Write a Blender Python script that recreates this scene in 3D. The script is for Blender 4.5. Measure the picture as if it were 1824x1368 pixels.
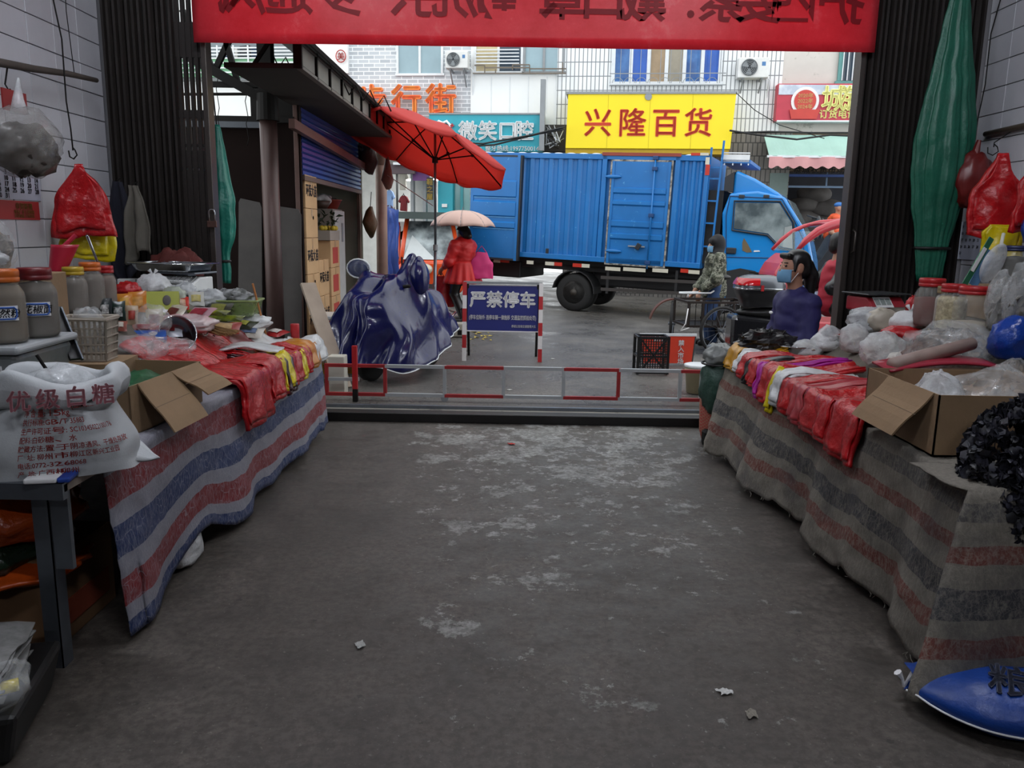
import bpy, math, random
import numpy as np
from mathutils import Vector, Matrix, Euler, noise
R = math.radians
SC = bpy.context.scene
COL = SC.collection
for o in list(bpy.data.objects): bpy.data.objects.remove(o)
random.seed(7)

# ------------------------------------------------------------ camera
FPX, PITCH, ROLL, CZ = 1423.0, R(10.82), R(1.0), 1.55
cam_d = bpy.data.cameras.new('camera')
cam_d.sensor_width = 36; cam_d.lens = FPX / 1824 * 36; cam_d.clip_end = 300; cam_d.clip_start = .05
cam = bpy.data.objects.new('camera', cam_d); COL.objects.link(cam)
CM = Matrix.Rotation(R(90) - PITCH, 4, 'X') @ Matrix.Rotation(ROLL, 4, 'Z')
cam.matrix_world = Matrix.Translation((0, 0, CZ)) @ CM
SC.camera = cam
# ------------------------------------------------------------ world: even overcast sky
w = bpy.data.worlds.new('overcast'); SC.world = w; w.use_nodes = True
bg = w.node_tree.nodes['Background']
bg.inputs[0].default_value = (.93, .97, 1, 1); bg.inputs[1].default_value = 2.1
SC.view_settings.view_transform = 'Standard'; SC.view_settings.look = 'None'
SC.view_settings.exposure = 0.0; SC.view_settings.gamma = 1; SC.view_settings.use_curve_mapping = False
cy = SC.cycles; cy.max_bounces = 8; cy.diffuse_bounces = 4; cy.glossy_bounces = 3; cy.transmission_bounces = 4; cy.transparent_max_bounces = 10; cy.caustics_reflective = cy.caustics_refractive = False
LAMP = 20.0     # strength of the fluorescent tubes in the hall

# ------------------------------------------------------------ helpers: where things stand
C0 = Vector((0, 0, CZ)); CR = CM.to_3x3()
def ray(x, y): return CR @ Vector(((x - 912) / FPX, -(y - 684) / FPX, -1))
def px(x, y, Y):
    d = ray(x, y); return C0 + d * (Y / d.y)
def pg(x, y, z=0.0):
    d = ray(x, y); return C0 + d * ((z - CZ) / d.z)
def pX(x, y, X):
    d = ray(x, y); return C0 + d * (X / d.x)
def sst(a, b, t):
    t = min(1, max(0, (t - a) / (b - a))); return t * t * (3 - 2 * t)
def zg(x, y): return -.033 * (x - 1.1) * sst(9.5, 13.5, y) - .03 * sst(6.7, 7.3, y) + .03 * sst(9, 12, y)
def street(x, y):
    p = pg(x, y)
    for _ in range(6): p = pg(x, y, zg(p.x, p.y))
    return p
def zdisp(X):                       # height of the two display boards
    a = abs(X); k = (a - 1.72) / .6 if X < 0 else (a - 2.1) / .5
    return .722 + .37 * min(1, max(0, k))
def hp(x, y):                       # a point of the display surface
    d = ray(x, y); t = 1.5
    while t < 9:
        p = C0 + d * t
        if p.z < zdisp(p.x):
            yb = 5.78 if p.x < 0 else 5.5
            if p.y > yb: p = px(x, y, yb); p.z = zdisp(p.x)
            p.x = max(-2.92, min(3.3, p.x)); return p
        t += .004
    return C0 + d * 5
def sz(p): return (p - C0).dot(CR @ Vector((0, 0, -1))) / FPX     # metres per pixel there

# ------------------------------------------------------------ helpers: materials
def lin(c):
    if isinstance(c, str): c = tuple(int(c[i:i + 2], 16) / 255 for i in (0, 2, 4))
    return tuple(v / 12.92 if v <= .04045 else ((v + .055) / 1.055) ** 2.4 for v in c[:3]) + (1,)
MATS = {}
class NT:
    def __init__(s, name):
        s.m = bpy.data.materials.new(name); s.m.use_nodes = True
        s.t = s.m.node_tree; s.n = s.t.nodes; s.b = s.n['Principled BSDF']; s.out = s.n['Material Output']
    def new(s, typ, **kw):
        n = s.n.new('ShaderNode' + typ)
        for k, v in kw.items(): setattr(n, k, v)
        return n
    def link(s, a, b): s.t.links.new(a, b)
    def coord(s, kind='Object'): return s.new('TexCoord').outputs[kind]
    def noise(s, vec, scale, detail=4, rough=.55):
        n = s.new('TexNoise'); n.inputs['Scale'].default_value = scale; n.inputs['Detail'].default_value = detail
        n.inputs['Roughness'].default_value = rough; s.link(vec, n.inputs['Vector']); return n.outputs['Fac']
    def ramp(s, fac, stops, interp='LINEAR'):
        r = s.new('ValToRGB'); cr = r.color_ramp; cr.interpolation = interp
        while len(cr.elements) < len(stops): cr.elements.new(.5)
        for e, (p, c) in zip(cr.elements, stops):
            e.position = p; e.color = lin(c) if not isinstance(c, float) else (c, c, c, 1)
        s.link(fac, r.inputs[0]); return r.outputs[0]
    def mix(s, fac, a, b, mode='MIX'):
        m = s.new('Mix', data_type='RGBA', blend_type=mode)
        for k, v in ((0, fac), (6, a), (7, b)):
            if hasattr(v, 'is_output'): s.link(v, m.inputs[k])
            elif k == 0: m.inputs[0].default_value = v
            else: m.inputs[k].default_value = lin(v)
        return m.outputs[2]
    def bump(s, h, strength, dist=.01):
        b = s.new('Bump'); b.inputs['Strength'].default_value = strength; b.inputs['Distance'].default_value = dist
        s.link(h, b.inputs['Height']); s.link(b.outputs[0], s.b.inputs['Normal'])
    def set(s, **kw):
        for k, v in kw.items():
            s.b.inputs[k.replace('_', ' ')].default_value = v
def mat(name, c, rough=.6, metal=0., var=.12, vs=6, c2=None, bump=0., bs=60, bd=.004, spec=.5, coat=0., spots=None):
    if name in MATS: return MATS[name]
    t = NT(name); t.set(Roughness=rough, Metallic=metal); t.b.inputs['Specular IOR Level'].default_value = spec
    t.b.inputs['Coat Weight'].default_value = coat
    t.b.inputs['Base Color'].default_value = lin(c); t.m.diffuse_color = lin(c)
    if var or c2 or bump or spots: co = t.coord()
    if var or c2:
        l = lin(c)
        f = t.noise(co, vs)
        if c2: o = t.ramp(f, [(.38, c), (.62, c2)])
        else:
            r = t.ramp(f, [(.3, 1 - var), (.7, 1.0)]); o = t.mix(1.0, r, c, 'MULTIPLY')
        if spots:
            f2 = t.noise(co, spots[1], 6, .7); o = t.mix(t.ramp(f2, [(spots[2], 0.0), (spots[2] + .04, 1.0)]), o, spots[0])
        t.link(o, t.b.inputs['Base Color'])
    if bump: t.bump(t.noise(co, bs, 5), bump, bd)
    MATS[name] = t.m; return t.m
def emis(name, c, s):
    if name in MATS: return MATS[name]
    t = NT(name); t.set(Roughness=.4); t.b.inputs['Base Color'].default_value = lin(c)
    t.b.inputs['Emission Color'].default_value = lin(c); t.b.inputs['Emission Strength'].default_value = s
    MATS[name] = t.m; return t.m
def film(name, c='E8ECEC', lo=.1, hi=.42, rough=.14, ns=9, bp=.3, bsc=16):      # clear or milky plastic film
    if name in MATS: return MATS[name]
    t = NT(name); t.set(Roughness=rough); t.b.inputs['Base Color'].default_value = lin(c)
    tr = t.new('BsdfTransparent'); mx = t.new('MixShader'); co = t.coord()
    f = t.ramp(t.noise(co, ns, 6, .65), [(.35, float(lo)), (.7, float(hi))])
    t.link(f, mx.inputs[0]); t.link(tr.outputs[0], mx.inputs[1]); t.link(t.b.outputs[0], mx.inputs[2])
    t.link(mx.outputs[0], t.out.inputs[0]); t.bump(t.noise(co, bsc, 3), bp, .015)
    MATS[name] = t.m; return t.m
def stripes(name, stops, base_wear, rough=.6, wear=.25, ws=30, bump=.5, grime=None, crack=None):   # woven striped cloth, bands across V
    t = NT(name); t.set(Roughness=rough); uv = t.coord('UV'); co = t.coord()
    sp = t.new('SeparateXYZ'); t.link(uv, sp.inputs[0])
    wob = t.new('MapRange'); t.link(t.noise(uv, 3, 2), wob.inputs[0]); wob.inputs[3].default_value = -.018; wob.inputs[4].default_value = .018
    ad = t.new('Math', operation='ADD'); t.link(sp.outputs[1], ad.inputs[0]); t.link(wob.outputs[0], ad.inputs[1])
    col = t.ramp(ad.outputs[0], stops, 'CONSTANT')
    mp = t.new('Mapping'); mp.inputs['Scale'].default_value = (1, 1.6, .5); t.link(co, mp.inputs[0])
    n = t.noise(mp.outputs[0], ws, 8, .7); f = t.ramp(n, [(.45, 0.0), (.62, float(wear))])
    o = t.mix(f, col, base_wear)
    if crack:                                  # fine pale crease lines
        vo = t.new('TexVoronoi', feature='DISTANCE_TO_EDGE'); vo.inputs['Scale'].default_value = crack[0]; mp2 = t.new('Mapping'); mp2.inputs['Scale'].default_value = (1, 1, .55)
        wn = t.new('TexNoise'); wn.inputs['Scale'].default_value = 6; t.link(co, wn.inputs['Vector']); av = t.new('VectorMath', operation='MULTIPLY_ADD'); t.link(wn.outputs['Color'], av.inputs[0]); av.inputs[1].default_value = (.12, .12, .12); t.link(co, av.inputs[2])
        t.link(av.outputs[0], mp2.inputs[0]); t.link(mp2.outputs[0], vo.inputs['Vector']); o = t.mix(t.ramp(vo.outputs[0], [(0.0, float(crack[1])), (crack[2], 0.0)]), o, base_wear)
    if grime: o = t.mix(t.ramp(t.noise(co, 3.2, 5), [(.5, 0.0), (.7, grime[1])]), o, grime[0])
    t.link(o, t.b.inputs['Base Color']); t.bump(n, bump, .006)
    MATS[name] = t.m; return t.m

# ------------------------------------------------------------ helpers: meshes and objects
def nvec(p): return Vector((noise.noise(p), noise.noise(p + Vector((31.7, 11.3, 5.9))), noise.noise(p + Vector((7.1, 47.9, 23.3)))))
class MB:
    def __init__(s): s.v = []; s.f = []; s.mi = []; s.uv = {}
    def add(s, vs, fs, m=0, uv=None):
        b = len(s.v); s.v += [Vector(p) for p in vs]
        for q in fs: s.f.append([b + i for i in q]); s.mi.append(m)
        if uv:
            for i, q in enumerate(uv): s.uv[b + i] = q
        return s
    def box(s, c, d, rot=None, m=0):
        M = Matrix.Translation(c) @ (rot if isinstance(rot, Matrix) else Euler(rot or (0, 0, 0)).to_matrix().to_4x4())
        vs = [M @ Vector((x * d[0] / 2, y * d[1] / 2, z * d[2] / 2)) for z in (-1, 1) for y in (-1, 1) for x in (-1, 1)]
        return s.add(vs, [(0, 2, 3, 1), (4, 5, 7, 6), (0, 1, 5, 4), (2, 6, 7, 3), (0, 4, 6, 2), (1, 3, 7, 5)], m)
    def span(s, a, b, m=0): return s.box([(a[i] + b[i]) / 2 for i in range(3)], [abs(b[i] - a[i]) for i in range(3)], None, m)
    def bar(s, a, b, w, h=None, m=0):       # a square bar from a to b
        a, b = Vector(a), Vector(b); d = b - a
        q = d.to_track_quat('Z', 'Y').to_matrix().to_4x4()
        return s.box((a + b) / 2, (w, h or w, d.length), q, m)
    def tube(s, pts, r, n=8, closed=False, m=0, cap=True):
        pts = [Vector(p) for p in pts]; k = len(pts); rs = r if isinstance(r, (list, tuple)) else [r] * k
        vs = []; up = None
        for i, p in enumerate(pts):
            if closed: d = pts[(i + 1) % k] - pts[i - 1]
            else: d = pts[min(i + 1, k - 1)] - pts[max(i - 1, 0)]
            d = d.normalized() if d.length > 1e-9 else Vector((0, 0, 1))
            if up is None: up = d.orthogonal().normalized()
            up = (up - d * up.dot(d)); up = up.normalized() if up.length > 1e-6 else d.orthogonal().normalized()
            sd = d.cross(up)
            for j in range(n):
                a = 2 * math.pi * j / n; vs.append(p + (up * math.cos(a) + sd * math.sin(a)) * rs[i])
        fs = []
        for i in range(k if closed else k - 1):
            i2 = (i + 1) % k
            for j in range(n): j2 = (j + 1) % n; fs.append((i * n + j, i * n + j2, i2 * n + j2, i2 * n + j))
        if not closed and cap: fs += [tuple(range(n))[::-1], tuple((k - 1) * n + j for j in range(n))]
        return s.add(vs, fs, m)
    def cyl(s, a, b, r, n=12, r2=None, m=0): return s.tube([a, b], [r, r if r2 is None else r2], n, m=m)
    def lathe(s, prof, n=20, loc=(0, 0, 0), rot=None, m=0):
        M = Matrix.Translation(loc) @ (rot if isinstance(rot, Matrix) else Euler(rot or (0, 0, 0)).to_matrix().to_4x4())
        vs = [M @ Vector((r * math.cos(2 * math.pi * j / n), r * math.sin(2 * math.pi * j / n), z)) for r, z in prof for j in range(n)]
        fs = []
        for i in range(len(prof) - 1):
            for j in range(n): j2 = (j + 1) % n; fs.append((i * n + j, i * n + j2, (i + 1) * n + j2, (i + 1) * n + j))
        if prof[0][0] > 1e-5: fs.append(tuple(range(n))[::-1])
        if prof[-1][0] > 1e-5: fs.append(tuple((len(prof) - 1) * n + j for j in range(n)))
        return s.add(vs, fs, m)
    def ell(s, c, r, nu=20, nv=12, m=0, rot=None):
        pr = [(max(1e-6, math.sin(math.pi * i / nv)), -math.cos(math.pi * i / nv)) for i in range(nv + 1)]
        M = Matrix.Translation(c) @ Euler(rot or (0, 0, 0)).to_matrix().to_4x4() @ Matrix.Diagonal((r[0], r[1], r[2], 1))
        return s.lathe(pr, nu, rot=M, m=m)
    def grid(s, fn, nu, nv, m=0, flip=False):
        vs = []; uv = []
        for j in range(nv + 1):
            for i in range(nu + 1):
                vs.append(fn(i / nu, j / nv)); uv.append((i / nu, j / nv))
        W = nu + 1
        fs = [(j * W + i, j * W + i + 1, (j + 1) * W + i + 1, (j + 1) * W + i) for j in range(nv) for i in range(nu)]
        if flip: fs = [q[::-1] for q in fs]
        return s.add(vs, fs, m, uv)
    def prism(s, poly, d0, d1, fn, m=0):    # outline (a,b) pushed from depth d0 to d1; fn(a,b,d) -> xyz
        n = len(poly); vs = [fn(a, b, d0) for a, b in poly] + [fn(a, b, d1) for a, b in poly]
        fs = [tuple(range(n)), tuple(range(2 * n - 1, n - 1, -1))] + [(i, i + n, (i + 1) % n + n, (i + 1) % n) for i in range(n)]
        return s.add(vs, fs, m)
    def rough(s, amp, freq, seed=0, start=0, zmul=1):
        for i in range(start, len(s.v)):
            p = s.v[i]; d = nvec(p * freq + Vector((seed * 7.3, seed * 3.1, seed)))
            s.v[i] = p + Vector((d.x, d.y, d.z * zmul)) * amp
        return s
    def build(s, name, mats, parent=None, smooth=False, bevel=0, solid=0, subd=0, seg=2):
        me = bpy.data.meshes.new(name); me.from_pydata([tuple(p) for p in s.v], [], s.f); me.validate(); me.update()
        ms = mats if isinstance(mats, (list, tuple)) else [mats]
        for q in ms: me.materials.append(q)
        if len(ms) > 1 and len(me.polygons) == len(s.mi): me.polygons.foreach_set('material_index', s.mi)
        if s.uv:
            l = me.uv_layers.new()
            for lo in me.loops: l.data[lo.index].uv = s.uv.get(lo.vertex_index, (0, 0))
        if smooth: me.polygons.foreach_set('use_smooth', [True] * len(me.polygons))
        o = bpy.data.objects.new(name, me); COL.objects.link(o)
        if parent: o.parent = parent
        if solid: q = o.modifiers.new('thickness', 'SOLIDIFY'); q.thickness = solid; q.offset = 0
        if subd: q = o.modifiers.new('smooth', 'SUBSURF'); q.levels = q.render_levels = subd
        if bevel: q = o.modifiers.new('bevel', 'BEVEL'); q.width = bevel; q.segments = seg; q.limit_method = 'ANGLE'
        return o
def outward(o):
    import bmesh
    b = bmesh.new(); b.from_mesh(o.data); bmesh.ops.recalc_face_normals(b, faces=b.faces); b.to_mesh(o.data); b.free(); return o
def tag(o, label, cat, group=None, kind=None):
    if label: o['label'] = label
    if cat: o['category'] = cat
    if group: o['group'] = group
    if kind: o['kind'] = kind
    return o
def thing(name, label, cat, loc=(0, 0, 0), rz=0, group=None, M=None):
    o = bpy.data.objects.new(name, None); COL.objects.link(o); o.empty_display_size = .1
    if M is not None: o.matrix_world = M
    else: o.location = loc; o.rotation_euler = (0, 0, rz)
    return tag(o, label, cat, group)
def struct(o, label=None):
    o['kind'] = 'structure'
    if label: o['label'] = label
    return o
def cp(o, parent=None, loc=None, rot=None, scale=None):
    c = o.copy(); COL.objects.link(c)
    if parent: c.parent = parent
    if loc is not None: c.location = loc
    if rot is not None: c.rotation_euler = rot
    if scale is not None: c.scale = scale
    return c
def tree_copy(o, parent=None):
    c = cp(o, parent)
    for ch in list(o.children): tree_copy(ch, c)
    return c
TXT = bpy.data.curves.new('lettering', 'FONT'); TXO = bpy.data.objects.new('lettering', TXT); COL.objects.link(TXO)
TCACHE = {}
def text(body, size, m, parent=None, loc=(0, 0, 0), rot=(R(90), 0, 0), ext=.002, bold=0., sx=1., name='lettering', fn=None, space=1., line=1., align='CENTER', shear=0., off=0.):
    key = (body, size, ext, bold, sx, space, line, align, shear, m.name)
    if fn is None and key in TCACHE:
        o = bpy.data.objects.new(name, TCACHE[key]); COL.objects.link(o); o.location = loc; o.rotation_euler = rot
        if parent: o.parent = parent
        return o
    TXT.body = body; TXT.size = size; TXT.extrude = ext; TXT.offset = off; TXT.space_character = space
    TXT.space_line = line; TXT.align_x = align; TXT.shear = shear; TXT.resolution_u = 2
    bpy.context.view_layer.update()
    me = bpy.data.meshes.new_from_object(TXO.evaluated_get(bpy.context.evaluated_depsgraph_get()))
    me.materials.clear(); me.materials.append(m); me.name = name
    if bold:                                   # heavier strokes: the same outline laid five times, slightly shifted
        e = bold * size * .8; V0 = [v.co.copy() for v in me.vertices]; F0 = [tuple(q.vertices) for q in me.polygons]; V1 = []; F1 = []
        for dx, dy in ((0, 0), (e, 0), (-e, 0), (0, e), (0, -e)):
            F1 += [tuple(i + len(V1) for i in q) for q in F0]; V1 += [(c.x + dx, c.y + dy, c.z) for c in V0]
        me.clear_geometry(); me.from_pydata(V1, [], F1)
    for v in me.vertices:
        v.co.x *= sx; v.co.y -= size * .38
        if fn: v.co = fn(v.co)
    if fn is None: TCACHE[key] = me
    o = bpy.data.objects.new(name, me); COL.objects.link(o); o.location = loc; o.rotation_euler = rot
    if parent: o.parent = parent
    return o

# ------------------------------------------------------------ helpers: soft bodies (people) from blended round limbs
def soft(prims, h=.014, k=.04):
    P = []
    for p in prims:
        a = np.array(p[1], float)
        if p[0] == 'c':
            b = np.array(p[2], float); r = max(p[3], p[4]); P.append((np.minimum(a, b) - r, np.maximum(a, b) + r))
        else:
            r = max(p[2]); P.append((a - r, a + r))
    pad = k + 3 * h
    lo = np.min([q[0] for q in P], 0) - pad; hi = np.max([q[1] for q in P], 0) + pad
    n = np.ceil((hi - lo) / h).astype(int) + 1
    D = np.full(n, 1.0, np.float32)
    ax = [lo[i] + h * np.arange(n[i]) for i in range(3)]
    for p, (l, u) in zip(prims, P):
        i0 = np.maximum(0, ((l - pad - lo) / h).astype(int)); i1 = np.minimum(n, ((u + pad - lo) / h).astype(int) + 2)
        X, Y, Z = np.meshgrid(*[ax[i][i0[i]:i1[i]] for i in range(3)], indexing='ij')
        a = np.array(p[1], float)
        if p[0] == 'c':
            b = np.array(p[2], float); ab = b - a; L = max(1e-9, ab @ ab)
            t = np.clip(((X - a[0]) * ab[0] + (Y - a[1]) * ab[1] + (Z - a[2]) * ab[2]) / L, 0, 1)
            d = np.sqrt((X - a[0] - t * ab[0]) ** 2 + (Y - a[1] - t * ab[1]) ** 2 + (Z - a[2] - t * ab[2]) ** 2) - (p[3] + (p[4] - p[3]) * t)
        else:
            r = p[2]; q = np.stack([X - a[0], Y - a[1], Z - a[2]], -1)
            if len(p) > 3 and p[3]: q = q @ np.array(Euler(p[3]).to_matrix())
            q = q / np.array(r); l2 = np.sqrt((q ** 2).sum(-1)); d = (l2 - 1) * min(r)
        S = D[i0[0]:i1[0], i0[1]:i1[1], i0[2]:i1[2]]
        hh = np.clip(.5 + .5 * (d - S) / k, 0, 1)
        S[...] = d * (1 - hh) + S * hh - k * hh * (1 - hh)
    ins = D < 0
    c = np.zeros(n - 1, np.int32); s8 = []
    for dx in (0, 1):
        for dy in (0, 1):
            for dz in (0, 1):
                q = ins[dx:n[0] - 1 + dx, dy:n[1] - 1 + dy, dz:n[2] - 1 + dz]; c += q; s8.append((dx, dy, dz))
    act = (c > 0) & (c < 8); idx = np.full(n - 1, -1, np.int64); cells = np.argwhere(act); idx[act] = np.arange(len(cells))
    acc = np.zeros((len(cells), 3)); cnt = np.zeros(len(cells))
    for i, A in enumerate(s8):
        for B in s8[i + 1:]:
            if sum(abs(A[j] - B[j]) for j in range(3)) != 1: continue
            da = D[cells[:, 0] + A[0], cells[:, 1] + A[1], cells[:, 2] + A[2]]; db = D[cells[:, 0] + B[0], cells[:, 1] + B[1], cells[:, 2] + B[2]]
            m = (da < 0) != (db < 0); t = np.where(m, da / np.where(m, da - db, 1), 0)[:, None]
            acc += np.where(m[:, None], np.array(A) + t * (np.array(B) - np.array(A)), 0); cnt += m
    V = lo + h * (cells + acc / cnt[:, None])
    F = []
    for a in range(3):
        b, e = (a + 1) % 3, (a + 2) % 3
        sl = [slice(1, n[i] - 1) for i in range(3)]; sl[a] = slice(0, n[a] - 1)
        s2 = list(sl); s2[a] = slice(1, n[a])
        A, B = ins[tuple(sl)], ins[tuple(s2)]
        for flip, msk in ((0, A & ~B), (1, ~A & B)):
            w_ = np.argwhere(msk); off = np.array([1, 1, 1]); off[a] = 0; w_ = w_ + off
            eb = np.eye(3, dtype=int)[b]; ee = np.eye(3, dtype=int)[e]
            q = [idx[tuple((w_ - x).T)] for x in (eb + ee, ee, 0 * eb, eb)]
            if flip: q = q[::-1]
            F.append(np.stack(q, 1))
    return V, np.concatenate(F)
def soft_obj(name, prims, m, parent, h=.014, k=.04, fn=None):
    V, F = soft(prims, h, k); b = MB()
    b.add([Vector(p) for p in V], [tuple(int(i) for i in q) for q in F])
    if fn: b.v = [fn(p) for p in b.v]
    o = b.build(name, m, parent, smooth=True)
    return o

# ------------------------------------------------------------ frequently used materials
m_black = mat('black_paint', '141414', .45); m_dark = mat('dark_iron', '151311', .65, 0, .25, spec=.2)
m_steel = mat('galvanised_steel', '7C828A', .35, .8, .2, 12); m_chrome = mat('chrome', 'C8CCD0', .15, 1)
m_white = mat('white_plastic', 'E2E4E2', .4); m_card = mat('cardboard', '8F7557', .8, 0, .15, 8, bump=.2)
m_card2 = mat('pale_cardboard', 'C8A478', .8, 0, .12, 6); m_red = mat('red_paint', 'B02226', .4)
m_redbag = mat('red_bag_plastic', 'B5161C', .22, 0, .25, 9, bump=.5, bs=26, bd=.02); m_yelbag = mat('yellow_bag_plastic', 'D9C414', .25, 0, .2, 9, bump=.4, bs=24, bd=.02)
m_rub = mat('tyre_rubber', '1B1B1B', .75, 0, .3); m_brown = mat('brown_steel', '3A2A26', .5, .2, .3, 3)
m_wood = mat('grey_plank', '9A8C80', .8, 0, .3, 5); m_clear = film('clear_film'); m_milk = film('milky_film', 'E2E6E8', .35, .8, .2, 6, .8, 22)
m_whitebag = mat('white_bag_plastic', 'D4D6D6', .3, 0, .18, 8, bump=.5, bs=22, bd=.02); m_glass = film('window_glass', 'B8CCCC', .25, .35, .05, 2)
m_ink = mat('black_ink', '101014', .7, var=0); m_inkred = mat('red_ink', 'B03A34', .7, var=.2, vs=20); m_inkw = mat('white_ink', 'E8E8E8', .6, var=0)
# ============================================================ the hall
GY = 6.4                                   # plane of the gate
XL, XR = -3.15, 3.52
def floor_mat():
    t = NT('worn_concrete'); co = t.coord()
    n1 = t.noise(co, 1.1, 6, .6); n2 = t.noise(co, 6, 8, .7); n3 = t.noise(co, 2.3, 9, .72); n4 = t.noise(co, 17, 5, .6)
    base = t.ramp(n1, [(.3, '423C37'), (.5, '554E48'), (.72, '686059')])
    base = t.mix(t.ramp(n2, [(.35, .55), (.65, 0.0)]), base, '3A3733')
    # pale flakes of old paint, mostly in the middle and towards the gate
    sp = t.new('SeparateXYZ'); t.link(co, sp.inputs[0])
    my = t.new('MapRange', interpolation_type='SMOOTHSTEP'); t.link(sp.outputs[1], my.inputs[0])
    my.inputs[1].default_value = 2.2; my.inputs[2].default_value = 6.2; my.inputs[3].default_value = .6; my.inputs[4].default_value = .5
    ax = t.new('Math', operation='SUBTRACT'); t.link(sp.outputs[0], ax.inputs[0]); ax.inputs[1].default_value = .35
    ab = t.new('Math', operation='ABSOLUTE'); t.link(ax.outputs[0], ab.inputs[0])
    mx = t.new('MapRange', interpolation_type='SMOOTHSTEP'); t.link(ab.outputs[0], mx.inputs[0])
    mx.inputs[1].default_value = .5; mx.inputs[2].default_value = 1.5; mx.inputs[3].default_value = 0; mx.inputs[4].default_value = .14
    th = t.new('Math', operation='ADD'); t.link(my.outputs[0], th.inputs[0]); t.link(mx.outputs[0], th.inputs[1])
    sb = t.new('Math', operation='SUBTRACT'); t.link(n3, sb.inputs[0]); t.link(th.outputs[0], sb.inputs[1])
    fl = t.ramp(sb.outputs[0], [(.0, 0.0), (.02, .75)])
    o = t.mix(fl, base, '93938F')
    n5 = t.noise(co, 8, 7, .75); s5 = t.new('Math', operation='SUBTRACT'); t.link(n5, s5.inputs[0]); t.link(th.outputs[0], s5.inputs[1])
    o = t.mix(t.ramp(s5.outputs[0], [(.03, 0.0), (.05, .7)]), o, 'A5A5A2')
    n6 = t.noise(co, 30, 6, .7); o = t.mix(t.ramp(n6, [(.42, .6), (.58, 0.0)]), o, '302C28')
    n7 = t.noise(co, 3.1, 7, .68); o = t.mix(t.ramp(n7, [(.36, .55), (.5, 0.0)]), o, '34302C')
    n8 = t.noise(co, 45, 4, .7); o = t.mix(t.ramp(n8, [(.62, 0.0), (.7, .45)]), o, '8C8680')
    o = t.mix(t.ramp(n4, [(.66, 0.0), (.69, .8)]), o, '2C2A28')
    t.link(o, t.b.inputs['Base Color'])
    t.link(t.ramp(n2, [(.3, .38), (.7, .7)]), t.b.inputs['Roughness'])
    t.bump(n2, .25, .01); return t.m
m_floor = floor_mat()
b = MB(); b.span((-6, -9, -.2), (6, 6.42, 0)); struct(b.build('floor', m_floor), 'worn grey concrete floor with pale paint flakes')
def tile_mat():
    return mat('wall_tile_glaze', 'C2C3C9', .3, 0, .16, 2.5, bump=.05, bs=8)
m_tile = tile_mat(); m_grout = mat('tile_grout', '55545A', .9, 0, .2)
b = MB(); b.span((XL - .3, -9, 0), (XL - .012, GY + .3, 4.3)); wl = struct(b.build('wall_left', m_grout), 'white tiled side wall of the market hall')
b = MB(); b.span((XR + .012, -9, 0), (XR + .3, GY + .3, 4.3)); wr = struct(b.build('wall_right', m_grout), 'white tiled side wall on the right of the hall')
b = MB(); b.span((XL - .3, -9.3, 0), (XR + .3, -9, 4.3)); struct(b.build('wall_back', mat('hall_plaster', '8A8884', .9)))
b = MB(); b.span((XL - .3, -9.3, 4.3), (XR + .3, GY + .3, 4.45)); struct(b.build('ceiling', mat('ceiling_boards', '8C8A86', .9)))
b = MB(); b.span((XL - .3, GY + .05, 3.75), (XR + .3, GY + .3, 4.3)); struct(b.build('wall_front', mat('hall_plaster', '8A8884', .9)), 'wall strip above the market gate')
TW, TH = .31, .185
b = MB(); b.span((-.012, 0, 0), (0, TW - .006, TH - .006)); tl0 = b.build('tile', m_tile, wl, bevel=.002, seg=1)
k = 0
for i in range(9):
    for j in range(22):
        if k == 0: t_ = tl0
        else: t_ = cp(tl0, wl)
        t_.location = (XL + random.uniform(-.0015, .0015), GY - .02 - (i + 1) * TW, .1 + j * TH); k += 1
for i in range(6):
    for j in range(22):
        t_ = cp(tl0, wr); t_.location = (XR + .012 + random.uniform(-.0015, .0015), GY - .02 - (i + 1) * TW, .06 + j * TH)
# fluorescent tubes under the ceiling
def tube_lamp(label, x, y):
    t = thing('fluorescent_lamp', label, 'lamp', (x, y, 4.05), 0, 'ceiling tube lamps of the hall')
    b = MB(); b.span((-.62, -.05, .03), (.62, .05, .09)); b.build('housing', m_white, t, bevel=.01)
    b = MB(); b.cyl((-.58, 0, 0), (.58, 0, 0), .019, 12); b.build('tube', emis('tube_glow', 'F0F4FF', LAMP * 12), t, smooth=True)
    b = MB()
    for s in (-1, 1): b.cyl((s * .58, 0, 0), (s * .615, 0, 0), .021, 12); b.span((s * .58 - .01, -.02, 0), (s * .61 + .01, .02, .04))
    b.build('lamp_holder', m_white, t)
    for s in (-.4, .4):
        b = MB(); b.cyl((s, 0, .09), (s, 0, .25), .004, 6); b.build('hanger', m_dark, t)
for n_, (x, y) in enumerate(((-1.5, 3.6), (1.6, 3.4), (0.2, .6), (.2, -3))):
    tube_lamp(['fluorescent tube lamp above the left stall', 'fluorescent tube lamp above the right stall', 'fluorescent tube lamp above the aisle', 'fluorescent tube lamp at the back of the hall'][n_], x, y)

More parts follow.
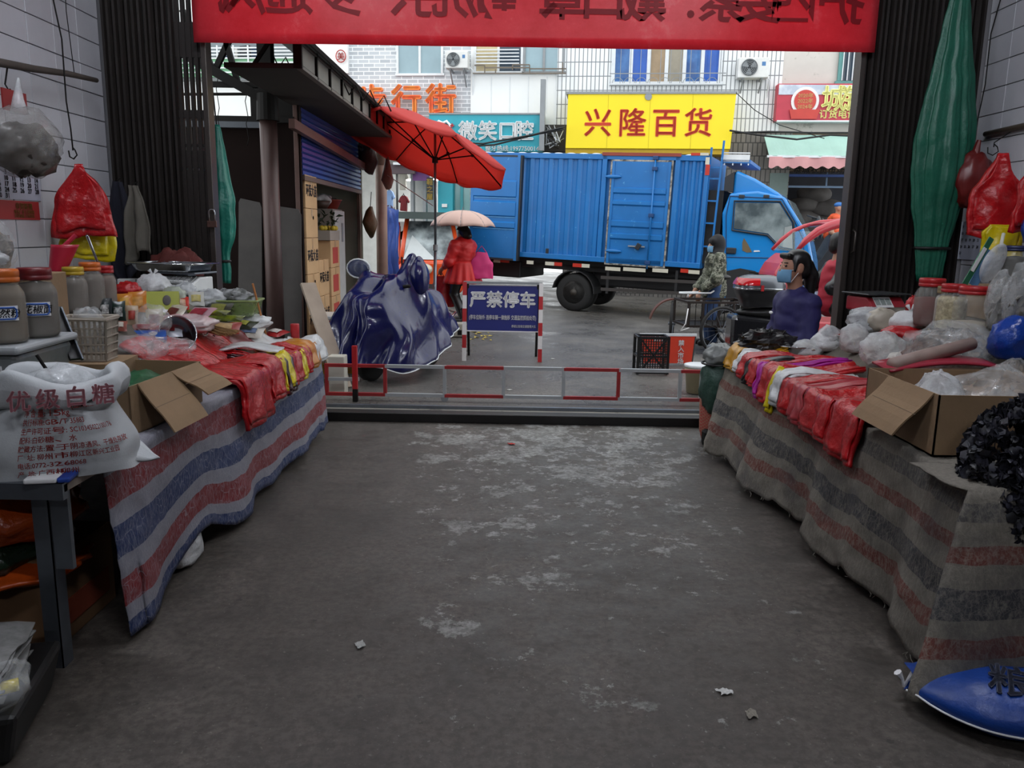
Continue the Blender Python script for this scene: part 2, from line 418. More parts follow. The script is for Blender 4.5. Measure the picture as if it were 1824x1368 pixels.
# ------------------------------------------------------------ folding steel gates, each slat a part
def folding_gate(label, x0, x1, n, edge, handle):
    t = thing('folding_gate', label, 'gate', (0, GY, 0), 0, 'folded steel gates of the market entrance')
    m = mat('gate_steel', '2A2522', .5, .4, .3, 4); mm = mat('gate_edge_steel', '4A4440', .4, .6, .2, 4)
    st = (x1 - x0) / n
    b = MB()                                # folded channel slat
    b.add([(-st * .46, -.02, 0), (-st * .2, -.045, 0), (st * .2, -.045, 0), (st * .46, -.02, 0), (st * .46, .03, 0), (-st * .46, .03, 0),
           (-st * .46, -.02, 3.7), (-st * .2, -.045, 3.7), (st * .2, -.045, 3.7), (st * .46, -.02, 3.7), (st * .46, .03, 3.7), (-st * .46, .03, 3.7)],
          [(0, 1, 7, 6), (1, 2, 8, 7), (2, 3, 9, 8), (3, 4, 10, 9), (4, 5, 11, 10), (5, 0, 6, 11), (5, 4, 3, 2, 1, 0), (6, 7, 8, 9, 10, 11)])
    s0 = outward(b.build('slat', m, t)); s0.location = (x0 + st * .5, 0, .05)
    nopen = 5 if handle == 'padlock' else 0
    for i in range(1, n - nopen):
        c = cp(s0, t, (x0 + st * (i + .5), random.uniform(-.012, .012), .05)); c.rotation_euler = (0, 0, random.uniform(-.1, .1))
    if nopen:                                # the last slats stand apart, daylight shows between them
        b = MB(); b.span((-st * .27, -.02, 0), (st * .27, .02, 3.7)); s1 = b.build('slat', m, t); s1.location = (x0 + st * (n - nopen + .5), 0, .05)
        for i in range(n - nopen + 1, n): cp(s1, t, (x0 + st * (i + .5), 0, .05))
        # rows of lattice links across the open slats, rounded where they meet the slats
        for z0, z1 in ((.1, .95), (1.06, 1.18), (1.24, 1.97), (1.99, 2.12), (2.15, 2.17), (2.36, 2.42), (2.8, 3.05)):
            b = MB(); b.span((x0 + st * (n - nopen), -.012, z0), (x0 + st * n, .012, z1)); b.build('lattice_link', m, t)
    b = MB(); e = x1 if edge > 0 else x0
    b.span((e - .02, -.06, .02), (e + .02, .06, 3.74)); b.build('edge_post', mm, t, bevel=.004)
    b = MB(); b.span((x0, -.05, 3.7), (x1, .05, 3.78)); b.build('top_rail', m, t)
    b = MB(); b.span((x0, -.05, .0), (x1, .05, .05)); b.build('bottom_rail', m, t)
    if handle == 'pull':
        b = MB(); z = px(1512, 430, GY).z
        b.tube([(x0 + .04, -.07, z - .09), (x0 + .045, -.11, z - .07), (x0 + .045, -.11, z + .07), (x0 + .04, -.07, z + .09)], .008, 8); b.build('handle', mm, t, smooth=True)
    return t
folding_gate('dark steel folding gate pushed open beside the calendar wall', XL + .02, -2.36, 17, 1, 'padlock')
folding_gate('dark steel folding gate pushed open behind the red scale', 2.59, XR - .03, 20, -1, 'pull')
p = px(378, 398, GY - .09)
t = thing('padlock', 'steel padlock with brown body hanging on the open gate edge', 'padlock', p)
b = MB(); b.span((-.038, -.012, -.03), (.038, .012, .02)); b.build('body', mat('padlock_brass', '6A5048', .35, .7), t, bevel=.004)
b = MB(); b.tube([(-.022, 0, .015), (-.022, 0, .085)] + [(.022 * math.cos(a), 0, .085 + .022 * math.sin(a)) for a in [math.pi - i * math.pi / 6 for i in range(1, 6)]] + [(.022, 0, .085), (.022, 0, .015)], .006, 8); b.build('shackle', m_chrome, t, smooth=True)

# ------------------------------------------------------------ red banner over the gate, seen from its back
t = thing('hanging_banner', 'wide red cloth banner with mirrored characters above the gate', 'banner', (0, GY - .12, 0))
def banner_mat():
    q = NT('banner_cloth'); co = q.coord(); q.set(Roughness=.32)
    tr = q.new('BsdfTranslucent'); mx = q.new('MixShader'); mx.inputs[0].default_value = .68
    n = q.noise(co, 2.2, 8, .75); c = q.ramp(n, [(.35, 'DE3A4A'), (.55, 'E84E5C'), (.75, 'F0929A')])
    q.link(c, q.b.inputs['Base Color']); q.link(c, tr.inputs[0]); q.link(q.b.outputs[0], mx.inputs[1]); q.link(tr.outputs[0], mx.inputs[2])
    q.link(mx.outputs[0], q.out.inputs[0]); q.bump(n, .3, .01); return q.m
bx0, bx1 = -2.4, 2.64
b = MB(); b.grid(lambda u, v: (bx0 + (bx1 - bx0) * u, .004 * math.sin(u * 23) * (1 - v), 2.884 + .012 * u + .62 * v), 90, 8); b.build('cloth', banner_mat(), t, smooth=True, solid=.003)
mk = NT('banner_print'); mk.set(Roughness=.5); mk.b.inputs['Base Color'].default_value = lin('8E1424'); _t = mk.new('BsdfTranslucent'); _t.inputs[0].default_value = lin('981C2C'); _m = mk.new('MixShader'); _m.inputs[0].default_value = .6; mk.link(mk.b.outputs[0], _m.inputs[1]); mk.link(_t.outputs[0], _m.inputs[2]); mk.link(_m.outputs[0], mk.out.inputs[0]); mk = mk.m
for ch, x in zip('护四要素:戴口罩、勤洗手、多通风、', (1496, 1412, 1350, 1285, 1230, 1145, 1074, 1001, 952, 880, 812, 745, 684, 604, 516, 432, 388)):
    X = px(x, 20, GY - .12).x; text(ch, .36, mk, t, (X, -.008, 3.256), (R(90), 0, R(180)), ext=0, off=.006)
b = MB(); b.cyl((bx0 - .05, 0, 3.52), (bx1 + .05, 0, 3.52), .012, 8); b.build('rope', m_dark, t)

# ============================================================ the street
def asphalt():
    t = NT('wet_asphalt'); co = t.coord(); n = t.noise(co, 1.0, 6, .6); f = t.noise(co, 48, 5, .85); g = t.noise(co, .35, 3, .5)
    c = t.ramp(n, [(.3, '5C5955'), (.55, '716D68'), (.75, '86817A')])
    c = t.mix(t.ramp(f, [(.38, .75), (.58, 0.0)]), c, '262423'); c = t.mix(t.ramp(f, [(.64, 0.0), (.72, .5)]), c, 'A8A6A2')
    t.link(c, t.b.inputs['Base Color'])
    t.link(t.ramp(n, [(.36, .2), (.48, .35), (.7, .6)]), t.b.inputs['Roughness']); t.bump(f, .9, .012); return t.m
b = MB(); b.grid(lambda u, v: ((lambda X, Y: (X, Y, zg(X, Y)))(-14 + 28 * u, 7.05 + 25 * v)), 56, 60)
struct(b.build('street', asphalt(), smooth=True), 'wet grey asphalt street outside the gate')
m_conc = mat('sill_concrete', '807C74', .55, 0, .3, 3, bump=.3, bs=30, spots=('4A4640', 5, .58))
b = MB(); b.span((-6, 6.42, -.2), (6, 7.1, -.012)); struct(b.build('gate_sill', m_conc, bevel=.01), 'worn concrete sill between gate and street')
t = struct(thing('threshold_rail', 'black steel channel threshold across the market entrance', 'rail', (0, 0, 0))); del t['category']
for n_, (y0, y1, h) in enumerate(((6.36, 6.44, .075), (6.5, 6.56, .06))):
    b = MB(); b.span((-2.4, y0, 0), (2.62, y1, h)); b.build('channel', mat('threshold_steel', '1E1C1B', .5, .4, .4, 5), t, bevel=.006)
b = MB(); b.span((-2.4, 6.44, -.01), (2.62, 6.5, .012)); b.build('channel_bed', m_dark, t)
b = MB(); b.bar((-2.0, 6.95, .0), (2.6, 6.95, .0), .04, .03); tag(b.build('guide_rail', m_steel), None, None); struct(bpy.data.objects['guide_rail'], 'thin steel guide rail of the low barrier')
# ============================================================ buildings across the street
FO = Vector((0, 21.65, 0)); FA = R(-6.5)
FMx = Matrix.Translation(FO) @ Matrix.Rotation(FA, 4, 'Z'); FI = FMx.inverted()
def fp(x, y, dep=0.0):                       # facade coordinates (along, up) of a point seen there
    a = FI @ C0; d = FI.to_3x3() @ ray(x, y); q = a + d * ((dep - a.y) / d.y); return q.x, q.z
def frect(b, x0, y0, x1, y1, d0, d1, m=0):
    (a0, z1), (a1, z0) = fp(x0, y0, d0), fp(x1, y1, d0); b.span((a0, d0, z0), (a1, d1, z1), m); return (a0 + a1) / 2, (z0 + z1) / 2, a1 - a0, z1 - z0
def fthing(name, label, cat, group=None): return thing(name, label, cat, M=FMx.copy(), group=group)
def brick_mat(name, c1, c2, mortar, w_, h_, off=.5, ms=.008, rough=.6):
    t = NT(name); co = t.coord(); sp = t.new('SeparateXYZ'); t.link(co, sp.inputs[0]); cb = t.new('CombineXYZ')
    t.link(sp.outputs[0], cb.inputs[0]); t.link(sp.outputs[2], cb.inputs[1])
    n = t.new('TexBrick'); t.link(cb.outputs[0], n.inputs[0]); n.offset = off
    for k, v in (('Color1', lin(c1)), ('Color2', lin(c2)), ('Mortar', lin(mortar))): n.inputs[k].default_value = v
    n.inputs['Scale'].default_value = 1; n.inputs['Brick Width'].default_value = w_; n.inputs['Row Height'].default_value = h_; n.inputs['Mortar Size'].default_value = ms
    n.inputs['Bias'].default_value = -.2
    t.link(n.outputs[0], t.b.inputs['Base Color']); t.set(Roughness=rough); return t.m
m_wwhite = mat('white_render', 'E6E8E6', .7, 0, .08, 1.2); m_wpanel = mat('white_panels', 'EAECEA', .5, 0, .06, .8)
m_frame = mat('grey_window_frame', '8A8E90', .5); m_wframe = mat('white_window_frame', 'DCE0E2', .5)
m_pane = mat('pale_window_glass', '8FA8B0', .12, 0, .15, 1.5); m_bpane = mat('blue_window_glass', '1E4C86', .12, 0, .3, 2.5, c2='3B6EA8')
m_dpane = mat('dark_window_glass', '3A4A58', .1, 0, .3, 2); m_rail = mat('bronze_railing', '6E6458', .5, .4)
def window(parent, x0, y0, x1, y1, panes, mp, mf, fw=.06, dep=0.0):
    """an openable window: frame part, each pane a sub-part"""
    (a0, z1), (a1, z0) = fp(x0, y0), fp(x1, y1); b = MB()
    b.span((a0 - fw, dep - .06, z0 - fw), (a1 + fw, dep + .02, z0)); b.span((a0 - fw, dep - .06, z1), (a1 + fw, dep + .02, z1 + fw))
    n = len(panes); w_ = (a1 - a0) / n
    for i in range(n + 1): b.span((a0 + i * w_ - fw / 2, dep - .06, z0), (a0 + i * w_ + fw / 2, dep + .02, z1))
    f = b.build('window_frame', mf, parent, bevel=.006)
    for i, q in enumerate(panes):
        b = MB(); b.span((a0 + i * w_ + fw / 2, dep - .02, z0), (a0 + (i + 1) * w_ - fw / 2, dep, z1)); b.build('pane', q or mp, f)
    return f
def air_con(label, x0, y0, x1, y1, dep=-.5):
    t = fthing('air_conditioner', label, 'air conditioner', 'outdoor air conditioner units on the facades')
    (a0, z1), (a1, z0) = fp(x0, y0, dep), fp(x1, y1, dep); W = a1 - a0; H = z1 - z0
    b = MB(); b.span((a0, dep, z0), (a1, dep + .34, z1)); b.build('casing', mat('aircon_casing', 'DADAD6', .45), t, bevel=.02)
    c = (a0 + W * .36, dep - .012, (z0 + z1) / 2); r = H * .42; b = MB()
    b.lathe([(r, 0), (r, .02), (r * .96, .03), (r * .94, .0)], 28, c, (R(90), 0, 0)); g = b.build('fan_ring', m_frame, t, smooth=True)
    b = MB(); b.lathe([(.001, .002), (r * .94, .002)], 28, c, (R(90), 0, 0)); b.build('fan_recess', mat('fan_recess_grey', '5A5E60', .6), t)
    b = MB()
    for i in range(3):
        a = i * 2.09; b.grid(lambda u, v, a=a: (c[0] + r * (.15 + .75 * u) * math.cos(a + v * .9), c[1] - .005 - .012 * v, c[2] + r * (.15 + .75 * u) * math.sin(a + v * .9)), 4, 4)
    b.build('fan_blades', mat('fan_blade', '83888A', .5), g, solid=.004)
    b = MB()
    for q in (.3, .5, .7, .88): b.tube([(c[0] + r * q * math.cos(j * .4488), c[1] - .02, c[2] + r * q * math.sin(j * .4488)) for j in range(14)], .006, 5, True)
    b.build('fan_guard', m_frame, g)
    b = MB(); b.span((a1 - W * .24, dep - .004, z1 - H * .42), (a1 - W * .12, dep, z1 - H * .22)); b.build('energy_label', mat('aircon_label', '4A78A8', .6), t)
    for s in (.2, .8):
        b = MB(); X = a0 + W * s; b.bar((X, dep + .05, z0 - .02), (X, .02, z0 - .02), .04); b.bar((X, dep + .05, z0 - .02), (X, .02, z0 - .38), .03); b.build('bracket', m_frame, t)
    b = MB(); b.tube([(a1 - .05, dep + .3, z0 + .1), (a1 + .08, dep + .3, z0), (a1 + .06, -.03, z0 - .6), (a1 + .05, -.03, z0 - 1.2)], .02, 6); b.build('pipe', m_wframe, t)

# --- left: white block with green railing, far behind the stalls
t = fthing('apartment_building', 'white rendered block with green railing left of the brick facade', 'building')
b = MB(); frect(b, 150, -400, 545, 560, 0.4, 6); b.build('wall', m_wwhite, t)
b = MB(); frect(b, 150, 138, 545, 142, .2, .4); b.build('ledge', m_frame, t)
b = MB(); frect(b, 250, 40, 545, 103, .36, .42); b.build('dark_loggia', mat('loggia_shade', '7C8488', .8), t)
b = MB(); frect(b, 250, 104, 545, 136, .1, .2); b.build('green_parapet', mat('green_parapet_sheet', '7CB48A', .5, 0, .15, 2), t)
for y in (86, 92, 98, 104, 112, 121, 129):
    b = MB(); (a0, z), (a1, _) = fp(250, y), fp(545, y); b.bar((a0, .05, z), (a1, .05, z), .035); b.build('railing_bar', m_wframe, t)
for x in (385, 414, 440, 468):
    b = MB(); (a, z1), (_, z0) = fp(x, 80), fp(x, 136); b.bar((a, .04, z0), (a, .04, z1), .035); b.build('railing_post', m_wframe, t)
for x, q in ((395, '3A4A6A'), (405, 'D0CCC8'), (450, '24344E'), (428, '3E3E44')):
    b = MB(); (a, z), _ = fp(x, 96), 0; b.box((a, .3, z), (.28, .06, .5)); b.rough(.05, 3, x); b.build('laundry', mat('laundry_' + q, q, .9), t)
# --- grey brick building
t = fthing('brick_building', 'pale grey brick building above the orange lettering', 'building')
m_gb = brick_mat('grey_brick', 'A9AFB4', 'C4C9CC', 'E4E8EA', .29, .1, .5, .011)
b = MB(); frect(b, 548, -500, 843, 262, 0, 5); b.build('wall', m_gb, t)
b = MB(); frect(b, 552, -20, 620, 130, -.12, 0); b.build('bay', m_wpanel, t)
window(t, 566, -10, 616, 126, [None, None], mat('frosted_glass', 'B8C0C4', .3), m_frame)
c_ = fp(607, 100, -.2); b = MB(); b.tube([(c_[0] + .13 * math.cos(i * .3927), -.2, c_[1] + .15 * math.sin(i * .3927)) for i in range(16)], .014, 6, True); b.build('seal_ring', m_inkred, t)
text('美', .2, m_inkred, t, (c_[0], -.2, c_[1]), bold=.02)
window(t, 708, 30, 788, 131, [None, None], m_pane, m_wframe)
# orange street letters on the brick
t = fthing('lettering_sign', 'big orange characters mounted on the grey brick wall', 'sign')
mo = mat('orange_letter', 'F0541C', .35, 0, .2, 3, c2='F58A28')
for ch, x, y in (('恭', 540, 160), ('城', 600, 186), ('步', 661, 178), ('行', 723, 178), ('街', 785, 177)):
    a, z = fp(x, y, -.3)
    o = text(ch, .82, mo, t, (a, -.25, z), ext=.06, bold=.03)
air_con('air conditioner unit on the grey brick wall by the blinds', 793, 91, 833, 121)
# --- white panel building with the teal sign
t = fthing('panel_building', 'white panelled building behind the teal dental sign', 'building')
b = MB(); frect(b, 843, -500, 1009, 420, -.05, 5); b.build('wall', m_wpanel, t)
for x in (876, 909, 942, 975):
    b = MB(); (a, z1), (_, z0) = fp(x, 137), fp(x, 203); b.span((a - .008, -.06, z0), (a + .008, -.048, z1)); b.build('panel_joint', m_wframe, t)
window(t, 848, 40, 930, 128, [mat('curtain_glass', 'C8B890', .3, 0, .3, 3), m_dpane], m_pane, m_wframe, dep=-.06)
window(t, 936, 40, 1004, 128, [None, None], m_pane, m_frame, dep=-.06)
for y in (92, 98, 104, 110, 116):
    b = MB(); (a0, z), (a1, _) = fp(848, y), fp(926, y); b.bar((a0, -.2, z), (a1, -.2, z), .025); b.build('window_bar', m_wframe, t)
for x0, y0, x1, y1 in ((845, 134, 1009, 134), (848, 120, 866, 120), (866, 120, 866, 133), (915, 119, 945, 119), (945, 119, 945, 133), (885, 127, 885, 134), (1003, 115, 1003, 134), (915, 119, 915, 128), (866, 124, 945, 124), (945, 126, 1009, 126)):
    b = MB(); (a0, z0), (a1, z1) = fp(x0, y0), fp(x1, y1); b.bar((a0, -.25, z0), (a1, -.25, z1), .028); b.build('railing_bar', m_rail, t)
t = fthing('shop_sign', 'teal sign board with white characters and a phone number', 'sign')
m_teal = mat('teal_board', '1C98A8', .4, 0, .06)
b = MB(); x_, z_, w_, h_ = frect(b, 764, 203, 966, 270, -.55, -.1); b.build('board', m_teal, t, bevel=.01)
b = MB(); frect(b, 763, 201, 967, 204, -.58, -.1); b.build('top_edge', m_frame, t)
mw = mat('white_letter', 'ECEEEE', .4, var=0)
for ch, x in zip('微笑口腔', (834, 869, 904, 934)):
    a, z = fp(x, 233, -.55); text(ch, .5, mw, t, (a, -.58, z), ext=.03, bold=.03)
a, z = fp(789, 227, -.55); b = MB(); b.tube([(a - .14, -.58, z - .1), (a - .2, -.58, z + .06), (a - .1, -.58, z + .15), (a, -.58, z + .1), (a + .1, -.58, z + .15), (a + .2, -.58, z + .05), (a + .12, -.58, z - .12)], .035, 6); b.build('tooth_emblem', mw, t)
a, z = fp(806, 224, -.55); b = MB(); b.span((a - .05, -.62, z - .015), (a + .05, -.59, z + .015)); b.span((a - .015, -.62, z - .05), (a + .015, -.59, z + .05)); b.build('red_cross', m_red, t)
a, z = fp(888, 264, -.55); text('种牙  矫正  整牙热线:19977500149', .15, mw, t, (a, -.56, z), ext=.005, bold=.02)
b = MB(); frect(b, 963, 141, 969, 268, -.7, -.55); tag(b.build('sign_post', m_frame), 'thin grey upright blade post beside the teal sign', 'post'); bpy.data.objects['sign_post'].matrix_world = FMx
# shops under the teal sign
t = fthing('dental_shop', 'teal shop front with glass door left of the truck', 'shop front')
b = MB(); frect(b, 780, 270, 806, 460, -.25, .3); b.build('pillar', m_teal, t)
b = MB(); frect(b, 806, 272, 1009, 290, -.2, .1); b.build('lintel', mat('cream_lintel', 'B0A894', .6), t)
b = MB(); frect(b, 806, 290, 845, 480, -.05, .0); dr = b.build('glass_door', mat('door_glass', '7FA8A8', .1, 0, .2, 1.5), t)
b = MB(); frect(b, 820, 290, 824, 480, -.1, -.05); frect(b, 806, 288, 809, 480, -.1, -.05); frect(b, 843, 288, 848, 480, -.1, -.05); b.build('door_frame', mat('teal_frame', '2A8890', .4), dr)
b = MB(); frect(b, 817, 320, 829, 324, -.12, -.1); b.build('sticker', m_white, dr)
b = MB(); frect(b, 787, 363, 796, 369, -.3, -.25); b.build('switch_box', m_white, t)
# clothes shop
t = fthing('clothes_shop', 'bright open clothes shop behind the market umbrella', 'shop front')
m_shopw = mat('shop_white', 'E8E8E4', .7)
b = MB(); frect(b, 560, 290, 780, 520, 3.0, 3.1); b.build('back_wall', m_shopw, t)
b = MB(); frect(b, 548, 255, 780, 300, -.05, .3); b.build('lintel', mat('shop_lintel', '6A6864', .7), t)
b = MB(); frect(b, 700, 289, 778, 294, -.9, -.1); b.build('awning_bar', m_wframe, t)
b = MB(); frect(b, 686, 292, 738, 311, -.8, -.7); b.rough(.04, 3); b.build('awning_cloth', mat('awning_brown', '54484C', .8), t)
b = MB(); frect(b, 735, 296, 765, 322, -.6, -.57); pb = b.build('banner_purple', mat('purple_banner', '6A3A78', .6, 0, .4, 4), t)
b = MB(); frect(b, 760, 316, 771, 356, -.6, -.55); b.build('vertical_board', mat('dark_board', '2A262A', .6), t)
for i, ch in enumerate('鞋之屋'):
    a, z = fp(765.5, 324 + i * 13, -.6); text(ch, .17, mat('gold_letter', 'B89A40', .5), t, (a, -.61, z), bold=.02)
for x in (705, 731, 753):
    b = MB(); frect(b, x, 300, x + (2 if x == 705 else 6), 450, -.1, .1); b.build('shop_post', m_dark if x == 705 else m_frame, t)
b = MB(); frect(b, 736, 320, 776, 480, .3, .4); b.build('side_panel', m_shopw, t)
b = MB(); b.span((fp(660, 300)[0] - 4, -.1, -.1), (fp(780, 300)[0], 3, .12)); b.build('shop_floor', mat('shop_floor', 'B0B0A8', .3), t)
b = MB(); b.span((fp(690, 300)[0], 1.0, 2.9), (fp(690, 300)[0] + 1.2, 1.15, 2.94)); b.build('added_glow_panel', emis('shop_fill_glow', 'FFFFFF', 45), t)  # unseen glowing panel, added only to brighten the shop interior
for x, y, w_, h_, q in ((683, 330, 14, 22, 'B0C4DC'), (694, 355, 14, 30, '86A4D0'), (718, 320, 16, 34, 'C8C4B8'), (719, 362, 15, 26, '7A2A30'), (694, 378, 14, 24, '4A3A48'), (703, 388, 10, 28, '8A3034'), (710, 312, 10, 26, 'D8D4CC'), (686, 395, 10, 24, '3A4C70')):
    s_ = fthing('shirt', '%s shirt hanging in the clothes shop' % {'B0C4DC': 'pale blue', '86A4D0': 'sky blue', 'C8C4B8': 'beige', '7A2A30': 'dark red', '4A3A48': 'plum grey', '8A3034': 'brick red', 'D8D4CC': 'off white', '3A4C70': 'navy'}[q], 'shirt', 'clothes on show in the shop')
    a, z = fp(x, y, .5); k = .0155; W = w_ * k / 2; H = h_ * k / 2
    b = MB(); b.prism([(-W * .3, H), (W * .3, H), (W * .7, H * .85), (W * 1.25, H * .2), (W * .9, 0), (W * .65, H * .35), (W * .7, -H), (-W * .7, -H), (-W * .65, H * .35), (-W * .9, 0), (-W * 1.25, H * .2), (-W * .7, H * .85)], .45, .56, lambda p, q_, d: (a + p, d, z + q_))
    b.rough(.03, 4, x); b.build('garment', mat('shirt_' + q, q, .9), s_)
    b = MB(); b.tube([(a - W * .5, .5, z + H * .9), (a, .5, z + H * 1.15), (a + W * .5, .5, z + H * .9)], .012, 5); b.tube([(a, .5, z + H * 1.15), (a, .5, z + H * 1.35)], .01, 5); b.build('hanger', m_dark, s_)
t = fthing('shop_sign', 'low red sign board with yellow characters behind the umbrella pole', 'sign')
b = MB(); frect(b, 690, 258, 772, 284, -.95, -.85); b.build('board', mat('red_board', 'A02A30', .6), t)
for s_, y in (('修身护肤  大宝洗面', 265), ('毛线  鞋底  手工', 277)):
    a, z = fp(738, y, -.95); text(s_, .14, mat('gold_letter', 'B89A40'), t, (a, -.96, z), bold=.02)
# --- white tile building with the yellow sign
t = fthing('tiled_building', 'white tiled building with blue windows above the yellow sign', 'building')
m_wt = brick_mat('white_long_tiles', 'E6E8E8', 'DADDDE', '7A7E80', .105, .34, 0, .012, .35)
b = MB(); frect(b, 1009, -500, 1386, 236, -.1, 5); b.build('wall', m_wt, t)
b = MB(); frect(b, 1009, 236, 1386, 560, -.08, 5); b.build('ground_floor', brick_mat('grey_long_tiles', '6A6662', '7A756F', '3C3A38', .12, .32, .5, .014), t)
wf = window(t, 1096, 30, 1280, 147, [m_bpane, mat('blue_deep_glass', '1A5AB8', .15, 0, .3, 2), mat('lit_curtain', 'A89070', .4, 0, .3, 3), mat('tan_curtain', '98907E', .4, 0, .3, 3), m_bpane, mat('blue_deep_glass', '1A5AB8')], m_bpane, m_wframe, .09, -.12)
for i in range(12):
    b = MB(); (a, z1), (_, z0) = fp(1090 + i * 17.5, 60), fp(1090, 155); b.bar((a, -.5, z0), (a, -.5, z1), .014); b.build('grille_bar', m_frame, t)
for y in (138, 158):
    b = MB(); (a0, z), (a1, _) = fp(1086, y), fp(1288, y); b.bar((a0, -.5, z), (a1, -.5, z), .02); b.build('grille_bar', m_frame, t)
for i in range(9):
    b = MB(); a, z = fp(1100 + i * 21, 148, -.5); b.tube([(a + .13 * math.cos(j * .5236), -.5, z + .13 * math.sin(j * .5236)) for j in range(7)], .008, 5); b.build('grille_scroll', m_frame, t)
air_con('air conditioner unit on the white tiles right of the yellow sign', 1316, 102, 1369, 138)
t = fthing('shop_sign', 'bright yellow sign board with four large red characters', 'sign')
a0, z1 = fp(1010, 167, -.9); a1, _ = fp(1312, 163, -.9); _, z0 = fp(1006, 264, -.9)
b = MB(); b.prism([(a0, z0), (a1 - .06, z0), (a1, z1), (a0 + .03, z1)], -.9, -.15, lambda p, q, d: (p, d, q)); b.build('board', mat('yellow_board', 'F2D808', .5, 0, .05, 1), t, bevel=.01)
for f in (.25, .5, .75):
    b = MB(); a = a0 + (a1 - a0) * f; b.span((a - .004, -.906, z0), (a + .004, -.9, z1)); b.build('seam', mat('yellow_seam', 'C8B408', .6), t)
b = MB(); b.span((a0 - .02, -.93, z1 - .01), (a1 + .02, -.15, z1 + .05)); b.build('top_edge', m_frame, t)
b = MB(); b.span((a0, -.85, z0 - .12), (a1 - .08, -.2, z0)); b.build('lower_box', mat('ochre_box', 'B8960C', .6), t)
b = MB(); a, z = fp(1155, 172, -.92); b.lathe([(.001, .0), (.085, 0), (.085, .01)], 16, (a, -.915, z), (R(90), 0, 0)); b.build('round_patch', m_frame, t)
mr = mat('sign_red', 'D84020', .5, var=.05)
for ch, x in zip('兴隆百货', (1065, 1126, 1186, 1244)):
    a, z = fp(x, 218, -.9); text(ch, .7, mr, t, (a, -.905, z), ext=.012, bold=.022)
# --- right building: cream wall, red sign, awning and dark shop
t = fthing('corner_building', 'cream rendered building with a green window at the right', 'building')
b = MB(); frect(b, 1386, -500, 1780, 236, -.06, 5); b.build('wall', mat('cream_render', 'CFCAC2', .8, 0, .2, .9, spots=('A8A49C', 2, .6)), t)
window(t, 1500, 60, 1560, 146, [m_dpane, m_dpane], m_dpane, mat('green_frame', '5C9490', .6), .1, -.1)
for x in (1503, 1512, 1521, 1530):
    b = MB(); (a, z1), (_, z0) = fp(x, 60), fp(x, 146); b.bar((a, -.2, z0), (a, -.2, z1), .02); b.build('window_bar', m_wframe, t)
b = MB(); frect(b, 1372, 236, 1780, 308, -.02, .3); b.build('lintel', mat('ochre_lintel', '6E5A48', .7), t)
b = MB(); frect(b, 1372, 308, 1388, 520, -.1, .4); b.build('pillar', mat('grey_green_pillar', '70807C', .7), t)
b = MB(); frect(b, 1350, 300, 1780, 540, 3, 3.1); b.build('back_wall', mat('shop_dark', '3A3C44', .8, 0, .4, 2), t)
b = MB(); frect(b, 1388, 310, 1780, 318, -.05, .1); b.build('shutter_box', mat('blue_shutter_box', '24407A', .6), t)
b = MB(); (a0, z), (a1, _) = fp(1395, 331), fp(1560, 331); b.bar((a0, .3, z), (a1, .3, z), .05); b.bar(((a0 + a1) / 2, .3, z), ((a0 + a1) / 2, .3, z + .5), .04); b.build('hanging_bar', mat('blue_grey_bar', '6A84A0', .5), t)
a, z = fp(1462, 302, -.05); text('地址: 恭城农贸市场   手机', .21, m_ink, t, (a, -.04, z), bold=.02)
for i, (x, y, s_) in enumerate(((1425, 390, 1.0), (1455, 400, 1.1), (1435, 365, .8), (1470, 372, .9), (1450, 348, .8))):
    b = MB(); a, z = fp(x, y, 2.2); b.ell((a, 2.2, z), (.6 * s_, .4, .3 * s_)); b.rough(.08, 3, i)
    o = b.build('sack', mat('grey_sack', '5A5654', .8, 0, .3, 4), None, True); o.matrix_world = FMx
    tag(o, ['grey sack low in the dark shop behind the truck cab', 'large grey sack in the dark shop beside the others', 'grey sack on the second layer of the dark shop', 'grey sack at the right of the dark shop heap', 'topmost grey sack of the heap in the dark shop'][i], 'sack', 'sacks in the dark shop')
t = fthing('shop_sign', 'red and white printed sign board with yellow characters at right', 'sign')
b = MB(); frect(b, 1386, 149, 1560, 216, -.4, -.1); b.build('board', mat('crimson_board', 'B83244', .45, 0, .1), t, bevel=.01)
b = MB(); frect(b, 1388, 151, 1560, 168, -.412, -.4); b.rough(.03, 2, 3, zmul=1); b.build('pale_stripe', mat('sign_pale', 'AEB6C4', .5, 0, .25, 3, c2='E0E4EA'), t)
b = MB(); frect(b, 1384, 214, 1560, 217, -.43, -.1); b.build('lower_edge', m_wframe, t)
a, z = fp(1434, 180, -.42); b = MB(); b.lathe([(.001, 0), (.33, 0), (.33, .01)], 28, (a, -.415, z), (R(90), 0, 0)); b.build('seal_disc', mat('sign_white', 'E4E0DE', .5), t)
b = MB(); b.lathe([(.001, 0), (.26, 0), (.26, .01)], 28, (a, -.43, z), (R(90), 0, 0)); b.build('seal_core', mat('seal_red', 'C03A30', .5), t)
for i, s_ in enumerate(('2020年', '2022年', '2024年')): text(s_, .12, mat('seal_gold', 'E8B878', .5), t, (a, -.445, z + .13 - i * .13), bold=.02)
b = MB(); b.prism([(-.36, -.2), (.36, -.2), (.3, -.42), (-.3, -.42)], -.45, -.44, lambda p, q, d: (a + p, d, z + q)); b.build('seal_ribbon', mat('seal_red', 'C03A30'), t)
my_ = mat('pale_yellow_letter', 'F0EC90', .5, var=0)
for ch, x in (('城', 1486), ('镇', 1526)):
    a, z = fp(x, 175, -.42); text(ch, .62, my_, t, (a, -.43, z), ext=.02, bold=.03)
a, z = fp(1494, 203, -.42); text('订货电话:', .22, my_, t, (a, -.42, z), bold=.025)
t = fthing('shop_awning', 'pale green awning with pink valance under the power cables', 'awning')
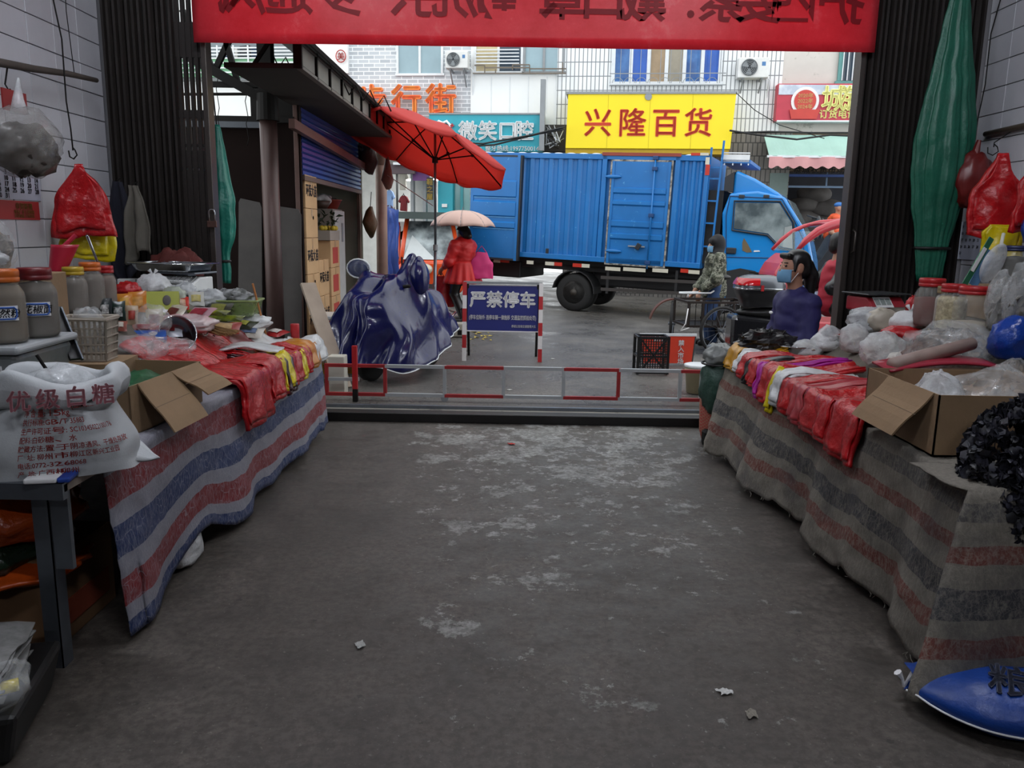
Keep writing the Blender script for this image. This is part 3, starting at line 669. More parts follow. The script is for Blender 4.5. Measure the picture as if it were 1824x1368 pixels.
(a0, z1), (a1, z0) = fp(1371, 238, -1.0), fp(1560, 284, -1.0)
b = MB(); b.grid(lambda u, v: (a0 + (a1 - a0) * u, -.25 - .9 * v - .03 * math.sin(u * 30) * v, z1 + .05 - (z1 - z0) * v), 30, 4); b.build('canopy', mat('mint_canvas', 'A8CCC0', .7, 0, .12, 2), t, solid=.02)
b = MB(); b.grid(lambda u, v: (a0 + (a1 - a0) * u, -1.17 - .04 * math.sin(u * 26), z0 + .03 - .24 * v - .03 * v * math.sin(u * 60)), 60, 3); b.build('valance', mat('pink_canvas', 'D09898', .7, 0, .15, 3), t, solid=.015)
b = MB(); b.bar((a0 - .05, -1.15, z0 + .04), (a1, -1.15, z0 + .04), .05); b.build('front_bar', m_wframe, t)
# power cables along the facades
for n_, (pts, lab) in enumerate(((((640, 236), (760, 252), (860, 256), (950, 240), (1006, 226)), 'black power cable crossing the teal sign, upper strand'), (((700, 250), (800, 262), (880, 258), (960, 238), (1006, 230)), 'black power cable crossing the teal sign, lower strand'),
        (((1300, 232), (1350, 240), (1420, 248), (1480, 240), (1560, 244)), 'black power cable sagging over the mint awning'), (((1310, 236), (1370, 234), (1450, 236), (1560, 236)), 'black power cable stretched above the mint awning'), (((1312, 164), (1345, 195), (1390, 222), (1470, 246)), 'thin cable running diagonally below the tiled wall'))):
    b = MB(); P_ = [Vector((fp(x, y, -1.2)[0], -1.2 + .02 * n_, fp(x, y, -1.2)[1])) for x, y in pts]
    b.tube([P_[min(len(P_) - 2, i // 6)].lerp(P_[min(len(P_) - 2, i // 6) + 1], (i % 6) / 6) for i in range(6 * (len(P_) - 1))] + [P_[-1]], .022 if n_ < 4 else .01, 6)
    o = b.build('power_cable', m_black, None, True); o.matrix_world = FMx; tag(o, lab, 'cable', 'cables along the facades')
t = fthing('cable_bundle', 'tangle of black cables in the dark gap beside the yellow sign', 'cable')
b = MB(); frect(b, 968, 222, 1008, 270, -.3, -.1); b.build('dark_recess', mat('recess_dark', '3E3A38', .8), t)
for i in range(9):
    b = MB(); P_ = [fp(970 + random.uniform(0, 36), 224 + random.uniform(0, 42), -.5) for _ in range(5)]
    b.tube([(p_[0], -.5 - .03 * i, p_[1]) for p_ in P_], .015, 5); b.build('cable', [m_black, m_frame, m_wframe][i % 3], t, True)
# ============================================================ blue box truck
TA, TB = Vector((-.83, 16.8, 0)), Vector((3.5, 15.0, 0))
tyaw = math.atan2(TB.y - TA.y, TB.x - TA.x)
ttilt = math.atan2(px(845, 452, TA.y).z - px(1253, 479, TB.y).z, (TB - TA).length)
TMx = Matrix.Translation(TA) @ Matrix.Rotation(tyaw, 4, 'Z') @ Matrix.Rotation(ttilt, 4, 'Y'); TI = TMx.inverted()
def tp(x, y, dep=0.0):
    a = TI @ C0; d = TI.to_3x3() @ ray(x, y); q = a + d * ((dep - a.y) / d.y); return q.x, q.z
T = thing('box_truck', 'blue corrugated box truck parked across the street', 'truck', M=TMx)
m_tb = mat('truck_blue', '1A70B6', .38, 0, .22, 1.6, bump=.05, bs=6, spots=('4A92C4', 9, .64)); m_tb2 = mat('cab_blue', '1C82CC', .2, 0, .08, 1, coat=.5)
m_tdark = mat('chassis_black', '18181A', .6); m_tape_r = mat('tape_red', 'B83020', .35); m_tape_w = mat('tape_white', 'C8C4B4', .35)
m_gask = mat('door_gasket', '20242A', .5); m_gaskw = mat('worn_gasket', 'A8A49C', .6, 0, .5, 12, c2='3A3A3A')
L, _ = tp(1256, 380); z0 = tp(1253, 479)[1]; z1 = tp(1258, 277)[1]; W = 2.0
b = MB(); b.span((0, .04, z0), (L, W, z1)); b.build('cargo_box', m_tb, T)
def corr(u0, u1, n):
    def fn(u, v):
        q = (u * n) % 1.0; d = .035 * (1 - sst(.0, .18, q) + sst(.5, .68, q)) if u < 1 else .035
        return (u0 + (u1 - u0) * u, -.005 + min(.035, d), z0 + .1 + (z1 - z0 - .2) * v)
    b = MB(); b.grid(fn, n * 12, 1); return b.build('corrugated_panel', m_tb, T)
ua, ub, uc = tp(926, 380)[0], tp(1076, 380)[0], tp(1196, 380)[0]
corr(ua - .45, ub - .02, 11); corr(uc + .02, L - .05, 4)
for name, a, c, d in (('top_rail', (0, -.03, z1 - .1), (L, .06, z1), m_tb), ('bottom_rail', (0, -.04, z0), (L, .06, z0 + .1), m_tb), ('corner_post', (L - .07, -.03, z0), (L, .05, z1), m_tb),
                      ('door_post', (ub - .09, -.03, z0), (ub, .05, z1), m_tb), ('door_post', (uc, -.03, z0), (uc + .09, .05, z1), m_tb)):
    b = MB(); b.span(a, c); b.build(name, d, T, bevel=.008)
b = MB(); b.span((ub - .1, -.05, z1 - .03), (uc + .1, -.02, z1 + .03)); b.build('rain_strip', mat('rust_red_strip', '8A3A2E', .6), T)
for i in range(18):
    b = MB(); x = L * (i + .5) / 18; b.ell((x, .1, z1), (.1, .06, .025), 10, 6); b.build('roof_rib_end', m_wframe, T, True)
# open rear door folded back along the side
(da, db), (dz0, dz1) = (tp(839, 380, -.13)[0], tp(924, 380, -.13)[0]), (tp(880, 462, -.13)[1], tp(880, 276, -.13)[1])
b = MB(); b.span((da, -.15, dz0), (db, -.09, dz1)); D = b.build('rear_door', m_tb, T, bevel=.01)
for y0, y1 in ((323, 349), (360, 383), (396, 404)):
    zz = (tp(880, y0, -.15)[1], tp(880, y1, -.15)[1]); 
    b = MB(); b.prism([(zz[0] + .03, 0), (zz[0], .035), (zz[1], .035), (zz[1] - .03, 0)], da + .06, db - .06, lambda p, q, d: (d, -.15 - q, p)); b.build('pressed_rib', m_tb, D)
    for q in zz:
        b = MB(); b.span((da + .06, -.16, q - .045), (db - .06, -.149, q + .01)); b.build('rib_lip', mat('pale_worn_blue', '4A92CC', .45, 0, .3, 8), D)
for x in (da + .025, db - .03):
    b = MB(); b.span((x - .03, -.17, dz0), (x + .03, -.14, dz1)); b.build('door_stile', m_tb, D)
b = MB(); b.span((db, -.16, dz0), (db + .035, -.06, dz1)); b.build('gasket', m_gask, D)
b = MB(); b.span((da, -.16, dz1 - .03), (db, -.14, dz1)); b.span((da, -.16, dz0), (db, -.14, dz0 + .04)); b.build('door_edge', m_gask, D)
for y in (303, 440):
    b = MB(); z = tp(850, y)[1]; b.span((da + .1, -.155, z - .08), (da + .28, -.148, z + .08)); b.build('hinge_plate', m_tb, D)
# side door
sa, sb_ = tp(1086, 380)[0], tp(1190, 380)[0]; sz0, sz1 = tp(1140, 472)[1], tp(1140, 288)[1]
b = MB()
for q in ((sa - .03, sz0, sa, sz1), (sb_, sz0, sb_ + .03, sz1), (sa - .03, sz1, sb_ + .03, sz1 + .03), (sa - .03, sz0 - .03, sb_ + .03, sz0)): b.span((q[0], -.04, q[1]), (q[2], .0, q[3]))
b.build('door_gasket', m_gaskw, T)
b = MB(); b.span((sa, -.04, sz0), (sb_, .03, sz1)); D = b.build('side_door', m_tb, T, bevel=.008)
for y0, y1 in ((335, 347), (358, 368), (394, 407), (417, 429)):
    q0, q1 = tp(1140, y0)[1], tp(1140, y1)[1]
    b = MB(); b.prism([(q0, 0), (q0 - .015, .03), (q1 + .03, .03), (q1, 0)], sa + .06, sb_ - .06, lambda p, q, d: (d, -.04 - q, p)); b.build('pressed_rib', m_tb, D)
for x in (sa + .03, sb_ - .03):
    b = MB(); b.span((x - .025, -.055, sz0), (x + .025, -.035, sz1)); b.build('door_stile', m_tb, D)
u = tp(1162, 380)[0]
b = MB(); b.cyl((u, -.09, sz0 - .06), (u, -.09, sz1 + .06), .016, 8); rd = b.build('lock_rod', m_tb, D, True)
for y in (282, 301, 384, 468):
    b = MB(); z = tp(1162, y)[1]; b.span((u - .05, -.11, z - .035), (u + .05, -.04, z + .035)); b.build('rod_bracket', mat('dark_blue_metal', '123E70', .5), rd, bevel=.008)
b = MB(); a, z = tp(1137, 439); b.span((a - .18, -.09, z - .012), (a + .14, -.06, z + .012)); b.build('latch_bar', m_frame, D)
b = MB(); b.box((a + .02, -.1, z), (.09, .05, .12), (0, .5, 0)); b.build('latch_lock', m_gask, D, bevel=.01)
for y in (315, 447):
    b = MB(); a, z = tp(1094, y); b.ell((a, -.06, z), (.16, .03, .035)); b.build('hinge', m_tb, D, True)
for x, y in ((975, 447), (1168, 458)):
    b = MB(); a, z = tp(x, y); b.span((a - .03, -.03, z - .05), (a + .03, .0, z + .05)); b.build('socket', m_gask, T, bevel=.008)
# reflective tapes
for x0, x1, y, q in ((879, 891, 464, 1), (891, 907, 464, 0), (938, 950, 467, 1), (971, 987, 469, 1), (987, 1001, 470, 0), (1020, 1036, 472, 0), (1036, 1050, 473, 1), (1078, 1105, 478, 1), (1110, 1150, 479, 1), (1162, 1190, 481, 1), (1212, 1226, 482, 0), (1226, 1246, 484, 1)):
    (a, z), (c, _) = tp(x0, y, -.05), tp(x1, y, -.05); b = MB(); b.span((a, -.048, z - .035), (c, -.04, z + .035)); b.build('reflective_tape', m_tape_w if q else m_tape_r, T)
for x0, y0, x1, y1, q in ((1231, 272, 1247, 277, 0), (1247, 272, 1262, 277, 1), (1257, 280, 1263, 293, 1), (1257, 293, 1263, 312, 0)):
    (a, zt), (c, zb) = tp(x0, y0, -.05), tp(x1, y1, -.05); b = MB(); b.span((a, -.04, zb), (c, -.03, zt)); b.build('reflective_tape', m_tape_w if q else m_tape_r, T)
# chassis, guards, wheels
zw = tp(1020, 555)[1]; wx, wz = tp(1020, 521); wr_ = wz - zw
b = MB(); b.span((.1, .35, z0 - .22), (L + 2.0, .55, z0 - .02)); b.span((.1, 1.45, z0 - .22), (L + 2.0, 1.65, z0 - .02)); b.build('chassis_beam', m_tdark, T)
b = MB(); b.span((.0, .2, z0 - .1), (L, 1.9, z0)); b.build('subframe', m_tdark, T)
b = MB(); b.span((.05, .3, z0 - .45), (.9, 1.7, z0 - .1)); b.span((2.4, .5, z0 - .5), (L, 1.5, z0 - .1)); b.build('underbody_tank', m_tdark, T, bevel=.03)
for y0, y1 in ((494, 503), (515, 524)):
    (a, za), (c, zc) = tp(1070, y0), tp(1245, y1); b = MB(); b.bar((a, .02, za), (c, .02, zc), .04, .06); b.build('side_guard', mat('guard_bar', '3A3634', .5), T)
for x in (1083, 1206):
    a, zt = tp(x, 482); b = MB(); b.bar((a, .03, zt), (a, .03, tp(x, 523)[1]), .05); b.build('guard_bracket', m_tdark, T)
b = MB(); b.prism([(wr_ * 1.12 * math.cos(i * .3), wr_ * 1.12 * math.sin(i * .3)) for i in range(0, 11)] + [(wr_ * 1.18 * math.cos(i * .3), wr_ * 1.18 * math.sin(i * .3)) for i in range(10, -1, -1)], .0, .5, lambda p, q, d: (wx + p, d, wz + q)); b.build('mudguard', m_tdark, T)
def wheel(x, z, y, r, w_=.22):
    b = MB(); b.lathe([(r * .6, 0), (r * .9, -.01), (r, .03), (r, w_ - .03), (r * .9, w_ + .01), (r * .6, w_)], 36, (x, y, z), (R(-90), 0, 0)); q = b.build('wheel', m_rub, T, True)
    b = MB(); b.lathe([(r * .61, .0), (r * .6, .02), (r * .55, .03), (r * .5, .08), (r * .22, .09), (r * .2, .02), (r * .001, .02)], 28, (x, y, z), (R(-90), 0, 0)); b.build('rim', mat('wheel_rim', '4A4846', .5, .4, .4, 8), q, True)
    b = MB(); b.lathe([(r * .17, .03), (r * .17, -.02), (r * .001, -.03)], 16, (x, y, z), (R(-90), 0, 0)); b.build('hub', mat('hub_grease', '3A342E', .6), q, True)
    for i in range(6):
        a_ = i * 1.047; b = MB(); b.ell((x + r * .38 * math.cos(a_), y + .075, z + r * .38 * math.sin(a_)), (r * .07, .02, r * .07), 10, 6); b.build('rim_hole', m_black, q, True)
for y in (.06, .32, 1.72): wheel(wx, wz, y, wr_)
fx = tp(1338, 515)[0]
for y in (.1, 1.68): wheel(fx, wz, y, wr_)
# ladder on the front of the box
(la, lz1), (lb, _) = tp(1266, 270, -.02), tp(1284, 270, -.02); lz0 = tp(1266, 455)[1]
lad = MB(); lad.bar((la, .05, lz0), (la, .05, lz1 + .08), .035); lad.bar((lb, .05, lz0 + .3), (lb + .03, .05, lz1 + .2), .035); LD = lad.build('ladder', m_tb, T)
for y in (298, 318, 358, 398, 440):
    z = tp(1274, y)[1]; b = MB(); b.bar((la, .05, z), (lb, .05, z), .03); b.build('rung', m_tb, LD)
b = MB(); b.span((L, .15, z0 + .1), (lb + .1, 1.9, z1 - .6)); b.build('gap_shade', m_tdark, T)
(ra, rz), (rb, rz2) = tp(1284, 283), tp(1335, 291); b = MB(); b.span((ra, .1, rz - .06), (rb, 1.8, rz)); b.build('roof_rack', m_tb, T)
for x in (1290, 1305, 1320, 1333):
    a, z = tp(x, 278); b = MB(); b.bar((a, .12, z - .15), (a, .12, z), .02); b.build('rack_post', m_wframe, T)
(a, z), (c, _) = tp(1288, 271), tp(1335, 271); b = MB(); b.bar((a, .12, z), (c, .12, z), .02); b.span((a, .1, z - .16), (c, .14, z - .03)); b.build('rack_rail', m_wframe, T)
# cab
def poly(pp, dep=0.0): return [tp(x, y, dep) for x, y in pp]
ex = lambda p, q, d: (p, d, q)
cabp = poly([(1287, 535), (1286, 380), (1300, 344), (1350, 340), (1398, 351), (1428, 400), (1442, 432), (1449, 470), (1450, 535)], .03)
b = MB(); b.prism(cabp, .03, 1.93, ex); CAB = outward(b.build('cab', m_tb2, T, bevel=.04, seg=3))
b = MB(); b.prism(poly([(1304, 346), (1308, 312), (1312, 303), (1345, 318), (1385, 342), (1396, 352)], .1), .1, 1.85, ex); outward(b.build('roof_fairing', m_tb2, CAB, bevel=.05, seg=3))
b = MB(); b.prism(poly([(1290, 340), (1292, 316), (1309, 306), (1306, 342)], .1), .05, .3, ex); outward(b.build('fairing_shade', m_gask, CAB))
b = MB(); b.prism(poly([(1310, 361), (1388, 362), (1411, 398), (1411, 443), (1390, 439), (1368, 416), (1307, 407)]), -.005, .032, ex); WN = outward(b.build('side_window', mat('cab_glass', '4A5458', .08, 0, .5, 2, c2='8A9698'), CAB))
b = MB(); pw = poly([(1308, 358), (1390, 359), (1414, 397), (1414, 446), (1389, 442), (1367, 419), (1304, 410)]); b.tube([(p, 0, q) for p, q in pw], .018, 6, True); b.build('window_seal', m_gask, WN)
b = MB(); b.prism(poly([(1398, 405), (1411, 402), (1412, 443), (1394, 440)]), -.02, -.006, ex); b.build('quarter_light', mat('quarter_glass', '9AA0A0', .3), WN)
(wa, wz1), (wb, wz0) = tp(1402, 356, .03), tp(1440, 430, .03)
b = MB(); b.add([(wa + .02, .1, wz1), (wa + .02, 1.86, wz1), (wb + .02, 1.9, wz0), (wb + .02, .06, wz0)], [(0, 1, 2, 3)]); b.build('windscreen', mat('screen_glass', '6A787C', .08, 0, .3, 2), CAB, solid=.02)
for pp in ([(1300, 348), (1293, 385), (1293, 500)], [(1300, 349), (1393, 354), (1416, 394), (1432, 430), (1430, 500)], [(1295, 458), (1400, 460), (1440, 462)]):
    b = MB(); b.tube([(p, .022, q) for p, q in poly(pp)], .009, 5); b.build('door_seam', mat('seam_dark_blue', '0C3C6E', .5), CAB)
b = MB(); a, z = tp(1302, 447); b.span((a - .08, -.02, z - .05), (a + .09, .04, z + .06)); b.build('door_handle', m_gask, CAB, bevel=.015)
b = MB(); b.prism(poly([(1322, 446), (1322, 432), (1325, 424), (1332, 435), (1339, 449), (1330, 450)]), .02, .028, ex); b.build('sail_emblem', mat('emblem_bronze', '6A5A40', .5), CAB)
b = MB(); b.prism(poly([(1343, 446), (1352, 446), (1354, 448), (1342, 449)]), .02, .028, ex); b.build('side_badge', m_wframe, CAB)
for x in (1321, 1365):
    b = MB(); a, z = tp(x, 350); b.span((a - .05, .0, z - .03), (a + .05, .06, z + .03)); b.build('marker_lamp', m_gask, CAB, bevel=.01)
b = MB(); b.prism(poly([(1292, 535), (1293, 483), (1318, 478), (1345, 483), (1362, 500), (1368, 535)], .0), .0, .06, ex); b.build('wheel_arch', m_tdark, CAB)
for dy in (0, 1.9):
    b = MB(); a, z = tp(1446, 405); b.ell((a + .1, -.1 + dy, z), (.05, .1, .2), 14, 10); b.tube([(a - .1, .05 + dy, z + .2), (a + .1, -.1 + dy, z + .15)], .015, 6); b.build('mirror', m_gask, CAB, True)
b = MB(); b.span((tp(1449, 500)[0] - .05, .0, zw + .3), (tp(1449, 500)[0] + .1, 1.95, zw + .65)); b.build('bumper', m_tb2, CAB, bevel=.03)
b = MB(); b.ell((.0, 0, 0), (.13, .16, .2)); b.ell((0, 0, -.35), (.2, .25, .25)); o = b.build('person', mat('driver_dark', '3A3230', .8), None, True)
o.matrix_world = TMx @ Matrix.Translation((tp(1338, 400)[0], .55, tp(1338, 392)[1])); tag(o, 'driver as a dim dark figure behind the truck side window', 'person')
# ============================================================ things in the street
# low red and white sliding barrier
t = thing('low_barrier', 'low red and white barrier rail across the entrance', 'barrier', (0, 7.32, -.02))
m_bw = mat('barrier_white', 'B4B8BA', .45, .3, .15, 6); m_br = mat('barrier_red', 'A02A2C', .45, 0, .3, 6)
zb0, zb1 = .05, .32; xs = [px(x, 670, 7.32).x for x in (582, 686, 792, 897, 1004, 1102, 1212, 1250)]
for i in range(7):
    q = m_br if i % 2 == 0 else m_bw
    b = MB(); b.bar((xs[i], 0, zb1), (xs[i + 1], 0, zb1), .035, .03); b.build('top_bar', q, t)
    b = MB(); b.bar((xs[i], 0, zb0), (xs[i + 1], 0, zb0), .035, .03); b.build('bottom_bar', q, t)
for i in range(8):
    b = MB(); b.bar((xs[i], 0, zb0 - .015), (xs[i], 0, zb1 + .015), .032); b.build('upright', m_br if i in (0, 1, 5) else m_bw, t)
b = MB(); b.bar((xs[0], 0, .19), (xs[0] + .3, 0, .19), .03); b.build('middle_bar', m_bw, t)
b = MB(); b.lathe([(.001, -.015), (.035, -.015), (.035, .015), (.001, .015)], 14, (xs[2], 0, .025), (R(90), 0, 0)); b.build('caster', m_frame, t)
b = MB(); b.cyl((xs[2], 0, .03), (xs[2], 0, .06), .01, 6); b.build('caster_fork', m_dark, t)
p = px(633, 700, 7.22); b = MB(); b.span((-.022, -.022, -.02), (.022, .022, .1), 1); b.span((-.022, -.022, .1), (.022, .022, .5), 0)
o = b.build('barrier_post', [m_red, m_dark]); o.location = (p.x, 7.22, 0); tag(o, 'short red square post standing at the barrier end', 'post')
p = px(600, 690, 7.6); b = MB(); b.span((-.08, -.08, -.02), (.08, .08, .36)); o = b.build('concrete_block', mat('pale_block', 'B8B4A8', .8), bevel=.01); o.location = (p.x, 7.66, -.02); tag(o, 'pale concrete block behind the barrier by the striped cloth', 'block')

# blue no-parking sign on a red and white trestle
t = thing('parking_sign', 'blue no parking trestle sign with red and white legs', 'sign', (-.13, 9.76, zg(-.13, 9.76)))
mnb = mat('sign_navy', '16206E', .45, 0, .05); mwt = mat('sign_white', 'E4E0DE', .5)
b = MB(); b.box((0, .03, .64), (.86, .02, .56), (R(-4), 0, 0)); bd = b.build('panel', mnb, t)
for z in (.925, .365):
    b = MB(); b.box((0, .03 + (z - .64) * .07, z), (.9, .022, .012), (R(-4), 0, 0)); b.build('white_edge', mwt, bd)
rt = (R(86), 0, 0)
text('严禁停车', .205, m_inkw, bd, (0, .023, .755), rt, .002, .045, sx=.99)
text('(停车位除外 违停车辆一律拖移 交通监控抓拍处罚)', .062, m_inkw, bd, (0, .008, .535), rt, .002, .02, sx=.6)
text('恭城公安局交通管理大队', .038, m_inkw, bd, (.26, .0005, .43), rt, .002, .01, sx=.72)
for s in (-1, 1):
    for i in range(6):
        z0_, z1_ = .16 * i, .16 * (i + 1); q = .475 + .012 - .01 * i
        b = MB(); b.bar((s * .465, -.055 + .07 * z0_ * 1.05, z0_), (s * .465, -.055 + .07 * z1_ * 1.05, z1_), .05, .03); b.build('leg_band', m_red if (i + (s > 0)) % 2 else mwt, t)
    b = MB(); b.bar((s * .43, .35, 0), (s * .43, .03, .95), .03); b.build('rear_leg', m_black, t)
b = MB(); b.bar((-.48, .03, .955), (.48, .03, .955), .03); b.build('top_bar', m_frame, t)
# fallen red folding sign behind a black crate
p = pg(1178, 640); t = thing('folding_sign', 'orange red folding sign with white characters behind the black crate', 'sign', (p.x + .02, 9.65, -.02), R(4))
b = MB(); b.prism([(-.3, .02), (.3, .02), (.33, .36), (-.33, .36)], -.012, .012, lambda a, c, d: (a, d + .06 * c, c)); pn = b.build('panel', mat('sign_orange_red', 'CC3A22', .45, 0, .08), t)
b = MB(); b.bar((-.35, .02, .365), (.35, .02, .365), .03); b.build('top_bar', m_wframe, t)
for s in (-1, 1):
    b = MB(); b.bar((s * .3, .0, 0), (s * .335, .02, .36), .02); b.bar((s * .3, .2, 0), (s * .33, .03, .36), .02); b.build('leg', m_black, t)
text('禁\n入\n市\n场', .075, m_inkw, pn, (.16, -.005, .27), (R(88), 0, R(-4)), .002, .03)
text('闲人', .085, m_inkw, pn, (-.1, -.003, .32), (R(88), 0, 0), .002, .03)
p = pg(1158, 660); t = thing('plastic_crate', 'black slatted plastic crate standing on end in the street', 'crate', (p.x, p.y, -.02), R(2))
b = MB(); w_, d_, h_ = .34, .24, .43
for sx_ in (-1, 1):
    for sy in (-1, 1): b.bar((sx_ * w_ / 2, sy * d_ / 2, 0), (sx_ * w_ / 2, sy * d_ / 2, h_), .03)
for z in (.015, .2, h_ - .015):
    for sy in (-1, 1): b.bar((-w_ / 2, sy * d_ / 2, z), (w_ / 2, sy * d_ / 2, z), .025)
    for sx_ in (-1, 1): b.bar((sx_ * w_ / 2, -d_ / 2, z), (sx_ * w_ / 2, d_ / 2, z), .025)
b.build('frame', m_black, t)
for i in range(1, 12):
    b = MB(); x = -w_ / 2 + w_ * i / 12; b.bar((x, -d_ / 2, 0), (x, -d_ / 2, h_), .01); b.build('slat', m_black, t)
for i in range(1, 15):
    b = MB(); z = h_ * i / 15; b.bar((-w_ / 2, -d_ / 2, z), (w_ / 2, -d_ / 2, z), .008); b.build('cross_slat', m_black, t)
for s in (-1, 1):
    b = MB(); b.bar((-w_ / 2, -d_ / 2 - .01, h_ / 2 - s * h_ / 2), (w_ / 2, -d_ / 2 - .01, h_ / 2 + s * h_ / 2), .02); b.build('brace', m_black, t)
p = px(1246, 680, 7.9); t = thing('paint_bucket', 'cream plastic bucket with lid behind the barrier', 'bucket', (p.x, 7.95, -.02))
b = MB(); b.lathe([(.001, 0), (.115, 0), (.135, .22), (.142, .22), (.142, .235), (.136, .25), (.142, .255), (.142, .27)], 28); b.build('body', mat('cream_plastic', 'CFC4A0', .45, 0, .12, 6), t, True)
b = MB(); b.lathe([(.146, .26), (.15, .262), (.15, .285), (.13, .29), (.001, .288)], 28); b.build('lid', m_wframe, t, True)

# covered scooter
sc0, sc1 = street(665, 677), street(762, 652); ax = (sc0 - sc1).normalized(); sang = math.atan2(ax.y, ax.x)
S = thing('covered_scooter', 'blue scooter under a navy rain cover beside the booth', 'scooter', ((sc0 + sc1) / 2).to_tuple()[:2] + (-.03,), sang)
m_sblue = mat('scooter_blue', '1C2E92', .25, 0, .1, coat=.4)
for u, nm in ((.56, 'front_wheel'), (-.56, 'rear_wheel')):
    b = MB(); b.lathe([(.14, -.05), (.2, -.06), (.235, -.03), (.235, .03), (.2, .06), (.14, .05)], 28, (u, 0, .235), (R(90), 0, 0)); q = b.build(nm, m_rub, S, True)
    b = MB(); b.lathe([(.145, -.04), (.13, -.02), (.05, -.03), (.001, -.03)], 24, (u, 0, .235), (R(90), 0, 0)); b.lathe([(.145, .04), (.13, .02), (.05, .03), (.001, .03)], 24, (u, 0, .235), (R(90), 0, 0)); b.build('rim', mat('alloy_rim', '8A8C90', .35, .7), q, True)
b = MB(); b.prism([(-.75, .5), (-.7, .36), (-.3, .22), (.25, .2), (.36, .3), (.42, .75), (.34, .8), (.2, .35), (-.1, .4), (-.15, .68), (-.7, .72)], -.16, .16, lambda p, q, d: (p, d, q)); outward(b.build('body', m_sblue, S, bevel=.05, seg=3))
b = MB(); b.ell((-.35, 0, .73), (.38, .16, .07)); b.build('seat', m_black, S, True)
b = MB(); b.tube([(.4, 0, .2), (.36, 0, .8), (.33, 0, .98)], .035, 8); b.tube([(.33, -.34, 1.0), (.33, 0, .96), (.33, .34, 1.0)], .018, 8); b.build('handlebar', m_dark, S, True)
b = MB(); b.prism([(.6 + .28 * math.cos(i * .3), .235 + .28 * math.sin(i * .3)) for i in range(0, 9)] + [(.6 + .26 * math.cos(i * .3), .235 + .26 * math.sin(i * .3)) for i in range(8, -1, -1)], -.07, .07, lambda p, q, d: (p - .04, d, q)); b.build('front_mudguard', m_black, S)
b = MB(); b.tube([(-.5, -.19, .45), (-.85, -.19, .62), (-.93, 0, .64), (-.85, .19, .62), (-.5, .19, .45)], .014, 8); b.tube([(-.5, -.2, .5), (-.7, -.22, .32), (-.3, -.23, .26)], .014, 8); b.build('chrome_rack', m_chrome, S, True)
b = MB(); b.box((-.8, 0, .36), (.012, .22, .11), (0, R(-15), 0)); pl = b.build('number_plate', mat('plate_blue', '2238B0', .4), S)
text('恭 Y.86', .075, m_inkw, pl, (-.81, 0, .36), (R(90), 0, R(-90)), .001, .01)
b = MB(); b.ell((-.78, 0, .55), (.04, .12, .05)); b.build('tail_lamp', mat('lamp_red', '8A1420', .2), S, True)
# rain cover: hung from the bars and the seat, with folds that open towards the hem
m_cov = mat('navy_rain_cover', '13174C', .22, 0, .2, 3, bump=.2, bs=5, bd=.04, coat=.2)
CVH = [(-.62, .88), (-.4, .9), (-.1, .93), (.12, 1.0), (.28, 1.1), (.38, 1.06), (.5, .92), (.62, .78)]
def hcov(u):
    for (a, za), (c, zc) in zip(CVH, CVH[1:]):
        if u <= c: return za + (zc - za) * sst(a, c, u)
    return CVH[-1][1]
def cov(U, V):
    th = 2 * math.pi * U; cu, sv = math.cos(th), math.sin(th)
    ru = .98 if cu > 0 else .86; rv = .5 + .1 * max(0, cu)
    zb = .17 + .19 * (1 - math.cos(th - .6)) + .03 * math.sin(th * 3 + 1)
    ut = .5 * cu; zt = hcov(ut) + .0
    k = V ** .8; r = .0 + (V ** .75)
    fold = 1 + .075 * V * (1 - 2 * abs(math.sin(th * 4 + 1.6 * math.sin(th * 2) + V))) + .04 * V * V * (1 - 2 * abs(math.sin(th * 8 + 1)))
    k = V ** .55
    x = ut * (1 - k) + ru * cu * k * fold; y = rv * sv * (V ** .45) * fold
    z = zt + (zb - zt) * (V ** 1.9)
    d = nvec(Vector((x * 3, y * 3, z * 3))) * .09 + nvec(Vector((x * 8, y * 8, z * 5))) * .02
    e = math.exp(-(((x - .14) / .14) ** 2 + ((y - .33) / .15) ** 2)); z += .6 * e * (1 - V) + .1 * math.exp(-(((x - .36) / .12) ** 2 + ((y + .26) / .14) ** 2)) * (1 - V)
    return (x + d.x, y + d.y, z + d.z * .6)
b = MB(); b.grid(cov, 140, 44, flip=True); CV = b.build('rain_cover', m_cov, S, True, solid=.004)
b = MB(); b.tube([Vector(cov(i / 120, 1)) for i in range(120)], .008, 5, True); b.build('hem', m_wframe, CV, True)
b = MB()                                    # peak over the far mirror
def peak(U, V):
    th = U * 2 * math.pi; r = .085 + .17 * V ** 1.2; return (.3 + r * math.cos(th) * 1.1 + .02 * V * math.sin(th * 5), .27 - .02 * V + r * .8 * math.sin(th) * (1 + .1 * math.sin(th * 4)), 1.36 - .42 * V + .03 * math.cos(th))
b.ell((.14, .33, 1.2), (.08, .065, .1), 16, 10); b.ell((.14, .33, 1.08), (.12, .11, .2), 16, 10); b.rough(.025, 6, 4); b.build('mirror_pouch', m_cov, CV, True)
mc = (.36, -.3, 1.16); b = MB(); b.tube([(mc[0], mc[1] + .0 + .155 * math.cos(i * .3927), mc[2] + .1 * math.sin(i * .3927)) for i in range(16)], .009, 6, True); b.build('pouch_rim', m_wframe, CV, True)
b = MB(); b.ell(mc, (.03, .15, .095), 20, 10); b.build('clear_pouch', film('pouch_film', '3A4468', .45, .75), CV, True)
b = MB(); b.ell((mc[0], mc[1] + .03, mc[2]), (.02, .09, .055), 16, 8); b.tube([(.33, -.3, 1.0), (mc[0], mc[1] + .05, mc[2] - .02)], .008, 6); b.build('mirror', m_black, S, True)
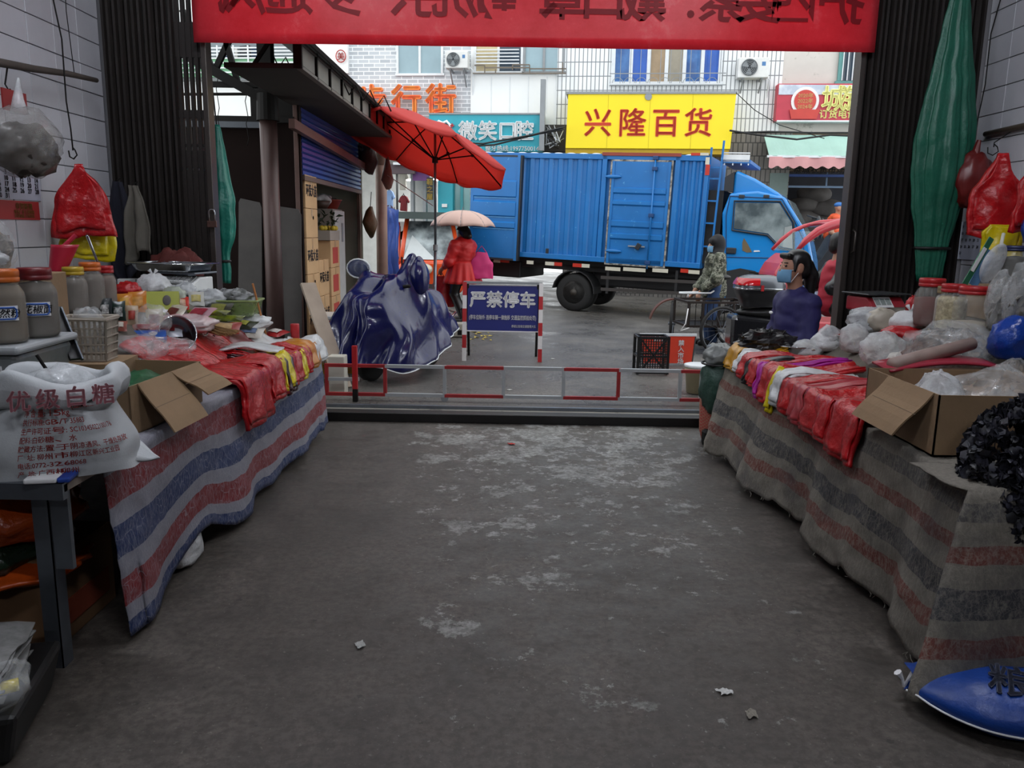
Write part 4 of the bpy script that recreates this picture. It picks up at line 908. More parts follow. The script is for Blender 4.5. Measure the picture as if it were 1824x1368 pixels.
for dz in (0, .035):
    b = MB(); P_ = []
    for q in range(9):
        V = .36 + .012 * q + dz * .8; U = .71 + .012 * q; v_ = Vector(cov(U, V)); P_.append(v_ + (v_ - Vector((v_.x * .6, 0, .4))).normalized() * .012)
    b.tube(P_, .007, 5); b.build('reflective_strip', m_inkw, CV, True)

# ------------------------------------------------------------ booth with blue shutter on the left
BX, BY0, BY1 = -2.27, 8.7, 12.1
t = thing('market_booth', 'brown metal booth with a half-open blue roller shutter', 'booth', (0, 0, 0))
m_bside = mat('booth_brown_panel', '1C1412', .95, 0, .3, 2, spec=.1); m_shut = mat('shutter_blue', '2C4C98', .3, .2, .25, 2)
b = MB(); b.span((-4.6, BY0, -.03), (BX, BY0 + .06, 2.62)); b.build('side_wall', m_bside, t)
b = MB(); b.span((-4.6, BY0 + .06, -.03), (-4.5, BY1, 2.9)); b.build('back_wall', mat('booth_inner', '8A8C7C', .7), t)
b = MB(); b.span((-4.6, BY1, -.03), (BX, BY1 + .06, 2.9)); b.build('end_wall', mat('booth_inner', '8A8C7C'), t)
b = MB(); b.span((-4.6, BY0 - .03, 2.62), (BX - .05, BY1, 2.68)); b.build('roof', m_dark, t)
b = MB(); b.span((-4.6, BY0 - .06, 2.56), (BX - .3, BY0, 2.62)); b.build('roof_edge', mat('roof_edge_grey', '4A5058', .5), t)
b = MB(); b.span((-4.6, BY0 + .06, -.03), (BX, BY1, .02)); b.build('booth_floor', m_conc, t)
b = MB(); b.span((BX - .5, BY0 - .005, 2.62), (BX, BY0 + .1, 3.0)); b.build('shutter_box_end', m_dark, t)
for y, q, nm in ((BY0, '5A4038', 'door_post'), (BY1 - .05, '6A5448', 'door_post')):
    b = MB(); b.span((BX - .06, y - .02, -.03), (BX - .015, y + .08, 2.95)); b.build(nm, mat('post_' + q, q, .6, 0, .3, 4), t, bevel=.006)
n_s = 14; sz0_, sz1_ = 2.1, 2.92
for i in range(n_s):                         # each roller slat a part
    z = sz0_ + (sz1_ - sz0_) * i / n_s; h_ = (sz1_ - sz0_) / n_s
    b = MB(); b.prism([(0, z), (.022, z + h_ * .25), (.022, z + h_ * .8), (0, z + h_ * .97)], BY0 + .08, BY1 - .05, lambda p, q, d: (BX - .02 + p, d, q)); b.build('shutter_slat', m_shut, t)
b = MB(); b.span((BX - .03, BY0 + .08, sz0_ - .05), (BX + .02, BY1 - .05, sz0_)); b.build('shutter_bar', mat('shutter_bar_brown', '6A5848', .5), t)
b = MB(); b.bar((BX + .07, BY0 - .55, 2.55), (BX + .07, BY1 - .1, 2.43), .06, .09); b.build('awning_beam', mat('beam_brown', '6A4A42', .5, 0, .3, 3), t)
b = MB(); b.span((BX - 2.0, BY0 + .3, 2.45), (BX - .8, BY0 + .36, 2.5)); b.build('added_glow_strip', emis('booth_fill_glow', 'FFF6E4', 6), t)  # added glowing strip that lifts the cartons; no lamp is seen in the booth
m_b2 = mat('blue_tarp', '3A58A8', .5, 0, .3, 3, bump=.4, bs=10, bd=.03)
# cartons stacked inside the booth, each its own
def carton(label, loc, d, txt=None, rz=0, red=None, m=m_card2, group='cartons stacked in the booth'):
    c = thing('carton', label, 'box', loc, rz, group)
    b = MB(); b.span((-d[0] / 2, -d[1] / 2, 0), (d[0] / 2, d[1] / 2, d[2])); b.build('body', m, c, bevel=.006)
    b = MB(); b.span((-d[0] / 2 + .0, -.03, d[2]), (d[0] / 2, .03, d[2] + .003)); b.span((d[0] / 2, -.03, d[2] * .7), (d[0] / 2 + .002, .03, d[2])); b.build('tape', mat('packing_tape', 'B8986C', .35), c)
    if txt: text(txt, d[1] * .27, m_ink, c, (d[0] / 2 + .003, .0, d[2] * .52), (R(90), 0, R(90)), .001, .02, sx=.85)
    if txt is None and red is None:
        b = MB(); b.lathe([(.001, 0), (.022, 0)], 12, (d[0] / 2 + .004, .05, d[2] * .7), (0, R(90), 0)); b.build('hand_hole', m_ink, c)
    if red:
        b = MB(); b.span((d[0] / 2, -d[1] * .3, d[2] * .15), (d[0] / 2 + .003, d[1] * .3, d[2] * .75)); b.build('red_panel', mat('carton_red', 'B8443A', .7), c)
    return c
zz = -.0; col = [(.3, 0), (.42, '环保大苗'), (.3, 0), (.4, '环保大苗'), (.32, 0), (.38, '环保大苗')]
ords = ['lowest', 'second', 'third', 'fourth', 'fifth', 'sixth']
for i, (h_, s_) in enumerate(col):
    carton('pale carton at the booth door post, %s from the floor' % ords[i], (BX - .21, BY0 + .42, zz + .02), (.42, .52, h_ - .004), s_ or None); zz += h_
for i in range(2): carton(['upright pale carton on top of the stack, near side', 'upright pale carton on top of the stack, far side'][i], (BX - .21, BY0 + .3 + .27 * i, zz + .02), (.4, .26, .0 + 2.05 - zz - .06), None)
zz = 0.02
for i, (h_, s_) in enumerate([(.3, 0), (.43, '环保大苗'), (.43, '环保大苗')]):
    carton('pale carton in the short second stack, %s' % ['bottom', 'middle', 'top'][i], (BX - .22, BY0 + 1.02, zz), (.4, .5, h_ - .004), s_ or None); zz += h_
zz = 0.02
for i, h_ in enumerate((.32, .36, .36, .34)):
    carton('fruit carton with red panel, %s in the rear stack' % ['bottom', 'second', 'third', 'topmost'][i], (BX - .22, BY0 + 1.65, zz), (.4, .5, h_ - .004), None, 0, True); zz += h_
t2 = thing('shallow_box', 'shallow grey carton of leafy fruit on the rear carton stack', 'box', (BX - .22, BY0 + 1.65, zz))
b = MB(); b.span((-.2, -.28, 0), (.2, .28, .12)); b.build('tray', mat('grey_card', 'A09A90', .8), t2)
for i in range(34):
    b = MB(); a = random.uniform(-.2, .2), random.uniform(-.27, .2), .12 + random.uniform(.0, .2); r_ = random.uniform(0, 6)
    b.add([(0, 0, 0), (.05, .025, .02), (.11, 0, .01), (.05, -.025, .02)], [(0, 1, 2, 3)])
    o = b.build('leaf', mat('leaf_dark', '25351E', .5, 0, .3, 9), t2); o.location = a; o.rotation_euler = (random.uniform(-.8, .8), random.uniform(-.9, .3), r_)
for i in range(6):
    b = MB(); b.ell((0, 0, 0), (.035, .035, .033), 12, 8); o = b.build('lemon', mat('lemon_skin', 'C8B030', .5), t2, True); o.location = (random.uniform(0, .18), random.uniform(-.1, .27), .15)
p = pX(590, 520, BX - .35); t2 = thing('cabinet', 'tall grey cabinet with white front inside the booth', 'cabinet', (BX - .42, BY0 + 2.3, .02))
b = MB(); b.span((-.35, -.3, 0), (.3, .3, 1.78)); b.build('body', mat('cabinet_grey', '8A847C', .6), t2, bevel=.01)
b = MB(); b.span((.3, -.3, .03), (.33, .3, 1.76)); q = b.build('door', mat('cabinet_white', 'C0C4C0', .45), t2, bevel=.008)
b = MB(); b.span((.33, .08, 1.35), (.34, .16, 1.6)); b.build('handle', m_frame, q)
for i in range(7):
    b = MB(); b.span((.33, -.25 + i * .07, .06), (.34, -.22 + i * .07, .4)); b.build('vent_slit', m_frame, q)
p0 = Vector((BX - .42, BY0 + 2.3, 1.8))
t2 = thing('basin', 'red plastic basin on the grey cabinet', 'basin', p0 + Vector((.12, .15, 0)))
b = MB(); b.lathe([(.001, 0), (.14, 0), (.2, .12), (.205, .12), (.21, .13), (.195, .13), (.14, .015), (.001, .015)], 24); b.build('bowl', mat('basin_red', '9A3C30', .4), t2, True)
b = MB(); b.ell((0, 0, .1), (.15, .15, .07)); b.rough(.04, 9, 2); b.build('contents', mat('dark_goods', '2A2220', .8), t2, True)
t2 = thing('wrapped_bowl', 'dark bowl wrapped in clear film on the grey cabinet', 'bowl', p0 + Vector((.1, -.2, 0)))
b = MB(); b.lathe([(.001, 0), (.1, 0), (.17, .1), (.16, .1), (.09, .01)], 20); b.build('bowl', mat('bowl_brown', '4A3A30', .5), t2, True)
b = MB(); b.ell((0, 0, .12), (.16, .16, .07)); b.rough(.05, 10, 5); b.build('wrap', m_milk, t2, True)
t2 = thing('hanging_bag', 'clear bag of red goods hanging inside the booth doorway', 'bag', (BX - .45, BY0 + 1.55, 1.72))
b = MB(); b.lathe([(.001, 0), (.1, .02), (.13, .12), (.11, .24), (.03, .33), (.05, .4)], 18); b.rough(.03, 9, 2); b.build('film', m_clear, t2, True)
b = MB(); b.lathe([(.001, .01), (.09, .03), (.11, .12), (.09, .2), (.001, .22)], 16); b.build('contents', mat('brick_goods', '7A3028', .6, 0, .4, 14), t2, True)
t2 = thing('red_lantern', 'round red lantern hanging high in the booth doorway', 'lantern', (BX - .5, BY0 + 1.2, 2.02))
b = MB()
for i in range(10):
    a = i * .628; b.grid(lambda u, v, a=a: (.14 * math.sin(math.pi * (.12 + .76 * v)) * math.cos(a + u * .628) * (1 - .08 * abs(2 * u - 1)), .14 * math.sin(math.pi * (.12 + .76 * v)) * math.sin(a + u * .628) * (1 - .08 * abs(2 * u - 1)), -.1 + .2 * v), 4, 8)
b.build('shade', mat('lantern_red', 'B01420', .4), t2, True)
b = MB(); b.cyl((0, 0, .08), (0, 0, .14), .05, 12); b.cyl((0, 0, -.14), (0, 0, -.08), .05, 12); b.build('cap', mat('gold_cap', 'B89030', .4, .5), t2)
b = MB(); b.box((BX - 1.3, BY0 + 2.75, 1.75), (.9, .7, .6)); b.rough(.08, 2.5, 3); o = b.build('tarp_bundle', m_b2); tag(o, 'blue tarpaulin covering goods deep inside the booth', 'tarpaulin')
b = MB(); b.grid(lambda u, v: (-2.02 + .06 * math.sin(u * 20), 12.5 + 1.3 * u + .1 * math.sin(v * 9), 1.85 - 1.4 * v + .04 * math.sin(u * 14)), 30, 14); b.rough(.04, 4, 8); o = b.build('tarp_curtain', m_b2, None, True, solid=.01); tag(o, 'blue tarpaulin hanging beyond the booth by the clothes shop', 'tarpaulin')
# clutter hung on the far door post
for (x, y, w_, h_, c, lab, nm) in ((655, 260, 26, 95, '4A2E28', 'dark brown bundle of bags hanging on the booth far post', 'bag_bundle'), (660, 395, 22, 56, '6A5030', 'tan carrier bag hanging on the booth far post', 'carrier_bag'), (690, 300, 16, 70, 'A07868', 'dusty pink wrapped roll beside the booth far post', 'wrapped_roll')):
    p = px(x, y, BY1 - .15); s_ = sz(p); b = MB(); b.lathe([(.02, h_ * .5 * s_), (w_ * .3 * s_, h_ * .3 * s_), (w_ * .5 * s_, 0), (w_ * .55 * s_, -h_ * .3 * s_), (w_ * .3 * s_, -h_ * .48 * s_), (.001, -h_ * .5 * s_)], 16); b.rough(.05, 6, x)
    t2 = thing(nm, lab, 'bag', p); b.build('pouch', mat('hang_' + c, c, .5, 0, .4, 6, bump=.5, bs=20, bd=.02), t2, True)
    b = MB(); b.cyl((0, 0, h_ * .45 * s_), (0, .1, h_ * .5 * s_ + .2), .006, 6); b.build('string', m_dark, t2)
p = px(680, 400, BY1 + .2); b = MB(); b.cyl((0, 0, -p.z - .03), (0, 0, 2.75 - p.z), .085, 16); b.tube([(0, 0, .9), (.05, -.1, 1.2), (.0, 0, 1.5)], .1, 10); o = b.build('drain_pipe', mat('dusty_pink_pipe', 'A88A7C', .6, 0, .3, 4), None, True); o.location = p; tag(o, 'dusty pink drain pipe at the far corner of the booth', 'pipe')
# yellow crate, styrofoam box and white plank at the booth foot
def lattice_crate(label, loc, d, m, rz=0):
    t = thing('lattice_crate', label, 'crate', loc, rz)
    b = MB(); w_, l_, h_ = d
    for z in (.01, h_ - .01):
        for s in (-1, 1): b.bar((-w_ / 2, s * l_ / 2, z), (w_ / 2, s * l_ / 2, z), .02); b.bar((s * w_ / 2, -l_ / 2, z), (s * w_ / 2, l_ / 2, z), .02)
    for s in (-1, 1):
        for q in (-1, 1): b.bar((s * w_ / 2, q * l_ / 2, 0), (s * w_ / 2, q * l_ / 2, h_), .025)
    b.build('frame', m, t)
    b = MB()
    for i in range(1, 9):
        for s in (-1, 1): b.bar((-w_ / 2 + w_ * i / 9, s * l_ / 2, 0), (-w_ / 2 + w_ * i / 9, s * l_ / 2, h_), .008); b.bar((s * w_ / 2, -l_ / 2 + l_ * i / 9, 0), (s * w_ / 2, -l_ / 2 + l_ * i / 9, h_), .008)
    for i in range(1, 6):
        for s in (-1, 1): b.bar((-w_ / 2, s * l_ / 2, h_ * i / 6), (w_ / 2, s * l_ / 2, h_ * i / 6), .006); b.bar((s * w_ / 2, -l_ / 2, h_ * i / 6), (s * w_ / 2, l_ / 2, h_ * i / 6), .006)
    b.build('lattice', m, t); b = MB(); b.span((-w_ / 2, -l_ / 2, 0), (w_ / 2, l_ / 2, .01)); b.build('base', m, t); return t
m_yc = mat('crate_yellow', 'B88A20', .5)
lattice_crate('yellow lattice crate behind the leaning plank, lower', (-2.0, 8.95, -.03), (.36, .5, .22), m_yc, .2)
lattice_crate('yellow lattice crate behind the leaning plank, upper', (-2.0, 8.97, .2), (.36, .5, .22), m_yc, .15)
t2 = thing('foam_box', 'white foam box with red stripe on the yellow crates', 'box', (-2.0, 9.0, .43), .1)
b = MB(); b.span((-.17, -.24, 0), (.17, .24, .13)); b.build('body', m_white, t2, bevel=.015)
b = MB(); b.span((-.18, -.25, .13), (.18, .25, .17)); b.build('lid', m_white, t2, bevel=.01); b = MB(); b.span((-.172, -.242, .1), (.172, .242, .12)); b.build('stripe', m_red, t2)
pa, pb_ = px(548, 505, 8.35), px(612, 645, 7.75); pb_.z = 0.0
b = MB(); b.bar(pb_, pa, .16, .03); o = b.build('plank', mat('pale_plank', 'A89888', .75, 0, .25, 4)); tag(o, 'pale wooden plank leaning by the booth corner post', 'plank')
# pipe column with truss and gutter roof above the booth
t2 = thing('roof_column', 'rusty brown pipe column with bracket arms left of the booth', 'column', (-2.43, 8.15, -.03))
b = MB(); b.cyl((0, 0, 0), (0, 0, 2.66), .085, 18); b.build('pipe', mat('column_rust', '4C3834', .45, .2, .3, 2), t2, True)
b = MB(); b.cyl((0, 0, 2.6), (0, 0, 2.85), .11, 18, .1); b.bar((0, 0, 2.8), (0, 0, 3.35), .13); b.build('pipe_head', m_dark, t2)
for a, c in (((.0, 0, 2.78), (-1.15, 0, 3.4)), ((-.5, 0, 3.05), (-.78, 0, 3.6)), ((-.5, 0, 3.05), (-.2, 0, 3.6)), ((-.28, 0, 2.95), (-.42, 0, 3.5)), ((-.62, 0, 2.93), (.6, 0, 2.93))):
    b = MB(); b.bar(a, c, .09 if a == (0, 0, 2.78) else .05); b.build('truss_arm', m_dark, t2)
for i in range(9):
    b = MB(); b.tube([(-.1 + .14 * i, .3, 3.2 - .05 * i), (-.03 + .14 * i, .3, 3.3 - .05 * i), (.04 + .14 * i, .3, 3.15 - .05 * i)], .008, 5); b.build('truss_wire', m_dark, t2)
t2 = thing('gutter_roof', 'long dark gutter roof running back above the booth', 'roof', (0, 0, 0))
GX = -1.75
b = MB(); b.span((-2.35, 6.75, 2.8), (GX, 12.4, 2.84)); b.build('soffit', mat('soffit_dark', '2A2622', .7, 0, .3, 3), t2)
b = MB(); b.add([(-2.4, 6.75, 3.4), (GX + .1, 6.75, 3.0), (GX + .1, 12.4, 3.0), (-2.4, 12.4, 3.4)], [(0, 1, 2, 3)]); b.build('roof_sheet', m_dark, t2, solid=.03)
for i in range(11):
    y0 = 6.75 + i * .5136; b = MB(); b.span((GX - .02, y0 + .02, 2.84), (GX + .01, y0 + .49, 2.99)); b.build('fascia_panel', mat('fascia_grey', '787670', .6, 0, .25, 3) if i < 6 else mat('fascia_red', '8A2E30', .6, 0, .25, 3), t2)
    b = MB(); b.span((GX - .04, y0 - .015, 2.8), (GX + .03, y0 + .015, 3.02)); b.build('fascia_joint', m_dark, t2)
for z in (2.81, 3.0):
    b = MB(); b.span((GX - .02, 6.75, z - .012), (GX + .03, 12.42, z + .012)); b.build('gutter_lip', mat('lip_grey', '5C5854', .5), t2)
for i in range(6):
    b = MB(); b.bar((-2.33, 7.2 + i, 2.82), (GX - .1, 7.2 + i, 2.82), .05, .03); b.bar((-2.3, 7.2 + i, 2.84), (-2.0, 7.2 + i, 3.25), .03); b.build('cross_bar', m_dark, t2)
# boards leaning on the booth side wall, dim hanging tarp, wires
for x0, y0, x1, y1, yy, lab in ((452, 360, 440, 520, 8.5, 'grey plank standing against the booth side, narrow'), (512, 372, 505, 590, 8.45, 'wide grey board with rounded top behind the pipe column')):
    p = px((x0 + x1) / 2, y1, yy); w_ = .13 if x0 == 452 else .19; h_ = px(x0, y0, yy).z + .03
    b = MB(); b.prism([(-w_, 0), (w_, 0), (w_ * .95, h_ - .06), (w_ * .8, h_), (-w_ * .75, h_ + .04), (-w_ * .9, h_)], -.012, .012, lambda a, c, d: (a, d + .13 * c, c)); o = b.build('board', mat('grey_board', '3C3835', .7, 0, .35, 4)); o.location = (p.x, yy - .12, -.03); tag(o, lab, 'board')
def tied_tarp(label, x, ytop, ytie, yend, wmax, wtop, wtie, Y, m, n=14, seed=1, ymax=.6):
    """gathered cloth hanging from a point, tied near the foot, pleated all round"""
    p = px(x, ytie, Y); s_ = sz(p); zt = px(x, ytop, Y).z - p.z; ze = px(x, yend, Y).z - p.z
    t = thing('tied_tarp', label, 'tarpaulin', p)
    def fn(U, V):
        z = ze + (zt - ze) * V; th = U * 2 * math.pi
        if z < 0: w_ = wtie + (wmax * .42 - wtie) * (z / ze) ** .7
        else:
            q = z / zt; w_ = wtie + (wmax - wtie) * sst(0, .3, q) if q < ymax else wmax + (wtop - wmax) * ((q - ymax) / (1 - ymax))
        w_ *= s_ / 2; f = 1 + (.22 * noise.noise(Vector((math.cos(th) * n * .2, math.sin(th) * n * .2, z * .35 + seed))) + .06 * (1 - 2 * abs(math.sin(th * n * .3 + 2 * math.sin(th + seed) + z * .8)))) * (1 if abs(z) > .03 else .4) + .05 * math.sin(th * 3 + z * 3 + seed)
        return (w_ * f * math.cos(th) * 1.0, w_ * .62 * f * math.sin(th), z)
    b = MB(); b.grid(fn, 150, 40); b.rough(.012, 8, seed); b.build('cloth', m, t, True, solid=.003)
    b = MB(); r_ = wtie * s_ / 2; b.tube([(r_ * 1.06 * math.cos(i * .314), r_ * .7 * math.sin(i * .314), 0) for i in range(20)], .012, 6, True); b.build('tie_cord', m_black, t, True); b = MB(); b.tube([(0, 0, zt - .02), (0, GY + .1 - p.y, 3.76 - p.z)], .006, 5); b.build('hanging_cord', m_dark, t)
    return t
m_gt = mat('green_tarp', '127A68', .38, 0, .3, 4, bump=.4, bs=18, bd=.02)
tied_tarp('green tarpaulin gathered and tied outside the left gate', 398, 222, 465, 505, 46, 8, 22, 6.75, m_gt, 10, 2, .45)
tied_tarp('tall dark green tarpaulin tied in front of the right gate', 1660, -60, 442, 500, 94, 14, 56, 6.15, mat('dark_green_tarp', '0E5E48', .45, 0, .25, 4, bump=.4, bs=18, bd=.02), 22, 5, .42)
for x, y0, y1, yy, lab in ((392, 120, 260, 8.13, 'thin wire hanging over the white building, left'), (442, 120, 260, 8.13, 'thin wire hanging beside the pipe column')):
    b = MB(); A_ = px(x, y1, yy); A_.z = 2.78 - (A_.x + 2.43) * .539; P_ = [A_.lerp(px(x, y1, yy), i / 8) + Vector((.012 * math.sin(i * 2.1), 0, 0)) for i in range(9)]; b.tube(P_, .004, 5); tag(b.build('hanging_wire', m_dark, None, True), lab, 'wire')
b = MB(); b.tube([Vector((-3.6, 8.15, px(375, 170, 8.15).z)), Vector((-2.43, 8.15, px(450, 167, 8.15).z))], .014, 6); tag(b.build('hanging_wire', m_dark), 'thick dark cable crossing in front of the white building', 'wire')

# ------------------------------------------------------------ big red market umbrella
up = px(773, 470, 11.0); t = thing('market_umbrella', 'large tilted red market umbrella on a steel pole', 'umbrella', (up.x, 11.0, zg(up.x, 11)))
hub = px(775, 285, 11.0) - Vector(t.location); apex = hub + Vector((-.03, 0, .48))
b = MB(); b.cyl((0, 0, 0), (.02, 0, 1.3), .022, 10); b.cyl((.02, 0, 1.3), (hub.x, hub.y, hub.z + .45), .017, 10); b.build('pole', m_steel, t, True)
b = MB(); b.cyl((.02, 0, 1.26), (.02, 0, 1.34), .032, 10); b.build('pole_clamp', m_frame, t)
UM = Matrix.Translation(apex) @ Matrix.Rotation(R(19), 4, 'Y') @ Matrix.Rotation(R(-11), 4, 'X')
rim = [UM @ Vector((1.22 * math.cos(R(22.5 + 45 * i)), 1.22 * math.sin(R(22.5 + 45 * i)), -.36)) for i in range(8)]
ap = UM @ Vector((0, 0, 0)); m_um = NT('umbrella_red'); m_um.set(Roughness=.6); tr = m_um.new('BsdfTranslucent'); mx = m_um.new('MixShader'); mx.inputs[0].default_value = .5
m_um.b.inputs['Base Color'].default_value = lin('D0443E'); tr.inputs[0].default_value = lin('F27A6E'); m_um.link(m_um.b.outputs[0], mx.inputs[1]); m_um.link(tr.outputs[0], mx.inputs[2]); m_um.link(mx.outputs[0], m_um.out.inputs[0]); m_um = m_um.m
dn = (UM.to_3x3() @ Vector((0, 0, -1)))
for i in range(8):
    A_, B_ = rim[i], rim[(i + 1) % 8]
    b = MB(); b.grid(lambda u, v: ap.lerp(A_.lerp(B_, u), v) + dn * (.05 * math.sin(math.pi * u) * v - .1 * math.sin(math.pi * v) * .6), 8, 8); b.build('canopy_panel', m_um, t, True, solid=.002)
    b = MB(); b.grid(lambda u, v: A_.lerp(B_, u) + dn * (.05 * math.sin(math.pi * u) + v * (.035 + .02 * math.sin(u * 9.42))), 12, 2); b.build('valance', m_um, t, True, solid=.002)
    b = MB(); b.tube([ap.lerp(A_, q) + dn * (.0 - .06 * math.sin(math.pi * q) + .015) for q in (0, .25, .5, .75, 1)], .009, 6); rb = b.build('rib', m_dark, t, True)
    J = ap.lerp(A_, .55) + dn * (-.04); b = MB(); b.tube([hub, J], .009, 6); b.build('strut', m_dark, rb); b = MB(); b.box(J, (.04, .04, .04)); b.build('joint', m_black, rb)
b = MB(); b.cyl(hub - Vector((0, 0, .04)), hub + Vector((0, 0, .04)), .04, 12); b.build('hub', m_black, t)
b = MB(); a0_ = px(690, 312, 11.9); b.tube([a0_, px(772, 367, 11.0)], .006, 5); tag(b.build('guy_rope', m_wframe), 'pale guy rope tied from the booth to the umbrella pole', 'rope')

# ------------------------------------------------------------ orange three-wheeler
tw = Vector((-1.62, 15.6, 0)); tw.z = zg(tw.x, tw.y)
t = thing('three_wheeler', 'orange three-wheeled cab vehicle behind the covered scooter', 'vehicle', tw, R(8))
m_or = mat('trike_orange', 'E2501E', .3, 0, .1, coat=.3)
k_ = 1.0
b = MB(); b.prism([(-.62, .25), (-.66, .55), (-.6, .82), (-.45, .9), (.45, .9), (.6, .82), (.66, .55), (.62, .25)], -.1, .35, lambda p, q, d: (p, d - .06 * (q > .5), q)); outward(b.build('front_cowl', m_or, t, bevel=.08, seg=3))
b = MB(); b.add([(-.52, -.1, .9), (.52, -.1, .9), (.4, .3, 1.62), (-.4, .3, 1.62)], [(0, 1, 2, 3)]); b.build('windscreen', mat('trike_glass', 'B8C4C6', .1, 0, .45, 2.2, c2='4A5256'), t, solid=.02)
b = MB(); b.add([(-.52, -.13, .9), (.1, -.13, .9), (-.34, .12, 1.35)], [(0, 1, 2)]); b.build('screen_glare', mat('screen_sheet', 'CCD2D2', .3), t, solid=.01)
for s in (-1, 1):
    b = MB(); b.tube([(s * .56, -.12, .85), (s * .5, .1, 1.25), (s * .43, .32, 1.68)], .045, 8); b.build('pillar', m_or, t, True)
    b = MB(); b.prism([(.0, .3), (.05, .9), (.35, 1.6), (.95, 1.6), (.95, .3)], s * .6 - .03, s * .6 + .03, lambda p, q, d: (d, p, q)); dr = outward(b.build('door', m_or, t, bevel=.02)); 
    b = MB(); b.prism([(.18, .98), (.42, 1.52), (.88, 1.52), (.88, .98)], s * .6 - .04, s * .6 + .04, lambda p, q, d: (d, p, q)); b.build('door_window', m_dpane, dr)
    b = MB(); b.ell((s * .74, -.02, 1.02), (.07, .04, .1)); b.tube([(s * .6, .0, .92), (s * .72, -.02, .98)], .012, 6); b.build('mirror', m_black, t, True)
    b = MB(); b.ell((s * .48, -.18, .78), (.055, .03, .045)); b.build('indicator', emis('indicator_amber', 'F09020', .6), t, True)
b = MB(); b.ell((-.12, -.2, .72), (.16, .06, .11)); b.build('headlamp', mat('headlamp_glass', 'C8C4B0', .15, .2), t, True)
b = MB(); b.span((-.85, -.1, 1.7), (.85, 1.9, 1.76)); b.build('roof', mat('trike_roof', '4A5654', .4, 0, .2, 2), t, bevel=.02)
b = MB(); b.span((-.87, -.13, 1.66), (.87, -.08, 1.79)); b.build('roof_gutter', mat('trike_roof', '4A5654'), t)
b = MB(); b.span((-.6, .9, .35), (.6, 2.0, 1.0)); b.build('cargo_bed', m_or, t, bevel=.02)
for s, y in ((0, .05), (-.55, 1.5), (.55, 1.5)):
    b = MB(); b.lathe([(.12, -.06), (.2, -.07), (.25, -.04), (.25, .04), (.2, .07), (.12, .06)], 24, (s, y, .25), (0, R(90), 0)); q = b.build('wheel', m_rub, t, True)
    b = MB(); b.lathe([(.001, -.05), (.12, -.05), (.12, .05), (.001, .05)], 20, (s, y, .25), (0, R(90), 0)); b.build('rim', m_steel, q)
b = MB(); b.ell((.15, .8, 1.15), (.2, .15, .3)); b.build('seat', m_black, t, True)
# no-entry plate, yellow-black bollard, tripod stand
p = street(722, 500); p = px(722, 500, 17.5); t = thing('traffic_plate', 'red and white traffic plate on a stand beside the three-wheeler', 'sign', (p.x, 17.5, zg(p.x, 17.5)))
b = MB(); b.span((-.2, -.02, .75), (.2, .02, 1.6)); b.build('plate', m_white, t); b = MB(); b.lathe([(.001, 0), (.17, 0)], 20, (.02, -.025, 1.25), (R(90), 0, 0)); b.span((-.15, -.025, .72), (.19, -.021, 1.0)); b.build('red_disc', m_red, t)
b = MB(); b.span((-.12, -.035, 1.12), (.16, -.028, 1.22)); b.build('white_bar', m_white, t); b = MB(); b.bar((0, 0, 0), (0, 0, .8), .05)
b.build('post', m_dark, t)
p = px(707, 440, 18.5); t = thing('warning_post', 'yellow and black banded post near the clothes shop', 'post', (p.x, 18.5, zg(p.x, 18.5)))
for i in range(8):
    b = MB(); b.cyl((0, 0, .15 * i), (0, 0, .15 * (i + 1)), .06, 12); b.build('band', [m_yelbag, m_black][i % 2], t)
p = px(716, 470, 13.5); t = thing('tripod_stand', 'black tripod foot stand left of the three-wheeler', 'stand', (p.x, 13.5, zg(p.x, 13.5)))
b = MB(); b.cyl((0, 0, .15), (0, 0, 1.0), .014, 8); b.build('pole', m_black, t)
for i in range(3):
    a = i * 2.09 + .4; b = MB(); b.cyl((0, 0, .32), (.33 * math.cos(a), .33 * math.sin(a), .01), .011, 6); b.build('leg', m_black, t)
# foam box and scraps behind the no parking sign
p = street(806, 598); t2 = thing('foam_box', 'dirty white foam box on the road behind the sign', 'box', p, .1)
b = MB(); b.span((-.2, -.14, 0), (.2, .14, .19)); b.build('body', mat('dirty_foam', 'A8A498', .8, 0, .4, 6), t2, bevel=.015); b = MB()
for i in range(3): b.span((-.13 + .1 * i, -.145, .03), (-.07 + .1 * i, -.135, .1))
b.build('vent', m_dark, t2)
p = px(885, 497, 15.2); t2 = thing('stone_block', 'pale stone kerb block under the truck tail', 'block', (p.x, 15.4, zg(p.x, 15.4)))
b = MB(); b.span((-.5, -.2, 0), (.5, .2, .33)); b.build('block', mat('pale_stone', 'A8A28C', .8, 0, .3, 4), t2, bevel=.02)
b = MB(); b.span((-.52, -.22, .33), (.52, .22, .38)); b.build('cap', mat('stone_cap', 'C0BCB0', .7), t2, bevel=.01)
random.seed(31)
for i in range(26):
    x, y = random.uniform(838, 872), random.uniform(586, 606); q = street(x, y); b = MB(); b.add([(0, 0, .004), (.07, .01, .012), (.08, .04, .004), (.01, .03, .02)], [(0, 1, 2, 3)])
    o = b.build('corn_husk', mat('husk_yellow', 'C8B458', .7)); o.location = q; o.rotation_euler = (0, 0, random.uniform(0, 6)); tag(o, 'small yellow scrap on the wet road under the blue sign', 'scrap', 'yellow scraps under the sign')
